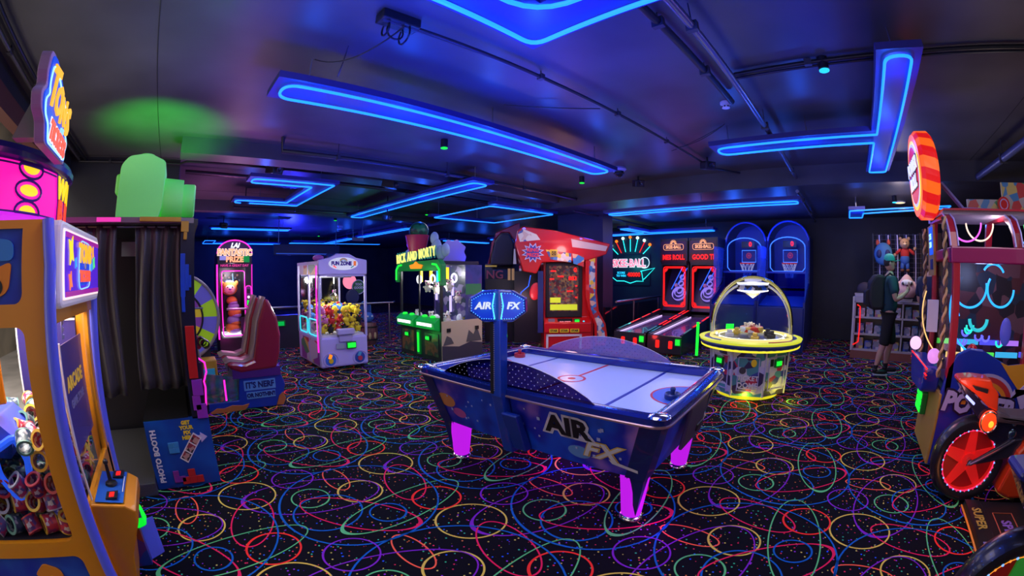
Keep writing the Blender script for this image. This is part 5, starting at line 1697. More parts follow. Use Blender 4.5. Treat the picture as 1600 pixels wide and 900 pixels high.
    B().box(-.47, -.345, 3.35, 3.37, 1.60, 1.70).build('inner_shelf', mat('shelf_grey', (.35, .35, .38), .4), t, o)
    # the giant camera on the roof
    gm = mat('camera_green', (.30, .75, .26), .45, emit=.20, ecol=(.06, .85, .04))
    yb = 3.32
    body = rpoly([(-.53, 1.84), (-.20, 1.84), (-.16, 1.95), (-.155, 2.16), (-.16, 2.28), (-.30, 2.335), (-.46, 2.31), (-.52, 2.24)], .03, 3)
    topper = B().prism(body, yb, yb + .34, 'y').build('camera_body', gm, t, o, bevel=.04)
    B().box(-.56, -.50, yb + .06, yb + .24, 2.04, 2.19).build('shutter_knob', gm, topper, o, bevel=.02)
    B().at((-.33, yb + .17, 2.33)).lathe([(0, .0), (.07, 0), (.06, .03), (0, .03)], 18).build('shutter_button', gm, topper, o, smooth=True)
    B().lathe([(0, -.17), (.155, -.17), (.165, -.155), (.155, .0), (.14, .0), (0, .0)], 32, 0, (.0, yb + .17, 2.02), axis='x').build('lens_barrel', gm, topper, o, smooth=True)
    B().lathe([(0, -.03), (.115, -.03), (.125, -.01), (.125, .07), (.115, .08), (0, .08)], 32, 0, (.02, yb + .17, 2.02), axis='x').build('lens_rim', gm, topper, o, smooth=True)
    return t


booth()
light('camera_green', 'POINT', (.05, 3.0, 2.5), 1.5, (.1, 1, .08), .1)


# ================================================================== twin-seat blaster game behind the booth
def blaster():
    o = (.65, 5.0, 0)
    t = thing('blaster_game', 'sit-down blaster game with two crimson seats and a blue base with a pale slogan', 'arcade game', o)
    Y0 = 4.70
    bm = mat('blaster_blue', (.01, .05, .38), .35, coat=.3)
    side = [(.20, .03), (1.06, .0), (1.13, .24), (1.07, .42), (.60, .40), (.56, .12), (.22, .12)]
    B().prism(side, Y0, Y0 + .03, 'y').build('side_base', bm, t, o, bevel=.01)
    B().prism([(.20, .03), (1.04, .02), (1.08, .24), (1.03, .40), (.60, .38), (.56, .10), (.2, .10)], Y0 + .03, 5.75, 'y').build('base', navy, t, o)
    B().prism(rpoly([(.20, .12), (.56, .12), (.56, .38), (.22, .44)], .03), Y0 + .0, Y0 + .012, 'y').build('side_mirror', mat('holo', (.55, .6, .65), .1, .9), t, o)
    mm = M['holo']
    nt = mm.node_tree
    tc = nt.nodes.new('ShaderNodeTexCoord')
    wv = nt.nodes.new('ShaderNodeTexWave')
    wv.inputs['Scale'].default_value = 3
    wv.inputs['Distortion'].default_value = 3
    rp = nt.nodes.new('ShaderNodeValToRGB')
    for e, c in zip((rp.color_ramp.elements[0], rp.color_ramp.elements[1]), ((.2, .75, .55), (.75, .6, .9))):
        e.color = (*c, 1)
    nt.links.new(tc.outputs['Object'], wv.inputs[0])
    nt.links.new(wv.outputs['Fac'], rp.inputs[0])
    nt.links.new(rp.outputs[0], nt.nodes['Principled BSDF'].inputs['Base Color'])
    B().box(.41, .43, Y0 - .002, Y0 + .001, .13, .36).build('pink_strip', gpink, t, o)
    B().prism([(.22, .02), (.30, .06), (.38, .05), (.48, .075), (.60, .06), (.68, .075), (.66, .04), (.62, .005), (.22, -.0)], Y0 - .01, Y0, 'y').build('orange_trim', mat('trim_orange', (.6, .18, .04), .4), t, o, bevel=.004)
    B().prism([(1.00, .015), (1.08, .01), (1.12, .08), (1.09, .16), (1.04, .12)], Y0 - .012, Y0, 'y').build('orange_trim', M['trim_orange'], t, o, bevel=.004)
    for (x0, x1, z0, z1, s, ln) in ((.64, 1.01, .215, .325, .092, "IT'S NERF"), (.66, 1.00, .12, .195, .062, "OR NOTHIN'!")):
        B().box(x0, x1, Y0 - .006, Y0, z0, z1).build('slogan_plate', mat('plate_sky', (.16, .42, .72), .4), t, o)
        text('lettering', ln, s, ((x0 + x1) / 2 - o[0], Y0 - .008 - o[1], (z0 + z1) / 2), (90, 0, 0), mat('slogan_navy', (.01, .02, .15), .4), t, .001, .004, sx=.88)
    B().prism([(.62, .395), (1.06, .415), (1.05, .445), (.63, .42)], Y0 - .005, Y0 + .2, 'y').build('edge_strip', mat('edge_blue', (.03, .12, .5), .3), t, o)
    # seats, curved shells facing -x
    for k, (yy, dx) in enumerate(((4.86, .02), (5.30, .0))):
        W = .19
        prof = [(.44, .52), (.50, .545), (.66, .52), (.76, .55), (.80, .72), (.84, .95), (.90, 1.12), (.93, 1.21)]
        back = [(.97, 1.18), (1.06, 1.0), (1.09, .80), (1.07, .60), (1.02, .44), (.60, .42), (.50, .46)]
        ss = B()
        pts = [(p[0] + dx, p[1]) for p in prof + back]
        ss.prism(pts, yy - W, yy + W, 'y')
        q = ss.build('seat', crimson, t, o, bevel=.05)
        ins = B()
        pi_ = [(p[0] + dx - .012, p[1] + .012) for p in prof]
        n = len(pi_)
        vs = [(p[0], yy - W * .8, p[1]) for p in pi_] + [(p[0], yy + W * .8, p[1]) for p in pi_]
        ins.add(vs, [(i, i + 1, n + i + 1, n + i) for i in range(n - 1)])
        o_ = ins.build('seat_pad', mat('pad_grey', (.30, .16, .18), .35, coat=.2), q, o, smooth=True)
        o_.modifiers.new('s', 'SOLIDIFY').thickness = .02
        for s in (-1, 1):
            B().box(.845 + dx, .87 + dx, yy + s * .10 - .02, yy + s * .10 + .02, .90, .97).build('belt_slot', black, q, o)
        B().prism([(.52, .36), (1.08, .36), (1.08, .46), (.52, .46)], yy - W + .01, yy + W - .01, 'y').build('seat_box', mat('seat_violet', (.10, .02, .20), .4), t, o)
    # console with mounted blaster and a pink-lit arch
    arch = [(.18, Y0 + .02, .10), (.20, Y0 + .02, .30), (.19, Y0 + .02, .36), (.23, Y0 + .02, .46), (.22, Y0 + .02, .56), (.14, Y0 + .02, .62), (.05, Y0 + .02, .60)]
    B().tube(arch, .010, 6).build('pink_arch', gpink, t, o)
    B().box(-.15, .20, Y0 + .03, 5.7, 0, .58).build('console', mat('console_dark', (.02, .015, .04), .4), t, o, bevel=.02)
    g = B().at((.10, Y0 + .18, .80), (0, 35, 10))
    g.box(-.16, .14, -.05, .05, -.06, .06)
    gb = g.build('blaster', mat('blaster_red', (.32, .015, .03), .35), t, o, bevel=.02)
    B().at((.10, Y0 + .12, .80), (0, 35, 10)).box(-.06, .06, -.005, .0, -.035, .035).build('blaster_badge', mat('badge_b', (.02, .05, .4), .3, emit=.3), gb, o)
    for k in range(3):
        B().at((.10 + .10 + .03 * k, Y0 + .18, .80 - .02 * k - .03), (90, 0, 0)).lathe([(.035, -.06), (.045, -.06), (.045, .06), (.035, .06)], 14).build('barrel_ring', mat('lime', (.35, .6, .03), .4) if k == 1 else black, gb, o)
    B().tube([(.08, Y0 + .18, .56), (.10, Y0 + .18, .76)], .02, 8).build('mount', black, t, o)
    B().tube([(.02, Y0 + .1, 1.12), (.25, Y0 + .1, 1.12)], .010, 8).build('grab_bar', steel, t, o)
    return t


blaster()
light('blaster_pink', 'POINT', (.0, 4.3, .5), 1.0, (1, .1, .7), .15)


# ================================================================== wheel game
def spin_wheel():
    o = (.05, 6.3, .85)
    t = thing('prize_wheel_game', 'spinning prize wheel with lime, violet and yellow segments half hidden by the booth', 'arcade game', (.05, 6.3, 0))
    cx, cy_, cz, Rw = -.03, 6.25, .90, .60
    cols = [mat('seg_lime', (.40, .70, .02), .4, emit=.15), mat('seg_violet', (.14, .12, .60), .4, emit=.15), mat('seg_yellow', (.75, .55, .03), .4, emit=.1), mat('seg_plum', (.25, .06, .40), .4, emit=.1)]
    for k in range(14):
        a0, a1 = 2 * PI * k / 14, 2 * PI * (k + 1) / 14
        for (r0, r1, m_) in ((.36, .56, cols[k % 2]), (.10, .33, cols[2 + k % 2])):
            b = B()
            n = 5
            vs = [(cx + r * math.cos(a0 + (a1 - a0) * i / n), cy_, cz + r * math.sin(a0 + (a1 - a0) * i / n)) for i in range(n + 1) for r in (r0, r1)]
            b.add(vs, [(2 * i, 2 * i + 1, 2 * i + 3, 2 * i + 2) for i in range(n)])
            b.build('wheel_segment', m_, t, (.05, 6.3, 0))
    B().lathe([(0, .005), (Rw, .005), (Rw, .06), (0, .06)], 40, 0, (cx, cy_, cz), axis='y').build('wheel_disc', black, t, (.05, 6.3, 0), smooth=True)
    B().ring((cx, cy_ - .01, cz), .58, .022, 'y', 40, 8).build('wheel_rim', mat('rim_grey', (.25, .2, .3), .3), t, (.05, 6.3, 0), smooth=True)
    B().ring((cx, cy_ - .005, cz), .345, .014, 'y', 40, 6).build('wheel_rim', black, t, (.05, 6.3, 0), smooth=True)
    B().box(-.5, .40, 6.32, 6.45, 0, 1.1).build('stand', mat('stand_dark', (.03, .02, .05), .4), t, (.05, 6.3, 0))
    B().box(.12, .46, 6.05, 6.32, 0, .34).build('wheel_base', mat('base_amber', (.55, .30, .04), .4), t, (.05, 6.3, 0), bevel=.02)
    B().box(.20, .42, 6.03, 6.05, .08, .22).build('base_panel', mat('base_teal', (.03, .25, .5), .4, emit=.2), t, (.05, 6.3, 0))
    B().ball((-.05, 6.2, 1.50), (.18, .10, .20)).build('wheel_topper', mat('top_blue', (.03, .12, .55), .35), t, (.05, 6.3, 0), smooth=True)
    return t


spin_wheel()


# ================================================================== tall pink-lit prize cabinet with the caterpillar
def fantastic():
    P = (1.08, 8.35, 0)
    t = thing('prize_tower', 'tall narrow prize cabinet outlined in pink light, a plush caterpillar inside', 'arcade game', P, 0)
    W = .35
    b = B()
    b.box(-W, W, 0, .7, 0, .30).box(-W, -W + .05, 0, .7, .3, 1.7).box(W - .14, W, 0, .7, .3, 1.7).box(-W, W, 0, .7, 1.68, 1.86).box(-W, W, .66, .7, .3, 1.7)
    b.build('cabinet', black, t, bevel=.01)
    arch = [(-W, 1.86), (W, 1.86)] + [(W * math.cos(u), 1.86 + .25 * math.sin(u)) for u in [PI * k / 14 for k in range(1, 14)]]
    B().prism(arch, .0, .3, 'y').build('arched_top', mat('arch_dark', (.04, .01, .05), .3), t)
    B().tube([(p[0], -.01, p[1]) for p in [(W, 1.86)] + arch[2:] + [(-W, 1.86)]], .012, 6).build('pink_outline', gpink, t)
    text('lettering', 'FANTASTIC', .155, (0, -.03, 1.88), (90, 0, 0), glow('fan_orange', (1, .38, .18), 1.3), t, .006, .006, sx=.86)
    text('lettering', 'FANTASTIC', .155, (0, -.018, 1.88), (90, 0, 0), glow('fan_white', (1, .75, .7), 1.0), t, .004, .016, sx=.86, label='pale halo of the letters')
    text('lettering', 'PRIZE', .14, (0, -.03, 1.75), (90, 0, 0), glow('fan_orange', (1, .38, .18), 1.3), t, .006, .006)
    text('lettering', 'LAI', .12, (0, -.015, 2.01), (90, 0, 0), glow('lai_white', (.9, .95, 1), 1.2), t, .004, .006, shear=.3)
    B().box(.10, .30, -.012, .0, 1.70, 1.82).build('green_panel', mat('pan_green', (.0, .25, .03), .3, emit=.6), t)
    B().box(-.30, -.12, -.012, .0, 1.74, 1.82).build('blue_panel', mat('pan_blue', (.25, .3, .7), .3, emit=.5), t)
    B().box(-.30, .30, -.012, -.004, 1.60, 1.68).build('message_board', black, t)
    text('lettering', 'HAVE A GREAT DAY', .062, (0, -.016, 1.64), (90, 0, 0), glow('msg_pink', (.9, .05, .35), .9), t, .002, .001)
    wn = rpoly([(-.26, .34), (.20, .34), (.20, 1.54), (-.26, 1.54)], .05, 4)
    B().tube([(p[0], -.008, p[1]) for p in wn], .010, 6, True).build('window_outline', gpink, t)
    B().box(-.26, .20, .0, .006, .34, 1.54).build('window', clear, t)
    B().tube([(-W - .0, -.0, .28), (-W, -.0, 1.66)], .016, 6).build('edge_light', gpink, t)
    B().tube([(W, -.0, .28), (W, -.0, 1.66)], .008, 6).build('edge_light', gpink, t)
    pod = rect(.215, .325, .86, 1.26, .05)
    B().prism(pod, -.04, .0, 'y').build('button_pod', mat('pod_mauve', (.15, .04, .2), .3), t)
    B().tube([(p[0], -.045, p[1]) for p in pod], .008, 6, True).build('pod_outline', gpink, t)
    B().at((.27, -.045, 1.05)).ball((0, 0, 0), (.025, .01, .025)).build('round_button', gwhite, t)
    B().box(.24, .30, -.05, -.04, .90, .99).build('card_reader', ggreen, t)
    B().box(.24, .30, -.05, -.04, 1.12, 1.20).build('small_screen', black, t)
    B().box(-.24, .20, .12, .60, .31, .35).build('lit_floor', glow('floor_white', (1, .9, 1), 1.1), t)
    for s in (-1, 1):
        B().at((s * .16 - .03, .3, .42), (90, 0, 0)).lathe([(.05, 0), (.065, 0), (.065, .02), (.05, .02)], 18).build('reel', white, t)
    q = B()
    for k in range(10):
        q.at((-.22 + .045 * k, .62, 1.36 + .05 * (k % 3))).box(-.018, .018, -.02, .02, -.02, .02)
    q.build_each('prize_box', art('pbx', [(.1, .1, .1), (.4, .2, .1), (.1, .2, .3)], 12), t)
    B().tube([(.0, .30, 1.50), (.0, .30, 1.22)], .006, 5).build('hanging_cord', mat('cord_blue', (.1, .4, .8), .4, emit=.4), t)
    B().lathe([(0, .0), (W - .05, .0), (W - .03, .02), (0, .03)], 24, 0, (0, -.05, 0)).build('foot_glow', glow('foot_pink', (.6, .02, .3), .6), t)
    return t


fantastic()
light('tower_inner', 'POINT', (1.05, 8.45, 1.48), 11, (1, .85, 1), .05)
light('tower_pink', 'POINT', (1.0, 7.9, 1.2), 8, (1, .05, .6), .1)
light('tower_pink', 'POINT', (.9, 7.8, .3), 3, (1, .05, .6), .1)
cp = (1.05, 8.62, .36)
ct = thing('plush_caterpillar', 'long fluffy plush caterpillar in orange and lavender standing in the pink tower', 'plush toy', cp)
fo, fl, fp = mat('fur_orange', (.75, .27, .05), .9), mat('fur_lavender', (.38, .30, .60), .9), mat('fur_peach', (.85, .58, .42), .9)
for i, (dx, z, r, m_) in enumerate(((.0, .10, .115, fo), (.02, .24, .105, fl), (.05, .38, .105, fo), (.03, .50, .09, fl), (-.0, .62, .085, fo))):
    r *= 1.2
    B().ball((dx, 0, z), (r * 1.15, r, r * .8), 0, 18, 12).build('body_segment', m_, ct, smooth=True)
    B().ball((dx + .02, -.01, z - .04), (r * 1.0, r * .95, r * .5), 0, 18, 10).build('body_segment', [fl, fo][i % 2], ct, smooth=True)
hd = B().ball((-.05, -.02, .86), (.17, .13, .14), 0, 22, 14).build('head', fo, ct, smooth=True)
B().ball((-.05, -.09, .84), (.12, .08, .10), 0, 18, 12).build('face', fp, hd, smooth=True)
for s in (-1, 1):
    B().ball((-.05 + s * .15, 0, .95), (.045, .03, .05)).build('ear', fo, hd, smooth=True)
    B().ball((-.05 + s * .05, -.165, .88), .014).build('eye', black, hd, smooth=True)
B().ball((-.05, -.175, .84), (.028, .02, .02)).build('nose', mat('nose_violet', (.25, .04, .4), .4), hd, smooth=True)
B().ball((-.05, -.155, .79), (.05, .015, .012)).build('mouth', mat('mouth_rose', (.6, .15, .2), .5), hd, smooth=True)
B().ball((-.05, .0, .97), (.11, .09, .04)).build('fringe', mat('fur_blue', (.25, .32, .7), .9), hd, smooth=True)


# ================================================================== white crane
def crane():
    P = (2.43, 6.0, 0)
    t = thing('claw_crane', 'white and lilac claw crane full of yellow plush toys', 'claw machine', P, 0)
    W, D = .40, 1.15
    fr = lilac
    b = B()
    b.box(-W, W, 0, D, .06, .52)
    b.build('cabinet', mat('crane_lilac', (.55, .50, .92), .3, coat=.3), t, bevel=.03)
    b = B()
    for (x, y) in ((-W, 0), (W - .035, 0), (-W, D - .035), (W - .035, D - .035), (-W, .5)):
        b.box(x, x + .035, y, y + .035, .50, 1.62)
    b.box(-W, W, D - .02, D, 1.45, 1.62).box(-W, W, 0, .035, 1.42, 1.46)
    b.build_each('frame', fr, t, bevel=.006)
    B().prism([(-W, 1.45), (W, 1.45), (W, 1.67), (.22, 1.70), (.10, 1.76), (-.10, 1.76), (-.22, 1.70), (-W, 1.66)], -.02, .06, 'y').build('header', mat('crane_lilac', (.42, .38, .80), .3), t, bevel=.012)
    B().box(-W, W, .06, D, 1.60, 1.65).build('roof', fr, t)
    B().at((0, -.022, 1.61), (90, 0, 0), (1, 1, 1)).prism([(.24 * math.cos(u), .095 * math.sin(u)) for u in [2 * PI * k / 30 for k in range(30)]], -.004, .012, 'z').build('oval_badge', mat('oval_white', (.75, .8, .85), .4, emit=.4), t)
    text('lettering', 'FUN ZONE', .078, (-.035, -.038, 1.612), (90, 0, 0), mat('zone_ink', (.06, .01, .30), .4), t, .002, .005, sx=.85)
    text('lettering', 'II', .085, (.185, -.038, 1.612), (90, 0, 0), mat('zone_orange', (.9, .2, .03), .4, emit=.4), t, .002, .006)
    for k, m_ in enumerate((red, yellow, mat('bow_blue', (.05, .3, .8), .4))):
        B().ring((0, -.036, 1.615), .075 - k * .012, .005, 'y', 18, 5, 0, R(35), R(145)).build('rainbow', m_, t)
    for sx in (-1, 1):
        B().tube([(sx * .12, -.036, 1.55), (sx * .17, -.036, 1.58)], .008, 5).build('ray', [gred, mat('ray_teal', (.05, .5, .4), .4)][sx > 0], t)
    B().box(-W + .035, W - .035, .01, .016, .52, 1.42).build('front_glass', clear, t)
    B().box(-W + .01, -W + .016, .035, D, .52, 1.42).build('side_glass', clear, t)
    B().box(-W + .05, W - .05, .035, D - .05, .52, .55).build('prize_floor', white, t)
    B().box(-W + .05, W - .05, D - .06, D - .04, .52, 1.45).build('mirror_back', mat('mirror', (.5, .5, .6), .05, 1.), t)
    # claw and gantry
    B().box(-W + .04, W - .04, .5, .54, 1.40, 1.44).build('gantry', steel, t)
    cl = B().tube([(.05, .5, 1.42), (.05, .5, 1.20)], .01, 6)
    cl.lathe([(0, 0), (.035, 0), (.035, .05), (0, .05)], 12, 0, (.05, .5, 1.16))
    for k in range(3):
        a = R(120 * k + 30)
        cl.tube([(.05, .5, 1.17), (.05 + .07 * math.cos(a), .5 + .07 * math.sin(a), 1.12), (.05 + .03 * math.cos(a), .5 + .03 * math.sin(a), 1.04)], .008, 5)
    cl.build('claw', chrome, t, smooth=True)
    # front controls: chute hood, reader, medal discs
    B().box(-.12, .16, -.06, .04, .55, .64).build('joystick_shelf', fr, t, bevel=.015)
    B().box(-.09, .13, -.03, .02, .44, .56).build('chute_door', mat('chute_pale', (.45, .42, .75), .3), t, bevel=.01)
    rd = B().box(.02, .18, -.05, -.02, .33, .44).build('card_reader', M['reader_green'], t, bevel=.01)
    B().box(.035, .165, -.058, -.048, .35, .42).build('lit_face', ggreen, rd)
    B().box(-.14, .0, -.022, -.01, .34, .42).build('coin_plate', mat('coin_plate', (.5, .6, .75), .3, .4), t)
    for (x, m_) in ((-.24, mat('disc_blue', (.05, .2, .7), .4)), (.25, mat('disc_navy', (.03, .08, .4), .4))):
        B().at((x, -.0, .18), (90, 0, 0)).lathe([(0, 0), (.085, 0), (.085, .008), (0, .01)], 24).build('round_recess', m_, t)
        B().at((x, -.012, .165), (90, 0, 0)).lathe([(0, 0), (.038, 0), (.038, .006), (0, .006)], 18).build('medal', yellow if x < 0 else mat('medal_red', (.6, .05, .1), .4), t)
        B().at((x - .01, -.012, .225), (0, 25, 0)).box(-.025, .025, -.004, .004, -.03, .04).build('ribbon', gora if x < 0 else mat('rib_cyan', (.1, .5, .7), .4), t)
        B().tube([(x + .12 * math.cos(a), -.004, .18 + .10 * math.sin(a)) for a in [2 * PI * k / 24 for k in range(24)]], .006, 5, True).build('moulding', fr, t)
    # side art panels, cyan and pink lights
    sa = art('rainbow_side', [(.55, .5, .7), (.55, .04, .06), (.7, .5, .1), (.06, .30, .12), (.25, .05, .35), (.6, .6, .75)], 5, stretch=(1, .7, 1))
    for y0 in (.06, .56):
        B().box(-W - .006, -W, y0, y0 + .42, .10, .46).build('side_art', sa, t)
        B().box(-W - .006, -W, y0, y0 + .42, 1.45, 1.60).build('side_art', sa, t)
        q = rpoly([(y0 + .01, .54), (y0 + .42, .54), (y0 + .42, .78), (y0 + .01, .78)], .05, 4)
        B().tube([(-W - .01, p[0], p[1]) for p in q], .012, 6, True).build('cyan_outline', glow('crane_cyan', (.03, .65, .8), 1.1), t)
    B().tube([(-W - .012, .06, .3), (-W - .012, .06, 1.58)], .010, 6).build('pink_light', gpink, t)
    for (x, y) in ((-W + .08, .08), (W - .08, .08), (-W + .08, D - .08), (W - .08, D - .08)):
        B().lathe([(0, 0), (.03, 0), (.03, .05), (.02, .06), (0, .06)], 14, 0, (x, y, 0)).build('caster', black, t)
    B().ball((-.33, .2, 1.70), (.09, .08, .05)).build('roof_ornament', mat('orn_pink', (.5, .12, .5), .4), t, smooth=True)
    return t


crane()
light('crane_inner', 'POINT', (2.4, 6.5, 1.36), 20, (1, .98, .85), .06)
light('crane_front_fill', 'POINT', (2.2, 5.2, 1.3), 5, (.75, .65, 1), .1)  # unseen fill added to brighten the crane's front
light('crane_inner', 'POINT', (2.2, 6.15, 1.3), 8, (1, .98, .85), .05)


def plush(label, kind, m1, m2, m3, s=.06):
    t = thing('plush_toy', label, 'plush toy', (0, 0, -5), 0, 'plush toys heaped in the crane')
    if kind == 'square':
        B().box(-s * .8, s * .8, -s * .45, s * .45, -s, s).build('body', m1, t, bevel=.02)
        B().box(-s * .82, s * .82, -s * .47, s * .47, -s * 1.0, -s * .5).build('shorts', m2, t, bevel=.01)
    elif kind == 'bird':
        B().ball((0, 0, 0), (s * .95, s * .85, s * 1.05)).build('body', m1, t, smooth=True)
        B().ball((0, -s * .9, 0), (s * .3, s * .35, s * .2)).build('beak', m2, t, smooth=True)
    else:
        b = B().ball((0, 0, -s * .3), (s * .8, s * .7, s * .85))
        b.build('body', m1, t, smooth=True)
        B().ball((0, -s * .1, s * .75), (s * .65, s * .6, s * .6)).build('head', m1, t, smooth=True)
        for q in (-1, 1):
            B().ball((q * s * .5, 0, s * 1.2), (s * .25, s * .15, s * .25)).build('ear', m2, t, smooth=True)
        B().ball((0, -s * .65, s * .6), (s * .25, s * .2, s * .18)).build('muzzle', m2, t, smooth=True)
    for q in (-1, 1):
        B().ball((q * s * .3, -s * .62 if kind != 'square' else -s * .47, s * (.35 if kind != 'bear' else .9)), (s * .15, s * .08, s * .17)).build('eye', m3, t, smooth=True)
        B().ball((q * s * .85, 0, -s * .1), (s * .3, s * .2, s * .25)).build('arm', m1, t, smooth=True)
        B().ball((q * s * .4, -s * .1, -s * 1.05), (s * .25, s * .3, s * .25)).build('foot', m1, t, smooth=True)
    return t


yl = mat('plush_yellow', (.85, .68, .03), .9)
br, rp_, gr_, bl_, cr_ = mat('plush_brown', (.22, .10, .05), .9), mat('plush_red', (.65, .03, .03), .9), mat('plush_green', (.06, .35, .08), .9), mat('plush_blue', (.04, .16, .55), .9), mat('plush_cream', (.7, .6, .5), .9)
pk_ = mat('plush_pink', (.7, .2, .45), .9)
kinds = [plush('yellow chick plush in the heap inside the lilac crane', 'bird', yl, mat('beak', (.8, .3, .03), .7), black),
         plush('yellow bear plush in the heap inside the lilac crane', 'bear', yl, br, black),
         plush('red bear plush in the heap inside the lilac crane', 'bear', rp_, cr_, black),
         plush('black bear plush in the heap inside the lilac crane', 'bear', mat('plush_black', (.02, .02, .02), .9), rp_, white),
         plush('blue chick plush in the heap inside the lilac crane', 'bird', bl_, cr_, white),
         plush('pink bear plush in the side of the lilac crane', 'bear', pk_, cr_, black)]
rnd = random.Random(5)
seen = set()
for k in range(3):
    for i in range(6):
        for j in range(7):
            if j > 1 and i > 0 and k < 2:
                continue
            x = 2.43 - .29 + i * .115 + (.03 if k % 2 else 0)
            y = 6.11 + j * .135
            z = .64 + k * .135
            if i == 0:
                q = rnd.choice((5, 5, 1, 4))
            else:
                q = rnd.choice((0, 0, 1, 1, 1, 2, 3, 4))
            if k == 2 and rnd.random() < .25:
                continue
            loc = (x + rnd.uniform(-.01, .01), y + rnd.uniform(-.01, .01), z)
            rot = (R(rnd.uniform(-25, 25)), R(rnd.uniform(-25, 25)), R(rnd.uniform(-60, 60) - (40 if i == 0 else 0)))
            if q not in seen:
                seen.add(q)
                kinds[q].location = loc
                kinds[q].rotation_euler = rot
            else:
                dup(kinds[q], loc, rot)


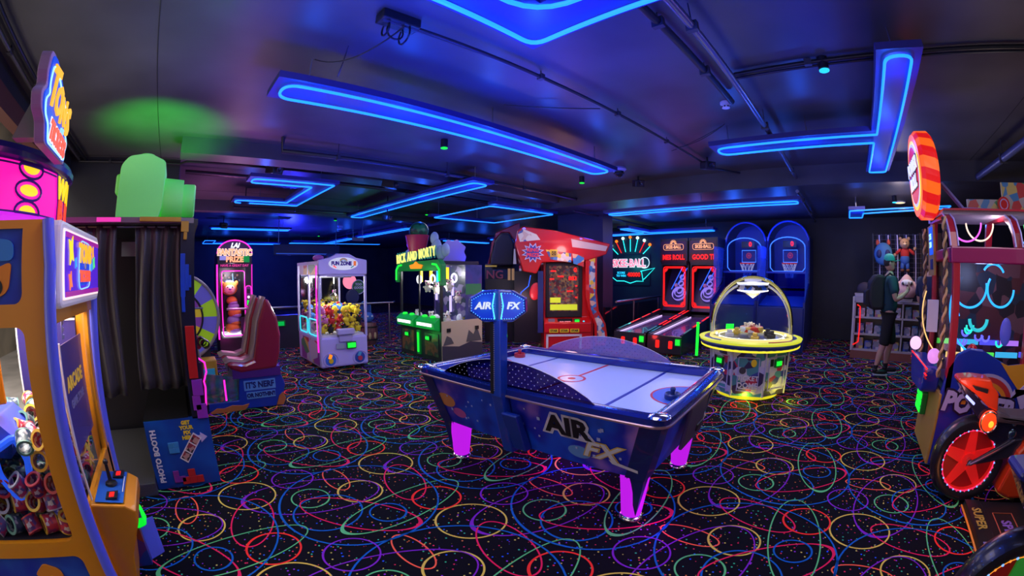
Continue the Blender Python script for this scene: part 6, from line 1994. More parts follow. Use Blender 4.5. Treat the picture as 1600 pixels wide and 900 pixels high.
# ================================================================== green-lit green crane
def cartoon():
    # front faces -x; origin at the front centre; local x to the right seen from the front (towards -y)
    P = (3.93, 6.20, 0)
    t = thing('neon_claw_crane', 'claw machine with green neon framing and yellow letters above', 'claw machine', P, -90)
    W, D = .66, .80
    B().box(-W, W, 0, D, 0, .56).build('lower_cabinet', mat('rick_dark', (.02, .025, .03), .35), t, bevel=.01)
    b = B()
    for (x, y) in ((-W, 0), (W - .04, 0), (-W, D - .04), (W - .04, D - .04)):
        b.box(x, x + .04, y, y + .04, .5, 1.62)
    b.box(-W, W, 0, D, 1.60, 1.66)
    b.build_each('frame', black, t)
    gd = mat('rick_green', (.01, .16, .04), .35, emit=.05, ecol=(0, 1, .1))
    # green arch header
    hp = [(-W - .08, 1.30), (-W - .02, 1.30), (-W + .03, 1.50), (W - .03, 1.50), (W + .02, 1.26), (W + .09, 1.26), (W + .08, 1.60), (W, 1.68), (-W, 1.66), (-W - .08, 1.58)]
    B().prism(hp, -.05, .05, 'y').build('header', gd, t, bevel=.015)
    for s in (-1, 1):
        pts = [(s * (W + .035), -.06, 1.34), (s * (W + .035), -.06, 1.52), (s * (W - .05), -.06, 1.60), (s * (W - .16), -.06, 1.61)]
        B().tube(pts, .016, 8).build('green_tube', ggreen, t, smooth=True)
    text('lettering', 'RICK AND MORTY', .235, (0, -.09, 1.76), (90, -5, 0), glow('rick_yellow', (.95, .9, .2), 1.1), t, .008, .001, sx=.56, spacing=1.18)
    text('lettering', 'RICK AND MORTY', .235, (0, -.075, 1.76), (90, -3, 0), glow('rick_halo', (.02, .22, .20), .7), t, .006, .012, sx=.56, spacing=1.18, label='green halo of the letters')
    B().prism([(-.16, 1.54), (.16, 1.54), (.20, 1.60), (.06, 1.62), (0, 1.66), (-.06, 1.62), (-.20, 1.60)], -.075, -.05, 'y').build('header_badge', gora, t)
    # ornaments: cup with a green brain-like ball, pale clouds
    B().lathe([(0, 1.84), (.15, 1.84), (.21, 2.12), (.195, 2.12), (.14, 1.86)], 24, 0, (-.06, .0, 0)).build('topper_cup', mat('cup_crimson', (.45, .02, .08), .35), t, smooth=True)
    B().ring((-.30, .0, 2.0), .08, .022, 'y', 18, 8).build('cup_handle', M['cup_crimson'], t, smooth=True)
    gb = B().ball((-.04, .02, 2.20), (.20, .16, .16), 0, 22, 14).build('topper_ball', art('brain', [(.01, .10, .04), (.02, .22, .08), (.01, .06, .03)], 12), t, smooth=True)
    for (x, z, r) in ((-.56, 1.78, .11), (-.48, 1.70, .09), (.36, 1.90, .13), (.50, 1.80, .12), (.62, 1.84, .10), (.30, 2.05, .10)):
        B().ball((x, .12, z), (r, .06, r * 1.1), 0, 14, 10).build('topper_cloud', mat('cloud_ice', (.30, .42, .62), .5, emit=.05), t, smooth=True)
    B().box(-W + .04, W - .04, .008, .014, .60, 1.50).build('front_glass', clear, t)
    B().box(W - .012, W - .006, .04, D - .30, .60, 1.60).build('side_glass', clear, t)
    B().box(-W + .04, W - .04, .04, D - .04, .56, .60).build('prize_floor', glow('rick_floor', (.45, .5, .8), .5), t)
    B().box(-W + .04, W - .04, D - .05, D - .03, .6, 1.6).build('back_panel', art('rick_back', [(.02, .02, .06), (.05, .03, .14), (.14, .12, .22), (.02, .03, .05)], 9, emit=.15), t)
    B().box(-.015, .015, .0, .02, .56, 1.5).build('centre_post', black, t)
    for (x, c) in ((-.42, 'y'), (-.10, 'y'), (.12, 'c'), (.40, 'y')):
        B().box(x - .02, x + .02, .3, .34, 1.30, 1.56).build('light_bar', gyel if c == 'y' else gcyan, t)
    for (x, z) in ((-.50, .95), (.02, 1.05), (-.05, .75)):
        B().box(x - .012, x + .012, D - .10, D - .06, z, z + .3).build('light_bar', glow('rick_lilac', (.6, .5, 1), 1.2), t)
    for (x, y, z) in ((-.38, .25, 1.35), (.06, .25, 1.36), (.55, .35, 1.38)):
        B().ring((x, y, z), .07, .016, 'y', 20, 6).build('ring_lamp', gwhite, t)
    # pushed-out green shelf with lit bars
    for s in (-1, 1):
        q = B().prism([(-.10, .54), (.05, .50), (.05, .72), (-.02, .74), (-.12, .66)], s * .33 - .29, s * .33 + .29, 'x')
        sh = q.build('control_shelf', mat('shelf_green', (.01, .28, .05), .3, emit=.12, ecol=(0, 1, .1)), t, bevel=.015)
        B().box(s * .33 - .22, s * .33 + .22, -.128, -.118, .59, .64).build('lit_bar', gwhite, sh)
        for dx in (-.12, .12):
            B().lathe([(0, .73), (.045, .73), (.045, .75), (.03, .762), (0, .762)], 14, 0, (s * .33 + dx, -.02, 0)).build('push_button', ggreen, sh, smooth=True)
        B().box(s * .38 - .20, s * .38 + .20, -.012, .0, .08, .46).build('door_art', art('rick_door', [(.10, .05, .03), (.20, .08, .04), (.03, .05, .04), (.05, .12, .05)], 6, kind='noise'), t)
        rd = B().box(s * .34 - .10, s * .34 + .02, -.04, -.01, .33, .42).build('card_reader', M['reader_green'], t, bevel=.01)
        B().box(s * .34 - .09, s * .34 + .01, -.048, -.038, .35, .40).build('lit_face', ggreen, rd)
    B().box(-.05, .05, -.03, .0, .06, .48).build('centre_light', gd, t)
    B().box(-.022, .022, -.042, -.03, .10, .44).build('lit_tube', ggreen, t)
    # side panel (faces -y in the room): a plain hill landscape
    z = W + .001
    B().box(W, W + .012, .0, D + .06, 0, .68).build('side_panel', mat('hill_sand', (.60, .50, .30), .5), t)
    B().box(W, W + .012, D - .30, D + .06, .68, 1.60).build('side_panel', art('sky_panel', [(.02, .04, .16), (.05, .06, .25), (.10, .05, .20), (.03, .16, .10)], 2.5, kind='noise'), t)
    B().prism([(.0, .02), (D + .06, .02), (D + .06, .26), (.6, .30), (.35, .24), (.0, .28)], W + .012, W + .016, 'x').build('printed_ground', mat('ground_print', (.05, .045, .06), .5), t)
    B().prism([(.02, .28), (.10, .44), (.18, .40), (.24, .30)], W + .013, W + .018, 'x').build('printed_hill', mat('hill_grey', (.10, .10, .09), .5), t)
    B().prism([(.50, .30), (.56, .50), (.66, .42), (.74, .54), (.84, .30)], W + .013, W + .018, 'x').build('printed_hill', M['hill_grey'], t)
    B().box(W + .012, W + .018, .50, .84, 1.10, 1.28).build('printed_meadow', mat('meadow', (.03, .22, .07), .5), t)
    for k in range(4):
        B().box(W + .012, W + .03, .10 + .6 * (k % 2), .17 + .6 * (k % 2), .50 + .0 * k, .56).build('side_handle', black, t) if k < 2 else None
    return t


cartoon()
light('cartoon_inner', 'POINT', (4.3, 6.3, 1.45), 14, (.9, .9, 1), .05)
light('cartoon_side_fill', 'POINT', (4.3, 4.7, 1.2), 3.5, (1, .9, .7), .1)  # unseen fill added to brighten the pale side panel
light('cartoon_inner', 'POINT', (4.2, 5.8, 1.2), 6, (.9, .85, 1), .05)
light('cartoon_green', 'POINT', (3.55, 6.2, 1.5), 2.2, (.05, 1, .1), .05)
light('cartoon_green', 'POINT', (3.6, 6.2, .35), 1.6, (.05, 1, .1), .05)
wk = [plush('cream plush figure on the floor of the green crane', 'bear', cr_, white, black, .075), plush('white plush bird on the floor of the green crane', 'bird', white, yl, black, .07)]
for w_ in wk:
    w_['group'] = 'plush toys in the green crane'
sp_ = [(4.15, 5.70), (4.12, 5.95), (4.18, 6.20), (4.1, 6.45), (4.2, 6.70), (4.45, 5.72), (4.4, 6.0)]
for i, (x, y) in enumerate(sp_):
    q = wk[i % 2]
    if i < 2:
        q.location = (x, y, .69)
        q.rotation_euler = (0, 0, R(-50))
    else:
        dup(q, (x, y, .69), R(-50 + 20 * i) and -50 + 20 * i)
hg = [plush('cream plush figure hanging inside the green crane', 'bear', cr_, pk_, black, .08)]
hg[0]['group'] = 'plush toys hanging in the green crane'
for i, (x, y, z) in enumerate(((4.25, 5.75, 1.25), (4.2, 6.05, 1.2), (4.25, 6.4, 1.22), (4.4, 5.7, 1.05))):
    q = hg[0] if i == 0 else dup(hg[0])
    q.location = (x, y, z)
    q.rotation_euler = (0, 0, R(-60 + 15 * i))

# big pale cloud cut-out standing on the cabinet behind
t = thing('cloud_display', 'pale lilac cloud shaped board standing right of the green crane topper', 'display board', (5.27, 6.98, 1.66), -45)
cl_ = [(-.22, 0), (.22, 0), (.27, .14), (.22, .24), (.26, .34), (.16, .42), (.08, .50), (-.02, .46), (-.12, .50), (-.20, .40), (-.27, .32), (-.22, .20), (-.28, .10)]
B().prism(rpoly(cl_, .03, 3), -.02, .02, 'y').build('board', mat('cloud_lilac', (.28, .24, .50), .5), t, bevel=.006)
B().box(-.2, .2, -.06, .06, -.03, .01).build('foot', black, t)
t = thing('display_cabinet', 'dark cabinet carrying the cloud board behind the green crane', 'cabinet', (5.46, 7.12, 0), -45)
B().box(-.42, .25, -.25, .35, 0, 1.63).build('body', mat('cabinet_navy', (.01, .012, .04), .4), t, bevel=.01)
B().box(-.36, .19, -.262, -.25, .2, 1.5).build('door', mat('cabinet_door', (.012, .018, .06), .35), t)


# ================================================================== low wall, rails and small things at the back left
def rail(label, pts, posts, z=.84):
    t = thing('handrail', label, 'handrail', (pts[0][0], pts[0][1], 0))
    o = (pts[0][0], pts[0][1], 0)
    B().tube([(x, y, z) for x, y in pts], .022, 10).build('top_rail', steel, t, o, smooth=True)
    for (x, y) in posts:
        p = B().tube([(x, y, 0), (x, y, z)], .018, 10).build('post', steel, t, o, smooth=True)
        B().lathe([(0, 0), (.05, 0), (.05, .01), (0, .012)], 16, 0, (x, y, 0)).build('base_plate', steel, p, o)
    return t


rail('steel handrail along the back left, passing behind the lilac crane', [(.9, 8.3), (1.9, 8.1), (4.45, 8.1), (4.6, 8.3)], [(1.7, 8.14), (3.15, 8.1), (4.36, 8.1)])
rail('steel handrail beside the ball rolling lanes below the neon wall sign', [(7.2, 4.30), (10.4, 4.62)], [(8.1, 4.39), (9.7, 4.55)], .9)
lw = thing('low_wall_panel', 'dark low barrier wall behind the back left handrail', 'barrier', (2.2, 8.5, 0))
B().box(1.2, 2.95, 8.45, 8.55, 0, .66).build('panel', mat('barrier_plum', (.03, .025, .05), .4), lw, (2.2, 8.5, 0))
q = B().box(1.93, 2.12, 8.42, 8.45, .44, .56).build('card_reader', M['reader_green'], lw, (2.2, 8.5, 0), bevel=.01)
B().box(1.96, 2.09, 8.412, 8.42, .46, .54).build('lit_face', mat('dim_green_face', (.0, .3, .05), .3, emit=.5, ecol=(0, .8, .1)), q, (2.2, 8.5, 0))
gb_ = thing('glass_barrier', 'dark glossy barrier below the handrail, mirroring the red lane lights', 'barrier', (8.8, 4.75, 0), 6)
B().box(-1.6, 1.7, -.02, .02, .03, .78).build('pane', mat('barrier_gloss', (.01, .01, .02), .06, coat=1.), gb_)
B().box(-1.6, 1.7, -.04, .04, 0, .04).build('foot', black, gb_)
k_ = thing('barrel', 'wooden barrel behind the right side of the lilac crane', 'barrel', (3.80, 8.0, 0))
B().lathe([(0, 0), (.15, 0), (.19, .12), (.20, .22), (.19, .34), (.16, .46), (0, .46)], 22).build('staves', art('wood_plum', [(.12, .04, .06), (.20, .07, .06), (.10, .03, .05)], 3, kind='wave'), k_, smooth=True)
for z in (.10, .36):
    B().lathe([(.187, z), (.197, z), (.197, z + .03), (.187, z + .03)], 22).build('hoop', blackm, k_, smooth=True)
for s in (-1, 1):
    B().at((s * .06, -.19, .2)).ball((0, 0, 0), (.03, .02, .07)).build('printed_mark', mat('mark_tan', (.5, .35, .2), .5), k_, smooth=True)
k_ = thing('plush_toy', 'round blue plush sitting on top of the wooden barrel', 'plush toy', (3.80, 8.0, .46))
B().ball((0, 0, .10), (.12, .10, .11), 0, 16, 10).build('body', mat('plush_navy', (.03, .12, .45), .8), k_, smooth=True)
for s in (-1, 1):
    B().ball((s * .05, -.09, .13), .018).build('eye', white, k_, smooth=True)
for i, (x, z, r, m_, lb, w_) in enumerate(((3.57, 1.30, .15, 'd', 'pink round sign nearest the lilac crane, topmost in its cluster', ''), (3.76, 1.18, .15, 'g', 'green edged round sign reading TOO GOOD beside the lilac crane', 'TOO\nGOOD'),
                                      (3.60, .98, .15, 'n', 'dark navy round sign in the middle of the cluster by the lilac crane', ''))):
    t = thing('round_sign', lb, 'sign', (x, 8.45 - .04 * i, z))
    mm = {'d': mat('sign_rose', (.35, .03, .12), .4), 'g': mat('sign_forest', (.02, .12, .05), .4), 'n': mat('sign_navy', (.015, .02, .12), .4)}[m_]
    B().at((0, 0, 0), (90, 0, 0)).lathe([(0, 0), (r, 0), (r, .03), (0, .03)], 28).build('disc', mm, t, smooth=True)
    B().ring((0, -.03, 0), r, .008, 'y', 28, 6).build('edge', lilac if m_ == 'g' else mm, t)
    B().tube([(0, -.0, -z + .0), (0, -.0, -r)], .008, 6).build('stand', black, t)
    if w_:
        text('lettering', w_, .07, (0, -.036, .02), (90, 0, 0), lilac, t, .002, .002)
t = thing('arched_sign', 'blue arched sign lowest in the cluster right of the lilac crane', 'sign', (3.84, 8.27, .70))
B().prism(rpoly([(-.15, -.15), (.15, -.15), (.14, .10), (0, .20), (-.14, .10)], .04), -.02, .02, 'y').build('board', mat('sign_dkblue', (.02, .06, .3), .4), t)
B().tube([(p[0], -.022, p[1]) for p in rpoly([(-.15, -.15), (.15, -.15), (.14, .10), (0, .20), (-.14, .10)], .04)], .006, 5, True).build('edge', mat('edge_sky', (.1, .35, .8), .4), t)
B().tube([(0, 0, -.72), (0, 0, -.15)], .01, 6).build('stand', black, t)
# hung display box under the far neon bar, prop behind the crane
t = thing('lightbox', 'large dim blue lightbox hanging above the lilac crane', 'lightbox', (3.75, 12.0, 2.16))
B().box(-1.05, 1.0, 0, .12, -.15, .15).build('box', mat('lb_navy', (.01, .02, .14), .4), t)
B().box(-.98, .93, -.01, 0, -.12, -.10).build('light_line', glow('lb_line', (.02, .08, .6), .9), t)
for x in (-.9, .9):
    B().tube([(x, .06, .15), (x, .06, ZC - 2.16)], .01, 6).build('hanging_rod', steel, t)
t = thing('roof_ornament', 'dark blue ornamented dome behind the top of the lilac crane', 'ornament', (3.5, 9.2, 0))
B().ball((0, 0, 1.78), (.32, .25, .16), 0, 20, 12).build('dome', art('orn_art', [(.01, .02, .12), (.02, .06, .3), (.12, .02, .1)], 14), t, smooth=True)
B().lathe([(0, 0), (.22, 0), (.22, 1.66), (0, 1.66)], 20).build('column', mat('orn_col', (.012, .012, .04), .4), t, smooth=True)
t = thing('wall_panel_display', 'warm lit cream panel far back between the green crane and red cabinet', 'display', (10.6, 10.4, 1.9))
B().box(-.05, .05, -.75, .75, -.35, .42).build('panel', mat('cream_lit', (.75, .60, .45), .5, emit=.25), t)
B().at((-.06, .1, -.15)).box(-.0, .01, -.45, .45, -.12, -.02).build('red_bar', mat('bar_red', (.6, .06, .04), .4, emit=.3), t)
B().box(-.09, .09, -.78, .78, -.45, -.35).build('shelf', black, t)
t = thing('hanging_sign', 'small pale sign hanging from the ceiling left of the green crane topper', 'sign', (5.0, 11.2, 2.45))
B().box(-.18, .18, -.01, .01, -.05, .05).build('board', mat('sign_pale', (.35, .35, .45), .5), t)
for s in (-.15, .15):
    B().tube([(s, 0, .05), (s, 0, ZC - 2.45)], .006, 5).build('wire', steel, t)


# ================================================================== POWER ROLL cabinet, right foreground
def power():
    o = (4.0, -1.7, 0)
    t = thing('ball_roll_game', 'large red and blue cabinet with roped corners and a striped round sign', 'arcade game', o)
    XF, XB, Y0, Y1 = 3.58, 4.50, -.93, -2.75
    rf = mat('frame_red', (.42, .01, .03), .3, coat=.4)
    bb = mat('power_blue', (.012, .035, .36), .28, coat=.5)
    # side facing the hall (-x): blue base with a hump, gold flash
    prof = [(Y0, .03), (Y0 - .0, .60), (Y0 - .03, .80), (Y0 - .10, .90), (Y0 - .22, .95), (Y0 - .34, .94), (Y0 - .48, .88), (Y0 - .60, .83), (Y0 - .9, .86), (Y1, .92), (Y1, .03)]
    B().prism(prof, XF, XF + .05, 'x').build('side_panel', bb, t, o, bevel=.01)
    B().prism([(Y0 - .52, .858), (Y0 - .60, .835), (Y0 - .9, .865), (Y0 - 1.1, .89), (Y0 - 1.1, .5), (Y0 - .78, .62), (Y0 - .64, .74)], XF - .004, XF, 'x').build('printed_flash', mat('flash_gold', (.70, .30, .02), .4), t, o)
    ci = [(Y0 - .42 + .30 * math.cos(a), .53 + .24 * math.sin(a)) for a in [PI * k / 20 for k in range(21)]]
    for (s, m_, dx) in ((1, mat('arc_silver', (.42, .36, .55), .35), .003), (.90, mat('arc_red', (.5, .03, .03), .4), .006), (.74, mat('arc_orange', (.75, .25, .02), .4), .009), (.60, bb, .012)):
        p = [(Y0 - .42 + (a - (Y0 - .42)) * s, .53 + (b - .53) * s) for a, b in ci]
        B().prism(p, XF - dx, XF, 'x').build('printed_arc', m_, t, o)
    pw = mat('power_lilac', (.50, .42, .68), .35)
    text('lettering', 'POWER', .205, (XF - .018 - o[0], Y0 - .37 - o[1], .52), (90, 5, -90), pw, t, .003, .010, sx=.98, shear=.15)
    text('lettering', 'POWER', .205, (XF - .014 - o[0], Y0 - .37 - o[1], .52), (90, 5, -90), mat('ink_plum', (.02, .01, .04), .4), t, .002, .026, sx=.98, shear=.15, label='dark outline of the letters')
    text('lettering', 'ROLL', .19, (XF - .018 - o[0], Y0 - .60 - o[1], .33), (90, 5, -90), pw, t, .003, .010, shear=.15)
    B().prism([(Y0 - .66, .58), (Y0 - .98, .86), (Y0 - .92, .66), (Y0 - 1.1, .70), (Y0 - .80, .50), (Y0 - .70, .66)], XF - .010, XF - .004, 'x').build('printed_bolt', pw, t, o)
    # body behind the panel
    B().box(XF + .05, XB, Y1, Y0 - .02, .03, .62).build('base', navy, t, o)
    # posts and beams of the glazed upper part
    b = B()
    for y in (Y0 - .02, Y0 - .74, Y0 - 1.46):
        b.box(XF, XF + .06, y - .065, y, .60, 1.58)
    for y in (Y0 - .02, Y0 - .9):
        b.box(XB - .06, XB, y - .06, y, .60, 1.58)
    b.build_each('post', rf, t, o, bevel=.008)
    B().box(XF - .01, XF + .08, Y1, Y0, 1.57, 1.69).build('beam', mat('beam_plum', (.30, .01, .10), .25, coat=.5), t, o, bevel=.01)
    B().box(XF + .08, XB, Y0 - .07, Y0, 1.60, 1.69).box(XB - .08, XB, Y1, Y0, 1.60, 1.69).build_each('beam', rf, t, o, bevel=.01)
    B().box(XF + .02, XF + .026, Y1, Y0 - .07, .60, 1.57).build('glass', clear, t, o)
    B().box(XF + .06, XB - .06, Y0 - .05, Y0 - .044, .60, 1.60).build('glass', clear, t, o)
    # curved canopy
    arc = [(XF, 1.69), (XF + .04, 1.80), (XF + .12, 1.90), (XF + .26, 1.96), (XB - .1, 1.98), (XB, 1.69)]
    for y in (Y0 - .0, Y0 - .62, Y0 - 1.3):
        q = B()
        inn = [(XF + .05, 1.69), (XF + .09, 1.79), (XF + .16, 1.87), (XF + .28, 1.92), (XB - .14, 1.94), (XB - .05, 1.69)]
        n = len(arc)
        q.add([(a, y, z) for a, z in arc] + [(a, y, z) for a, z in inn] + [(a, y - .07, z) for a, z in arc] + [(a, y - .07, z) for a, z in inn],
              [(i, i + 1, n + i + 1, n + i) for i in range(n - 1)] + [(2 * n + i, 3 * n + i, 3 * n + i + 1, 2 * n + i + 1) for i in range(n - 1)] + [(i, 2 * n + i, 2 * n + i + 1, i + 1) for i in range(n - 1)] + [(n + i, n + i + 1, 3 * n + i + 1, 3 * n + i) for i in range(n - 1)])
        q.build('canopy_rib', rf, t, o)
        for s in (0, -.07):
            B().tube([(a - .006, y + s, z + .004) for a, z in arc[:5]], .008, 5).build('rib_edge', lilac, t, o)
    B().add([(a, Y0 - .07, z) for a, z in arc[:4]] + [(a, Y1, z) for a, z in arc[:4]], [(i, i + 1, i + 5, i + 4) for i in range(3)]).build('canopy_glass', clear, t, o)
    B().box(XF + .24, XB, Y1, Y0, 1.955, 1.985).build('roof', mat('roof_pale', (.45, .38, .48), .4), t, o)
    B().box(XF + .2, XB, Y1, Y0, 1.985, 2.0).build('roof_edge', rf, t, o)
    for (y0, m1, m2) in ((Y0 - .30, glow('arc_magenta', (.9, .12, .9), 1.3), glow('arc_warm', (1, .75, .6), 1.2)), (Y0 - .92, glow('arc_sky', (.1, .4, 1), 1.3), glow('arc_lime', (.1, 1, .2), 1.2))):
        B().ring((XF + .3, y0 + .06, 1.90), .15, .008, 'x', 20, 6, 0, PI, 2 * PI).build('neon_arc', m1, t, o)
        B().ring((XF + .34, y0 - .09, 1.90), .14, .008, 'x', 20, 6, 0, PI, 2 * PI).build('neon_arc', m2, t, o)
    # inside: back wall of dark pictures, cyan arcs and tracks, rainbow bar
    B().box(XB - .10, XB - .08, Y1, Y0 - .1, .62, 1.6).build('back_wall', art('power_back', [(.02, .01, .02), (.10, .02, .03), (.02, .03, .06), (.16, .06, .08)], 8), t, o)
    cy1 = glow('power_cyan', (.02, .35, 1.0), 1.7)
    X = XF + .34
    B().ring((X, Y0 - .28, 1.40), .17, .010, 'x', 24, 6, 0, PI * .95, PI * 2.05).build('neon_arc', cy1, t, o)
    B().ring((X, Y0 - .60, 1.38), .14, .010, 'x', 24, 6, 0, PI * 1.0, PI * 2.2).build('neon_arc', cy1, t, o)
    B().ring((X, Y0 - .52, 1.46), .12, .010, 'x', 24, 6, 0, PI * .2, PI * .85).build('neon_arc', cy1, t, o)
    B().tube([(X, Y0 - .12, 1.46), (X, Y0 - .13, 1.30), (X, Y0 - .18, 1.16)], .009, 6).build('neon_arc', cy1, t, o)
    B().ring((X, Y0 - .38, 1.14), .09, .016, 'x', 20, 6, 0, PI * 1.0, PI * 2.0).build('neon_arc', glow('power_teal', (.03, .6, .7), .9), t, o)
    B().ring((X - .1, Y0 - .42, 1.22), .36, .009, 'x', 24, 6, 0, -PI * .35, PI * .15).build('neon_arc', cy1, t, o)
    B().ring((X - .1, Y0 - .22, 1.20), .42, .006, 'x', 24, 6, 0, -PI * .35, PI * .12).build('neon_arc', glow('arc_amber', (1, .6, .2), 1.1), t, o)
    rnd = random.Random(8)
    for k in range(9):
        y, z = Y0 - .22 - rnd.random() * .42, .92 + rnd.random() * .16
        B().ring((X + .05, y, z), .035, .010, 'x', 16, 5, 0, PI * .9, PI * 2.1).build('small_neon_arc', glow('mini_blue', (.12, .12, 1), 1.4) if k % 3 else glow('mini_aqua', (.02, .8, .6), 1.2), t, o)
    B().box(XF + .30, XF + .50, Y0 - .30, Y0 - .24, .70, .95).build('light_stick', glow('stick_warm', (1, .7, .45), 1.3), t, o) if 0 else B().tube([(XF + .3, Y0 - .22, .93), (XF + .25, Y0 - .27, .68)], .012, 6).build('light_stick', glow('stick_warm', (1, .7, .45), 1.3), t, o)
    B().box(XF + .06, XB - .1, Y1, Y0 - .08, .60, .64).build('play_bed', mat('bed_violet', (.12, .06, .16), .3), t, o)
    cs = [(.9, .6, .2), (.1, .9, .1), (.05, .5, .9), (.1, .1, 1), (.5, .2, 1), (.9, .8, .7)]
    for k in range(6):
        B().box(XF + .09, XF + .11, Y0 - .24 - .24 * k, Y0 - .0 - .24 * k - .02, .865 + .006 * k, .905 + .006 * k).build('rainbow_bar', glow('rain%d' % k, cs[k], 1.0), t, o)
        if k < 4:
            B().box(XB - .16, XB - .14, Y0 - .30 - .24 * k, Y0 - .06 - .24 * k - .02, .88, .925).build('rainbow_bar', glow('rain%d' % ((k + 1) % 6), cs[(k + 1) % 6], .8), t, o)
    B().lathe([(0, .90), (.05, .90), (.045, .94), (.02, .965), (0, .97)], 16, 0, (XF + .15, Y0 - .28, 0)).build('red_knob', red, t, o, smooth=True)
    B().at((XF + .2, Y0 - .62, 1.06)).ball((0, 0, 0), (.03, .06, .11)).build('paddle', mat('paddle_indigo', (.1, .1, .6), .3, emit=.15), t, o, smooth=True)
    # front (facing +y)
    B().prism([(XF, .03), (XB - .12, .03), (XB - .10, .32), (XB, .60), (XF, .60)], Y0 - .02, Y0 + .012, 'y').build('front_panel', mat('front_gold', (.45, .28, .05), .35), t, o, bevel=.008)
    B().at((4.08, Y0 + .02, .70)).prism(rpoly([(-.34, -.14), (.24, -.16), (.38, .0), (.38, .08), (-.38, .08), (-.38, 0)], .06), -.02, .14, 'y').build('nose_pod', bb, t, o, bevel=.04)
    for k in range(4):
        B().tube([(XF + .04, Y0 + .15, .70 + .025 * k), (XB + .0, Y0 + .15, .70 + .025 * k)], .008, 5).build('red_stripe', gred if k % 2 else red, t, o)
    B().ball((4.44, Y0 + .13, .86), .062, 0, 16, 10).build('lit_ball', glow('ball_pink', (1.0, .55, .95), 1.2), t, o, smooth=True)
    B().ball((3.72, Y0 + .08, .86), .06, 0, 16, 10).build('lit_ball', glow('ball_violet', (.8, .3, .85), .9), t, o, smooth=True)
    rd = B().prism(rect(4.02, 4.30, .30, .50, .02), Y0 + .012, Y0 + .07, 'y').build('card_reader', M['reader_green'], t, o, bevel=.01)
    for k in range(3):
        B().box(4.04, 4.28, Y0 + .07, Y0 + .078, .315 + .06 * k, .36 + .06 * k).build('lit_face', ggreen, rd, o)
    for (x, z) in ((4.40, 1.35), (3.66, 1.35)):
        pass
    for x in (XF + .03, XB + .05):
        for s in (0, 1):
            pts = [(x + .013 * math.cos(k * .9 + PI * s), Y0 + .045 + .013 * math.sin(k * .9 + PI * s), .72 + .0195 * k) for k in range(62)]
            B().tube(pts, .012, 6).build('rope_strand', mat('rope_dark', (.10, .06, .05), .8) if s else mat('rope_tan', (.62, .42, .18), .8), t, o, smooth=True)
    B().box(XB - .30, XB - .02, Y0 + .0, Y0 + .02, 1.48, 1.92).build('message_plate', mat('plate_gold', (.40, .24, .05), .35), t, o)
    B().box(XB - .27, XB - .12, Y0 + .02, Y0 + .028, 1.66, 1.90).build('led_screen', glow('led_blueface', (.01, .10, .9), .9), t, o)
    text('lettering', '275\n200', .07, (XB - .195 - o[0], Y0 + .032 - o[1], 1.78), (90, 0, 180), glow('led_ice', (.4, .9, 1), 1.3), t, .001, .002)
    B().box(XB - .26, XB - .14, Y0 + .02, Y0 + .026, 1.53, 1.62).build('small_plate', navy, t, o)
    B().box(3.95, 4.0, Y0 + .02, Y0 + .12, 1.02, 1.28).build('white_card', white, t, o)
    # striped round sign on brackets
    cx, cz, Rr = 4.12, 2.33, .385
    B().tube([(cx + .08, Y0 - .10, 2.28), (cx + .02, Y0 - .30, 2.04), (cx + .02, Y0 - .66, 2.03)], .022, 4).build('sign_bracket', mat('bracket_lilac', (.22, .20, .50), .35), t, o)
    N = 24
    for k in range(N):
        a0, a1 = 2 * PI * k / N, 2 * PI * (k + 1) / N
        tw = .10
        ys = (Y0 + .17, Y0 + .0)
        vs = []
        for (yy, sft, rr) in ((ys[0], 0, Rr - .03), (ys[0] - .03, .02, Rr), (ys[1] + .03, tw, Rr), (ys[1], tw + .02, Rr - .03)):
            for a in (a0 + sft, (a0 + a1) / 2 + sft, a1 + sft):
                vs.append((cx + rr * math.cos(a), yy, cz + rr * math.sin(a)))
        fs = [(3 * r_ + i, 3 * r_ + i + 1, 3 * r_ + i + 4, 3 * r_ + i + 3) for r_ in range(3) for i in range(2)]
        B().add(vs, fs).build('sign_rim', glow('rim_orange', (1, .13, .01), 1.0) if k % 2 else glow('rim_red', (.85, .01, .01), .8), t, o)
    for (r, m_, y) in ((Rr - .03, glow('disc_orange', (1, .16, .01), 1), .172), (.30, glow('disc_yellow', (1, .7, .03), 1), .176), (.27, glow('disc_lilac', (.6, .6, .95), .9), .180), (.245, glow('disc_crimson', (.75, .01, .03), .8), .184)):
        B().at((cx, Y0 + y, cz), (-90, 0, 0)).lathe([(0, .003), (r, .003), (r, 0)], 40).build('sign_face', m_, t, o)
    B().at((cx, Y0 + .16, cz), (90, 0, 0)).lathe([(0, .15), (Rr - .04, .15), (Rr - .04, 0)], 32).build('sign_back', red, t, o)
    for (wd, z, s) in (('POWER', cz + .07, .15), ('ROLL', cz - .07, .15)):
        text('lettering', wd, s, (cx - o[0], Y0 + .196 - o[1], z), (90, 0, 180), glow('disc_letter', (.9, .9, 1), .9), t, .003, .006, shear=.1)
        text('lettering', wd, s, (cx - o[0], Y0 + .190 - o[1], z), (90, 0, 180), black, t, .002, .018, shear=.1)
    return t


power()
light('power_inner', 'POINT', (4.05, -1.4, 1.5), 3, (.4, .5, 1), .1)
light('power_canopy', 'POINT', (3.95, -1.5, 1.87), 2.0, (1, .85, .95), .05)
light('power_front', 'POINT', (3.3, -.6, 1.0), 2.2, (1, .3, .5), .1)
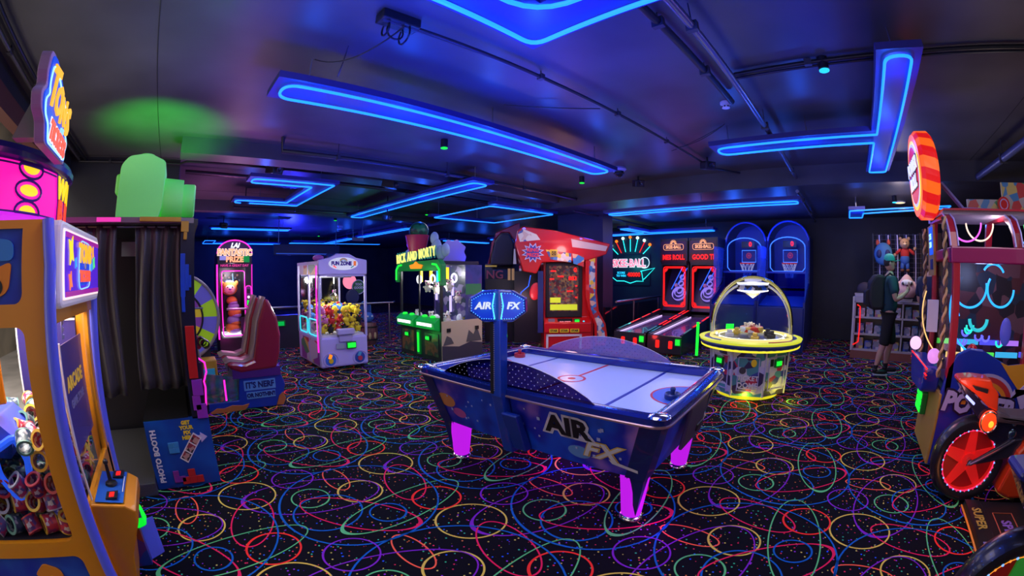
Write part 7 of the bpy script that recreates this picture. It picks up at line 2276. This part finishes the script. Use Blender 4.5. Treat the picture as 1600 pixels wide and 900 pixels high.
# posters and a small round badge standing on top of the cabinet's rear
for k, (y, z, lb) in enumerate(((-2.08, 2.035, 'comic tile poster nearest the right edge, above the roped red cabinet'), (-1.56, 2.035, 'lower comic tile poster above the roped red cabinet'))):
    t = thing('tile_poster', lb, 'poster', (4.42, y, z), -90)
    w_ = .30 if k == 0 else .20
    B().box(-w_, w_, -.01, .01, -.02, .30 if k == 0 else .14).build('board', art('tiles', [(.55, .5, .15), (.06, .25, .5), (.5, .06, .06), (.4, .42, .40), (.08, .3, .12)], 11), t)
    B().box(-w_, w_, .0, .06, -.03, .0).build('foot', black, t)
t = thing('round_badge', 'little red round badge standing between the two tile posters', 'badge', (4.38, -1.77, 2.015), -90)
B().at((0, 0, .11), (90, 0, 0)).lathe([(0, 0), (.07, 0), (.07, .03), (0, .03)], 22).build('disc', red, t, smooth=True)
B().ring((0, -.03, .11), .045, .006, 'y', 20, 5).build('ring', lilac, t)
B().box(-.05, .05, -.03, .03, -.01, .05).build('foot', red, t)


# ================================================================== motorcycle rides
def bike(name, label, loc, rz, body, rim, glowm, s=1.0, tank=None):
    """ride-on motorcycle. Local: -x is the side seen from the hall, the nose points to -y; rear hub at (0, 0, .29)"""
    t = thing(name, label, 'motorcycle ride', loc, rz)
    blk = mat('tyre', (.010, .010, .014), .32, coat=.4)
    R0 = .30
    # rear wheel
    wh = B().lathe([(.215, -.055), (.24, -.070), (.275, -.066), (.296, -.035), (.302, 0), (.296, .035), (.275, .066), (.24, .070), (.215, .055), (.215, -.055)], 48, 0, (0, 0, .30), axis='x')
    wh = wh.build('rear_tyre', blk, t, smooth=True)
    q = B()
    q.lathe([(.215, -.05), (.205, -.045), (.205, .045), (.215, .05)], 44, 0, (0, 0, .30), axis='x')
    q.lathe([(0, -.035), (.05, -.035), (.05, .035), (0, .035)], 24, 0, (0, 0, .30), axis='x')
    for k in range(5):
        a = 2 * PI * k / 5 + .3
        q.at((0, 0, .30), (math.degrees(a), 0, 0)).prism([(.04, -.045), (.205, -.028), (.205, .028), (.04, .045)], -.02, .02, 'x')
    q.at()
    q.build('rear_rim', rim, wh, smooth=False)
    B().lathe([(.0, -.006), (.205, -.006), (.205, .006), (.0, .006)], 36, 0, (0, 0, .30), axis='x').build('brake_disc', mat('disc_dark_red', (.42, .012, .012), .4), wh)  # dark red disc behind the brighter spokes
    d = B()
    for k in range(40):
        a = 2 * PI * k / 40
        d.ball((-.056, .214 * math.cos(a), .30 + .214 * math.sin(a)), .0068, 0 if k % 2 else 1, 6, 4)
    d.build('led_ring', [glowm, glow('led_ice2', (.15, .35, 1), 1.8)], wh)['kind'] = 'stuff'
    B().ring((-.050, 0, .30), .212, .005, 'x', 44, 5).build('led_band', glowm, wh)
    B().lathe([(0, -.075), (.022, -.075), (.022, .075), (0, .075)], 14, 0, (0, 0, .30), axis='x').build('axle', chrome, wh)
    # swing arm
    for sx in (-1, 1):
        sa_ = B()
        sa_.prism([(.03, .275), (.0, .31), (-.05, .335), (-.28, .47), (-.40, .48), (-.40, .36), (-.25, .33)], sx * .072 - .012, sx * .072 + .012, 'x')
        sa_.build('swing_arm', mat('arm_alloy', (.10, .10, .16), .2, .8), t, bevel=.01)
    B().tube([(-.09, .0, .29), (-.09, -.18, .385), (-.09, -.33, .47)], .010, 6).build('arm_highlight', steel, t)
    # shock spring
    pts = [(.0 + .03 * math.cos(k * .8), -.30 - .0035 * k, .50 + .03 * math.sin(k * .8) + .0022 * k) for k in range(64)]
    B().tube(pts, .008, 5).build('shock_spring', mat('spring_blue', (.2, .25, .55), .2, .8), t, smooth=True)
    B().tube([(0, -.26, .44), (0, -.56, .66)], .018, 8).build('shock_rod', chrome, t)
    for (y, z, r) in ((-.30, .50, .05), (-.36, .42, .04), (-.30, .58, .035)):
        B().ball((-.05, y, z), (.03, r, r), 0, 14, 10).build('linkage', mat('linkage', (.15, .25, .4), .15, .9), t, smooth=True)
    # side skirt and platform
    B().prism([(-.28, .12), (-.36, .40), (-.48, .54), (-.56, .56), (-.62, .44), (-.80, .42), (-1.3, .44), (-1.3, .10), (-.40, .08)], -.13, .13, 'x').build('lower_fairing', body, t, bevel=.02)
    B().prism([(-.52, .10), (-1.0, .12), (-1.0, .17), (-.55, .16)], -.142, -.13, 'x').build('vent', black, t)
    B().ball((-.14, -.62, .34), (.04, .17, .09), 0, 16, 10).build('engine_cover', mat('cover_green', (.02, .28, .05), .3, coat=.5), t, smooth=True)
    B().at((-.17, -.60, .30), (0, 0, 0)).tube([(0, -.1, .05), (0, .1, -.03)], .008, 5).build('cover_strip', gyel, t)
    # tail: dark under-tail, orange cowl with a slot, seat
    SY, SZ = .19, -.035
    sh_ = lambda L: [(a + SY, b + SZ) for a, b in L]
    tl = sh_([(.02, .845), (.03, .865), (-.10, .79), (-.22, .70), (-.42, .62), (-.70, .60), (-.70, .50), (-.52, .50), (-.40, .46), (-.30, .50), (-.20, .60), (-.08, .72)])
    B().prism(tl, -.07, .07, 'x').build('under_tail', mat('tail_black', (.012, .012, .03), .25, coat=.6), t, bevel=.02)
    cw = sh_([(.04, .86), (.03, .885), (-.08, .895), (-.22, .885), (-.25, .84), (-.30, .80), (-.32, .68), (-.24, .705), (-.10, .795)])
    c_ = B().prism(cw, -.085, .085, 'x').build('tail_cowl', body, t, bevel=.02)
    B().prism(sh_([(-.07, .845), (-.20, .825), (-.20, .80), (-.10, .82)]), -.10, -.084, 'x').build('cowl_slot', black, c_)
    B().prism(sh_([(-.30, .70), (-.42, .665), (-.70, .66), (-.78, .72), (-.95, .70), (-.95, .58), (-.30, .62)]), -.12, .12, 'x').build('seat', mat('seat_hide', (.07, .055, .07), .45), t, bevel=.03)
    B().prism(sh_([(-.70, .56), (-.85, .78), (-1.15, .86), (-1.35, .80), (-1.35, .50), (-.9, .44)]), -.14, .14, 'x').build('fuel_tank', tank or navy, t, bevel=.05)
    ll = B().ball((-.09, -.065, .585), (.025, .075, .075), 0, 20, 12).build('side_lamp', glow('lamp_orange', (1, .06, .01), 1.1), t, smooth=True)
    B().ring((-.105, -.065, .585), .066, .006, 'x', 24, 6).build('lamp_ring', chrome, ll)
    B().ball((-.118, -.08, .575), (.008, .022, .022)).build('lamp_core', glow('core_amber', (1, .4, .03), 1.6), ll, smooth=True)
    B().tube([(-.078, .15, .74), (-.078, .075, .69)], .009, 6).build('marker_light', glow('marker', (.35, .4, 1), 1.8), t)
    # front wheel and handlebar, beyond the picture's edge
    fw = B().lathe([(.215, -.05), (.24, -.06), (.29, -.03), (.302, 0), (.29, .03), (.24, .06), (.215, .05), (.215, -.05)], 40, 0, (0, -1.55, .30), axis='x').build('front_tyre', blk, t, smooth=True)
    B().lathe([(0, -.012), (.21, -.012), (.21, .012), (0, .012)], 30, 0, (0, -1.55, .30), axis='x').build('front_rim', rim, fw)
    B().tube([(-.07, -1.55, .30), (-.07, -1.30, .88)], .02, 8).tube([(.07, -1.55, .30), (.07, -1.30, .88)], .02, 8).build('fork', chrome, t, smooth=True)
    B().tube([(-.30, -1.12, .92), (0, -1.26, .95), (.30, -1.12, .92)], .014, 8).build('handlebar', black, t, smooth=True)
    B().prism([(-1.0, .15), (-1.35, .15), (-1.50, .75), (-1.25, .95), (-1.10, .7)], -.14, .14, 'x').build('front_fairing', body, t, bevel=.04)
    B().box(-.05, .05, -.60, -.50, .0, .12).build('mount', black, t)
    return t


bo = mat('bike_orange', (.75, .06, .01), .28, coat=.6)
bike('motorcycle_ride', 'orange and navy motorcycle ride with a red wheel ringed by tiny lights', (3.05, -1.12, 0), 0, bo, mat('wheel_red', (.75, .012, .012), .35, emit=.28, ecol=(1, .02, .02)), glow('ring_rose', (1.0, .03, .15), 1.1))
bike('motorcycle_ride', 'motorcycle ride at the bottom right corner with a green rimmed black wheel', (1.57, -1.02, 0), 0, mat('bike_navy', (.012, .02, .20), .28, coat=.6), mat('wheel_green', (.03, .35, .06), .35, emit=.08, ecol=(.1, 1, .1)), glow('ring_orange', (1.0, .3, .03), 1.1))
t = thing('ride_platform', 'low black platform edged with gold lettering between the two motorcycle rides', 'platform', (2.35, -1.9, 0))
po = (2.35, -1.9, 0)
B().box(1.78, 2.92, -3.0, -1.27, 0, .06).build('deck', black, t, po, bevel=.01)
B().box(1.78, 2.92, -1.27, -1.15, 0, .065).build('edge_board', mat('edge_black', (.01, .01, .012), .4), t, po)
for x0, wd, m_ in ((2.66, 'SUPER', mat('let_gold', (.5, .35, .06), .4)), (2.26, 'BIKES', mat('let_lilac', (.3, .25, .5), .4))):
    text('lettering', wd, .10, (x0 - po[0], -1.21 - po[1], .0665), (0, 0, 180), m_, t, .001, .003)
text('lettering', 'SPEED', .11, (2.50 - po[0], -1.42 - po[1], .0615), (0, 0, 180), mat('let_violet', (.3, .15, .55), .4), t, .001, .004)
B().tube([(2.28, -1.34, .064), (2.74, -1.34, .064), (2.74, -1.50, .064), (2.28, -1.50, .064)], .005, 4, True).build('deck_outline', mat('outl_rust', (.5, .12, .05), .4), t, po)
B().tube([(1.80, -1.14, .02), (2.92, -1.14, .02)], .008, 5).build('edge_light', mat('edge_amber', (.7, .2, .02), .4, emit=.25), t, po)
light('bike_glow', 'POINT', (2.7, -1.05, .15), .3, (1, .3, .1), .05)
light('bike_glow', 'POINT', (2.75, -.95, .75), 2.4, (1, .35, .35), .08)


# ================================================================== prize counter
t = thing('prize_counter', 'pale shelved prize counter against the dark right wall', 'counter', (8.35, -.9, 0), -96)
pc = mat('counter_pale', (.36, .32, .38), .5)
W, D = .68, .42
B().box(-W - .02, W + .1, -.02, D, 0, .14).build('plinth', mat('plinth_rust', (.20, .06, .05), .5), t)
b = B()
for z in (.14, .42, .72, 1.0):
    b.box(-W, W, 0, D, z, z + .03)
b.build('shelves', pc, t)
B().box(-W, W, D - .02, D, .14, 1.02).build('back_panel', pc, t)
for x in (-W, -.10, .28, W - .03):
    B().box(x, x + .03, 0, D, .14, 1.03).build('upright', pc, t)
B().box(-W - .03, -W, -.01, D + .02, .14, 1.10).build('end_panel', mat('end_white', (.55, .50, .58), .5), t)
B().box(-W, -.30, .0, .3, 1.03, 1.10).build('top_tray', pc, t)
st = [(-W + .06, -.02, .96), (-W + .12, -.02, .93), (-W + .13, -.02, .55), (-W + .12, -.02, .30), (-W + .02, -.02, .24)]
B().tube(st, .012, 6).build('red_light_tube', gred, t)
items = [((.09, .17, .12), 'art', 'boxed toy set', 'tb1', [(.2, .15, .4), (.5, .45, .55), (.08, .12, .3)]), ((.13, .12, .12), 'art', 'boxed toy', 'tb2', [(.1, .2, .35), (.45, .4, .3), (.3, .08, .1)])]
rnd = random.Random(21)
pl = t


def on_counter(x, y, z):
    c, s = math.cos(R(-96)), math.sin(R(-96))
    return (8.35 + x * c - y * s, -.9 + x * s + y * c, z)


words = [['left bay, top shelf', 'middle bay, top shelf', 'right bay, top shelf'], ['left bay, middle shelf', 'middle bay, middle shelf', 'right bay, middle shelf'], ['left bay, bottom shelf', 'middle bay, bottom shelf', 'right bay, bottom shelf']]
cols = [[(.45, .40, .55), (.12, .12, .3), (.5, .2, .2)], [(.06, .10, .2), (.35, .3, .4), (.1, .3, .5)], [(.5, .4, .12), (.3, .1, .2), (.2, .3, .5)], [(.02, .04, .2), (.05, .1, .5), (.3, .3, .4)]]
kk = 0
for r_, z in enumerate((.7505, .4505, .1705)):
    for c_, (x0, x1) in enumerate(((-.63, -.12), (-.06, .26), (.32, .63))):
        n = 3 if c_ == 0 else 2
        for i in range(n):
            wv = (x1 - x0) / n * .82
            x = x0 + (x1 - x0) * (i + .5) / n + .012
            h = .15 + .05 * ((kk * 7) % 3) / 2
            q = thing('toy_box', '%s prize box on the counter, %s, %s' % (['striped', 'dark', 'golden', 'blue'][kk % 4], words[r_][c_], ['leftmost', 'second', 'third'][i]), 'toy box', on_counter(x, .15, z), -96)
            B().box(-wv / 2, wv / 2, -.08, .08, 0, h).build('carton', art('tb%d' % (kk % 4), cols[kk % 4], 14, rough=.3), q, bevel=.004)
            B().box(-wv * .35, wv * .35, -.083, -.079, h * .25, h * .8).build('window', mat('carton_win', (.25, .25, .35), .15), q)
            kk += 1
for (x, nm, lb, m_) in ((-.55, 'tray', 'small pale tray on the left end of the prize counter', pc), (.35, 'stand', 'white card stand on the prize counter beneath the pink plush', white)):
    q = thing('display_' + nm, lb, 'display ' + nm, on_counter(x, .16, 1.031 if x > 0 else 1.101), -96)
    B().prism([(-.12, 0), (.12, 0), (.14, .06), (-.14, .06)], -.08, .08, 'y').build('body', m_, q, bevel=.005)
    B().box(-.10, .10, -.05, .05, .06, .075).build('insert', darkgrey, q)
q = thing('box_pile', 'dark bags piled behind the shopper on the counter', 'bag', on_counter(-.50, .28, 1.101), -96)
B().ball((0, 0, .13), (.16, .09, .13), 0, 16, 10).build('bag', mat('bag_dark', (.04, .03, .05), .7), q, smooth=True)
B().ball((.22, .0, .20), (.14, .08, .20), 0, 16, 10).build('bag', mat('bag_navy', (.02, .02, .06), .7), q, smooth=True)
q.name = 'bag_pile'
# wire grid with hanging plushes
g_ = thing('wire_grid', 'black and white wire grid panel on the wall behind the prize counter', 'wire grid', (9.3, -1.2, 0), -94)
b = B()
for k in range(12):
    b.tube([(-.55 + .1 * k, 0, 1.2), (-.55 + .1 * k, 0, 2.30)], .005, 4)
for k in range(13):
    b.tube([(-.55, .01, 1.2 + .09 * k), (.55, .01, 1.2 + .09 * k)], .005, 4)
b.build('wires', mat('wire_grey', (.25, .22, .3), .3, .5), g_)
for k in range(5):
    B().box(-.42 + .2 * k, -.39 + .2 * k, -.01, 0, 1.3, 2.28).build('slat', mat('slat_lilac', (.45, .4, .6), .4, .3), g_)
B().box(-.56, -.53, -.02, .02, 0, 2.31).box(.53, .56, -.02, .02, 0, 2.31).build_each('frame', blackm, g_)
q = thing('doorway_panel', 'brown wooden door panel right of the wire grid', 'door panel', (9.6, -2.05, 0), -94)
B().box(-.30, .22, 0, .04, 0, 2.35).build('panel', art('door_wood', [(.12, .05, .03), (.16, .07, .04), (.10, .04, .03)], 2, kind='wave'), q)
B().box(-.02, .05, -.01, 0, 1.75, 2.25).build('pale_strip', mat('strip_cream', (.6, .55, .3), .5), q)
q = thing('plush_backpack', 'blue round plush with coral tufts hanging high on the wire grid, left', 'plush toy', (9.15, -.86, 1.90), -94)
bm_ = mat('plush_azure', (.06, .22, .55), .8)
B().ball((0, 0, 0), (.20, .10, .22), 0, 18, 12).build('body', bm_, q, smooth=True)
for s in (-1, 1):
    B().ball((s * .09, -.085, .0), (.06, .03, .08)).build('patch', mat('patch_navy', (.02, .03, .15), .6), q, smooth=True)
    B().ball((s * .12, 0, .22), (.04, .03, .06)).build('tuft', mat('tuft_coral', (.75, .12, .06), .7), q, smooth=True)
    B().tube([(s * .14, .05, -.15), (s * .17, .07, .0), (s * .12, .05, .16)], .018, 6).build('strap', bm_, q, smooth=True)
# a plain bear hangs where the shop hangs its licensed doll
q = thing('hanging_bear', 'plain plush bear in blue dungarees and red top hanging on the wire grid', 'plush toy', (9.12, -1.33, 1.88), -94)
rp2, dn, bw = mat('bear_red', (.55, .03, .03), .8), mat('bear_denim', (.05, .15, .5), .8), mat('bear_tan', (.55, .35, .22), .85)
B().ball((0, 0, .02), (.10, .07, .13), 0, 16, 10).build('top', rp2, q, smooth=True)
B().ball((0, -.005, -.08), (.105, .075, .11), 0, 16, 10).build('dungarees', dn, q, smooth=True)
hd = B().ball((0, -.01, .22), (.11, .09, .10), 0, 18, 12).build('head', bw, q, smooth=True)
for s in (-1, 1):
    B().ball((s * .09, 0, .31), (.035, .02, .035)).build('ear', bw, hd, smooth=True)
    B().ball((s * .035, -.095, .24), .010).build('eye', black, hd, smooth=True)
    B().at((s * .15, -.01, .06), (0, s * 40, 0)).ball((0, 0, 0), (.09, .04, .035)).build('arm', rp2, q, smooth=True)
    B().ball((s * .22, -.02, .0 if s < 0 else .12), .035).build('paw', bw, q, smooth=True)
    B().ball((s * .055, -.01, -.20), (.045, .045, .08)).build('leg', dn, q, smooth=True)
    B().ball((s * .06, -.04, -.29), (.045, .07, .035)).build('foot', mat('foot_brown', (.18, .06, .03), .8), q, smooth=True)
B().ball((0, -.10, .20), (.035, .025, .025)).build('muzzle', mat('muzzle_cream', (.75, .6, .45), .85), hd, smooth=True)
q = thing('bird_plush', 'large pale pink bird plush sitting on the counter before the wire grid', 'plush toy', (8.35, -1.25, 1.11), -94)
pkm = mat('bird_pink', (.75, .42, .40), .85)
B().lathe([(0, .0), (.15, .01), (.20, .08), (.20, .16), (.16, .26), (.09, .35), (.03, .40), (0, .41)], 26).build('body', pkm, q, smooth=True)
B().ball((0, -.14, .26), (.12, .07, .06), 0, 16, 8).build('face_patch', mat('bird_white', (.8, .7, .7), .85), q, smooth=True)
for s in (-1, 1):
    e_ = B().ball((s * .075, -.175, .25), (.028, .02, .032)).build('eye', black, q, smooth=True)
    B().at((s * .19, -.03, .17), (0, s * -25, 0)).ball((0, 0, 0), (.04, .09, .13), 0, 14, 10).build('wing', pkm, q, smooth=True)
B().lathe([(0, .06), (.035, .02), (0, 0)], 12, 0, (0, -.20, .21)).build('beak', mat('beak_grey', (.25, .2, .22), .5), q, smooth=True)


# ================================================================== people
def skin_mesh(name, chains, m, parent, sub=2, root=0):
    """chains: lists of (x, y, z, r); a chain may start with an int index joining an earlier vertex"""
    vs, es, rs = [], [], []
    for ch in chains:
        prev = None
        for p in ch:
            if isinstance(p, int):
                prev = p
                continue
            vs.append(p[:3])
            rs.append(p[3] if isinstance(p[3], tuple) else (p[3], p[3]))
            if prev is not None:
                es.append((prev, len(vs) - 1))
            prev = len(vs) - 1
    me = bpy.data.meshes.new(name)
    me.from_pydata(vs, es, [])
    o = bpy.data.objects.new(name, me)
    C.objects.link(o)
    me.skin_vertices or None
    sk = o.modifiers.new('skin', 'SKIN')
    sk.use_smooth_shade = True
    if not me.skin_vertices:
        bpy.context.view_layer.objects.active = o
    sv = me.skin_vertices[0].data
    for i, r in enumerate(rs):
        sv[i].radius = r
    sv[root].use_root = True
    sb_ = o.modifiers.new('sub', 'SUBSURF')
    sb_.levels = sub
    sb_.render_levels = sub
    dg = bpy.context.evaluated_depsgraph_get()
    m2 = bpy.data.meshes.new_from_object(o.evaluated_get(dg))
    bpy.data.objects.remove(o)
    m2.materials.clear()
    m2.materials.append(m)
    m2.polygons.foreach_set('use_smooth', [True] * len(m2.polygons))
    q = bpy.data.objects.new(name, m2)
    C.objects.link(q)
    q.parent = parent
    return q


def person(label, loc, rz, shirt, shorts, shoe, capm=None, pack=None, skinm=None, hairm=None, right_hand_up=True, long=False):
    """stands facing -y, 1.76 m tall"""
    t = thing('person', label, 'person', loc, rz)
    sk = skinm or skin
    hz = 1.0
    # joints
    hipL, hipR = (.09, .0, .93), (-.09, .0, .93)
    kL, kR = (.10, -.10, .50), (-.10, .06, .50)
    aL, aR = (.10, -.04, .09), (-.11, .17, .12)
    body = [
        [(0, .0, .96, (.15, .11)), (0, .01, 1.10, (.135, .10)), (0, .0, 1.28, (.155, .11)), (0, .01, 1.42, (.13, .095)), (0, .0, 1.50, .058), (0, -.015, 1.56, .055)],
        [0, (*hipL, .095), (.10, -.05, .72, .078), (*kL, .056), (.10, -.05, .32, .064), (*aL, .036), (.10, -.12, .045, (.040, .035)), (.10, -.20, .03, (.04, .02))],
        [0, (*hipR, .095), (-.10, .03, .72, .078), (*kR, .056), (-.105, .12, .33, .064), (*aR, .036), (-.11, .10, .05, (.040, .035)), (-.11, .03, .03, (.04, .02))],
    ]
    base = 6 + 7 + 7
    # right arm (towards -x): raised forearm; left arm forward
    if right_hand_up:
        body.append([3, (-.19, .0, 1.42, .055), (-.24, -.02, 1.28, .052), (-.26, -.05, 1.13, .044), (-.24, -.16, 1.18, .040), (-.22, -.25, 1.25, .030), (-.215, -.275, 1.29, (.036, .020)), (-.215, -.28, 1.33, (.036, .016))])
        hand = (-.215, -.283, 1.335)
        hdir = (0, -.15, 1)
    else:
        body.append([3, (-.19, .0, 1.42, .055), (-.23, .02, 1.28, .045), (-.25, .02, 1.13, .036), (-.25, -.05, 1.0, .034), (-.24, -.11, .90, .026), (-.24, -.13, .85, (.034, .018)), (-.24, -.14, .80, (.034, .015))])
        hand = (-.24, -.145, .795)
        hdir = (0, -.1, -1)
    body.append([3, (.19, .0, 1.42, .055), (.24, -.02, 1.28, .052), (.26, -.05, 1.14, .044), (.24, -.15, 1.14, .040), (.22, -.24, 1.18, .030), (.215, -.275, 1.20, (.036, .020)), (.21, -.31, 1.21, (.036, .016))])
    bo_ = skin_mesh('body', body, sk, t)
    # fingers: five on each hand
    for (h, d, side) in ((hand, Vector(hdir).normalized(), -1), ((.21, -.315, 1.212), Vector((0, -1, .2)).normalized(), 1)):
        h = Vector(h)
        lat = Vector((1, 0, 0))
        curl = d.cross(lat) * .5
        ch = []
        for k, L in enumerate((.060, .068, .064, .050)):
            p0 = h + lat * (-.026 + .0175 * k) - d * .02
            p1 = p0 + d * (L * .55 + .02)
            p2 = p1 + (d * .8 + curl).normalized() * L * .5
            ch.append([(*p0, .009), (*p1, .0085), (*p2, .007)])
        th = h - d * .05 + lat * side * .03
        ch.append([(*th, .011), (*(th + lat * side * .022 + d * .025), .010), (*(th + lat * side * .028 + d * .055), .008)])
        for k, c in enumerate(ch):
            skin_mesh('finger' if k < 4 else 'thumb', [c], sk, t, 1)
    # head
    hb = B()
    hb.ball((0, -.0, 1.665), (.074, .092, .112), 0, 24, 18)
    hb.ball((0, -.03, 1.605), (.052, .06, .055), 0, 18, 12)
    hb.ball((0, -.095, 1.655), (.012, .020, .022), 0, 10, 8)
    for s in (-1, 1):
        hb.ball((s * .076, .005, 1.66), (.012, .022, .032), 0, 10, 8)
    head = hb.build('head', sk, t, smooth='full')
    for s in (-1, 1):
        B().ball((s * .030, -.084, 1.678), (.012, .008, .007), 0, 10, 6).build('eye', black, head, smooth=True)
    B().ball((0, -.088, 1.618), (.024, .008, .006), 0, 10, 6).build('mouth', mat('lip', (.35, .10, .09), .6), head, smooth=True)
    B().ball((0, .018, 1.685), (.082, .088, .100), 0, 22, 14).build('hair', hairm or mat('hair_dark', (.02, .014, .012), .7), head, smooth=True)
    if capm:
        c_ = B()
        c_.lathe([(.093, 1.70), (.095, 1.73), (.085, 1.77), (.055, 1.80), (0, 1.812)], 26, 0, (0, .005, 0))
        cp_ = c_.build('cap', capm, t, smooth='full')
        B().at((0, -.11, 1.70), (-12, 0, 0)).prism(rpoly([(-.075, .03), (.075, .03), (.06, -.07), (-.06, -.07)], .04), -.004, .006, 'z').build('cap_brim', capm, cp_, bevel=.002)
        B().tube([(-.05, -.10, 1.68), (.05, -.10, 1.68)], .008, 6).tube([(-.078, -.02, 1.68), (-.055, -.10, 1.68)], .003, 4).build('glasses', black, head)
    # clothes
    g = 1.16
    skin_mesh('shirt', [[(0, .0, .88, (.185, .160)), (0, .01, 1.08, (.185, .160)), (0, .0, 1.28, (.190, .160)), (0, .01, 1.41, (.155, .125)), (0, .005, 1.475, .080)],
                        [3, (-.19, .0, 1.42, .076), (-.235, -.02, 1.29, .074), (-.245, -.03, 1.20, .072)], [3, (.19, .0, 1.42, .076), (.235, -.015, 1.29, .074), (.245, -.03, 1.20, .072)]], shirt, t)
    kz = .42 if not long else .10
    if long:
        lg = [[0, (*hipL, .108), (.10, -.05, .72, .092), (kL[0], kL[1], kL[2], .074), (.10, -.05, .30, .066), (.10, -.04, .10, .058)], [0, (*hipR, .108), (-.10, .03, .72, .092), (kR[0], kR[1], kR[2], .074), (-.105, .12, .30, .066), (-.11, .16, .12, .058)]]
    else:
        lg = [[0, (*hipL, .110), (.10, -.05, .72, .112), (.10, -.095, .50, .098), (.10, -.088, .44, .096)], [0, (*hipR, .120), (-.10, .03, .72, .112), (-.10, .06, .50, .098), (-.10, .07, .44, .096)]]
    skin_mesh('shorts' if not long else 'trousers', [[(0, .0, 1.0, (.170, .145)), (0, 0, .90, (.16, .14))]] + lg, shorts, t)
    for (ax, ay, az, nm, rx) in ((.10, -.10, 0, 'shoe', 0), (-.11, .11, 0, 'shoe', 0)):
        s_ = B().ball((ax, ay - .02, .050), (.048, .135, .045), 0, 18, 10)
        s_.ball((ax, ay + .06, .075), (.045, .055, .05), 0, 14, 8)
        sh = s_.build('shoe', shoe, t, smooth='full')
        B().prism([(ax - .046, ay + .09), (ax + .046, ay + .09), (ax + .05, ay - .10), (ax + .025, ay - .155), (ax - .025, ay - .155), (ax - .05, ay - .10)], .0, .022, 'z').build('sole', mat('sole_grey', (.45, .45, .48), .6), sh, bevel=.004)
        B().lathe([(.040, .10), (.043, .15), (.040, .155)], 14, 0, (ax, ay + .055, 0)).build('sock', black, t)
    if pack:
        pb = B().prism(rpoly([(.12, .98), (.32, .97), (.38, 1.10), (.36, 1.38), (.26, 1.50), (.12, 1.49)], .05, 4), -.17, .17, 'x').build('backpack', pack, t, bevel=.04)
        B().prism(rpoly([(.34, 1.02), (.43, 1.04), (.43, 1.24), (.36, 1.28)], .02, 3), -.12, .12, 'x').build('backpack_pocket', pack, pb, bevel=.02)
        for s in (-1, 1):
            B().tube([(s * .11, .12, 1.44), (s * .115, .02, 1.515), (s * .12, -.10, 1.44), (s * .13, -.13, 1.28), (s * .13, -.06, 1.10), (s * .13, .10, 1.05)], .016, 6).build('backpack_strap', pack, pb, smooth=True)
    return t


person('person in turquoise cap and dark T-shirt with a black backpack at the counter', (7.15, -.78, 0), 6, mat('tee_dark', (.008, .05, .07), .8), mat('shorts_black', (.008, .008, .010), .85), mat('shoe_black', (.01, .01, .01), .5),
       mat('cap_turq', (.02, .42, .32), .6), mat('pack_black', (.012, .010, .015), .7))
person('person in dark navy clothes half hidden behind the roped corner of the red cabinet', (6.35, -1.33, 0), 40, mat('navy_shirt', (.008, .015, .05), .8), mat('navy_trousers', (.006, .008, .02), .85), mat('shoe_black', (.01, .01, .01), .5), right_hand_up=False, long=True)
light('shopper_teal', 'SPOT', (6.6, -1.2, 2.7), 45, (.1, 1, .7), .05, (R(10), R(-10), 0), spot=45)
light('counter_light', 'POINT', (7.6, -1.1, 2.3), 10, (1, .8, .8), .1)
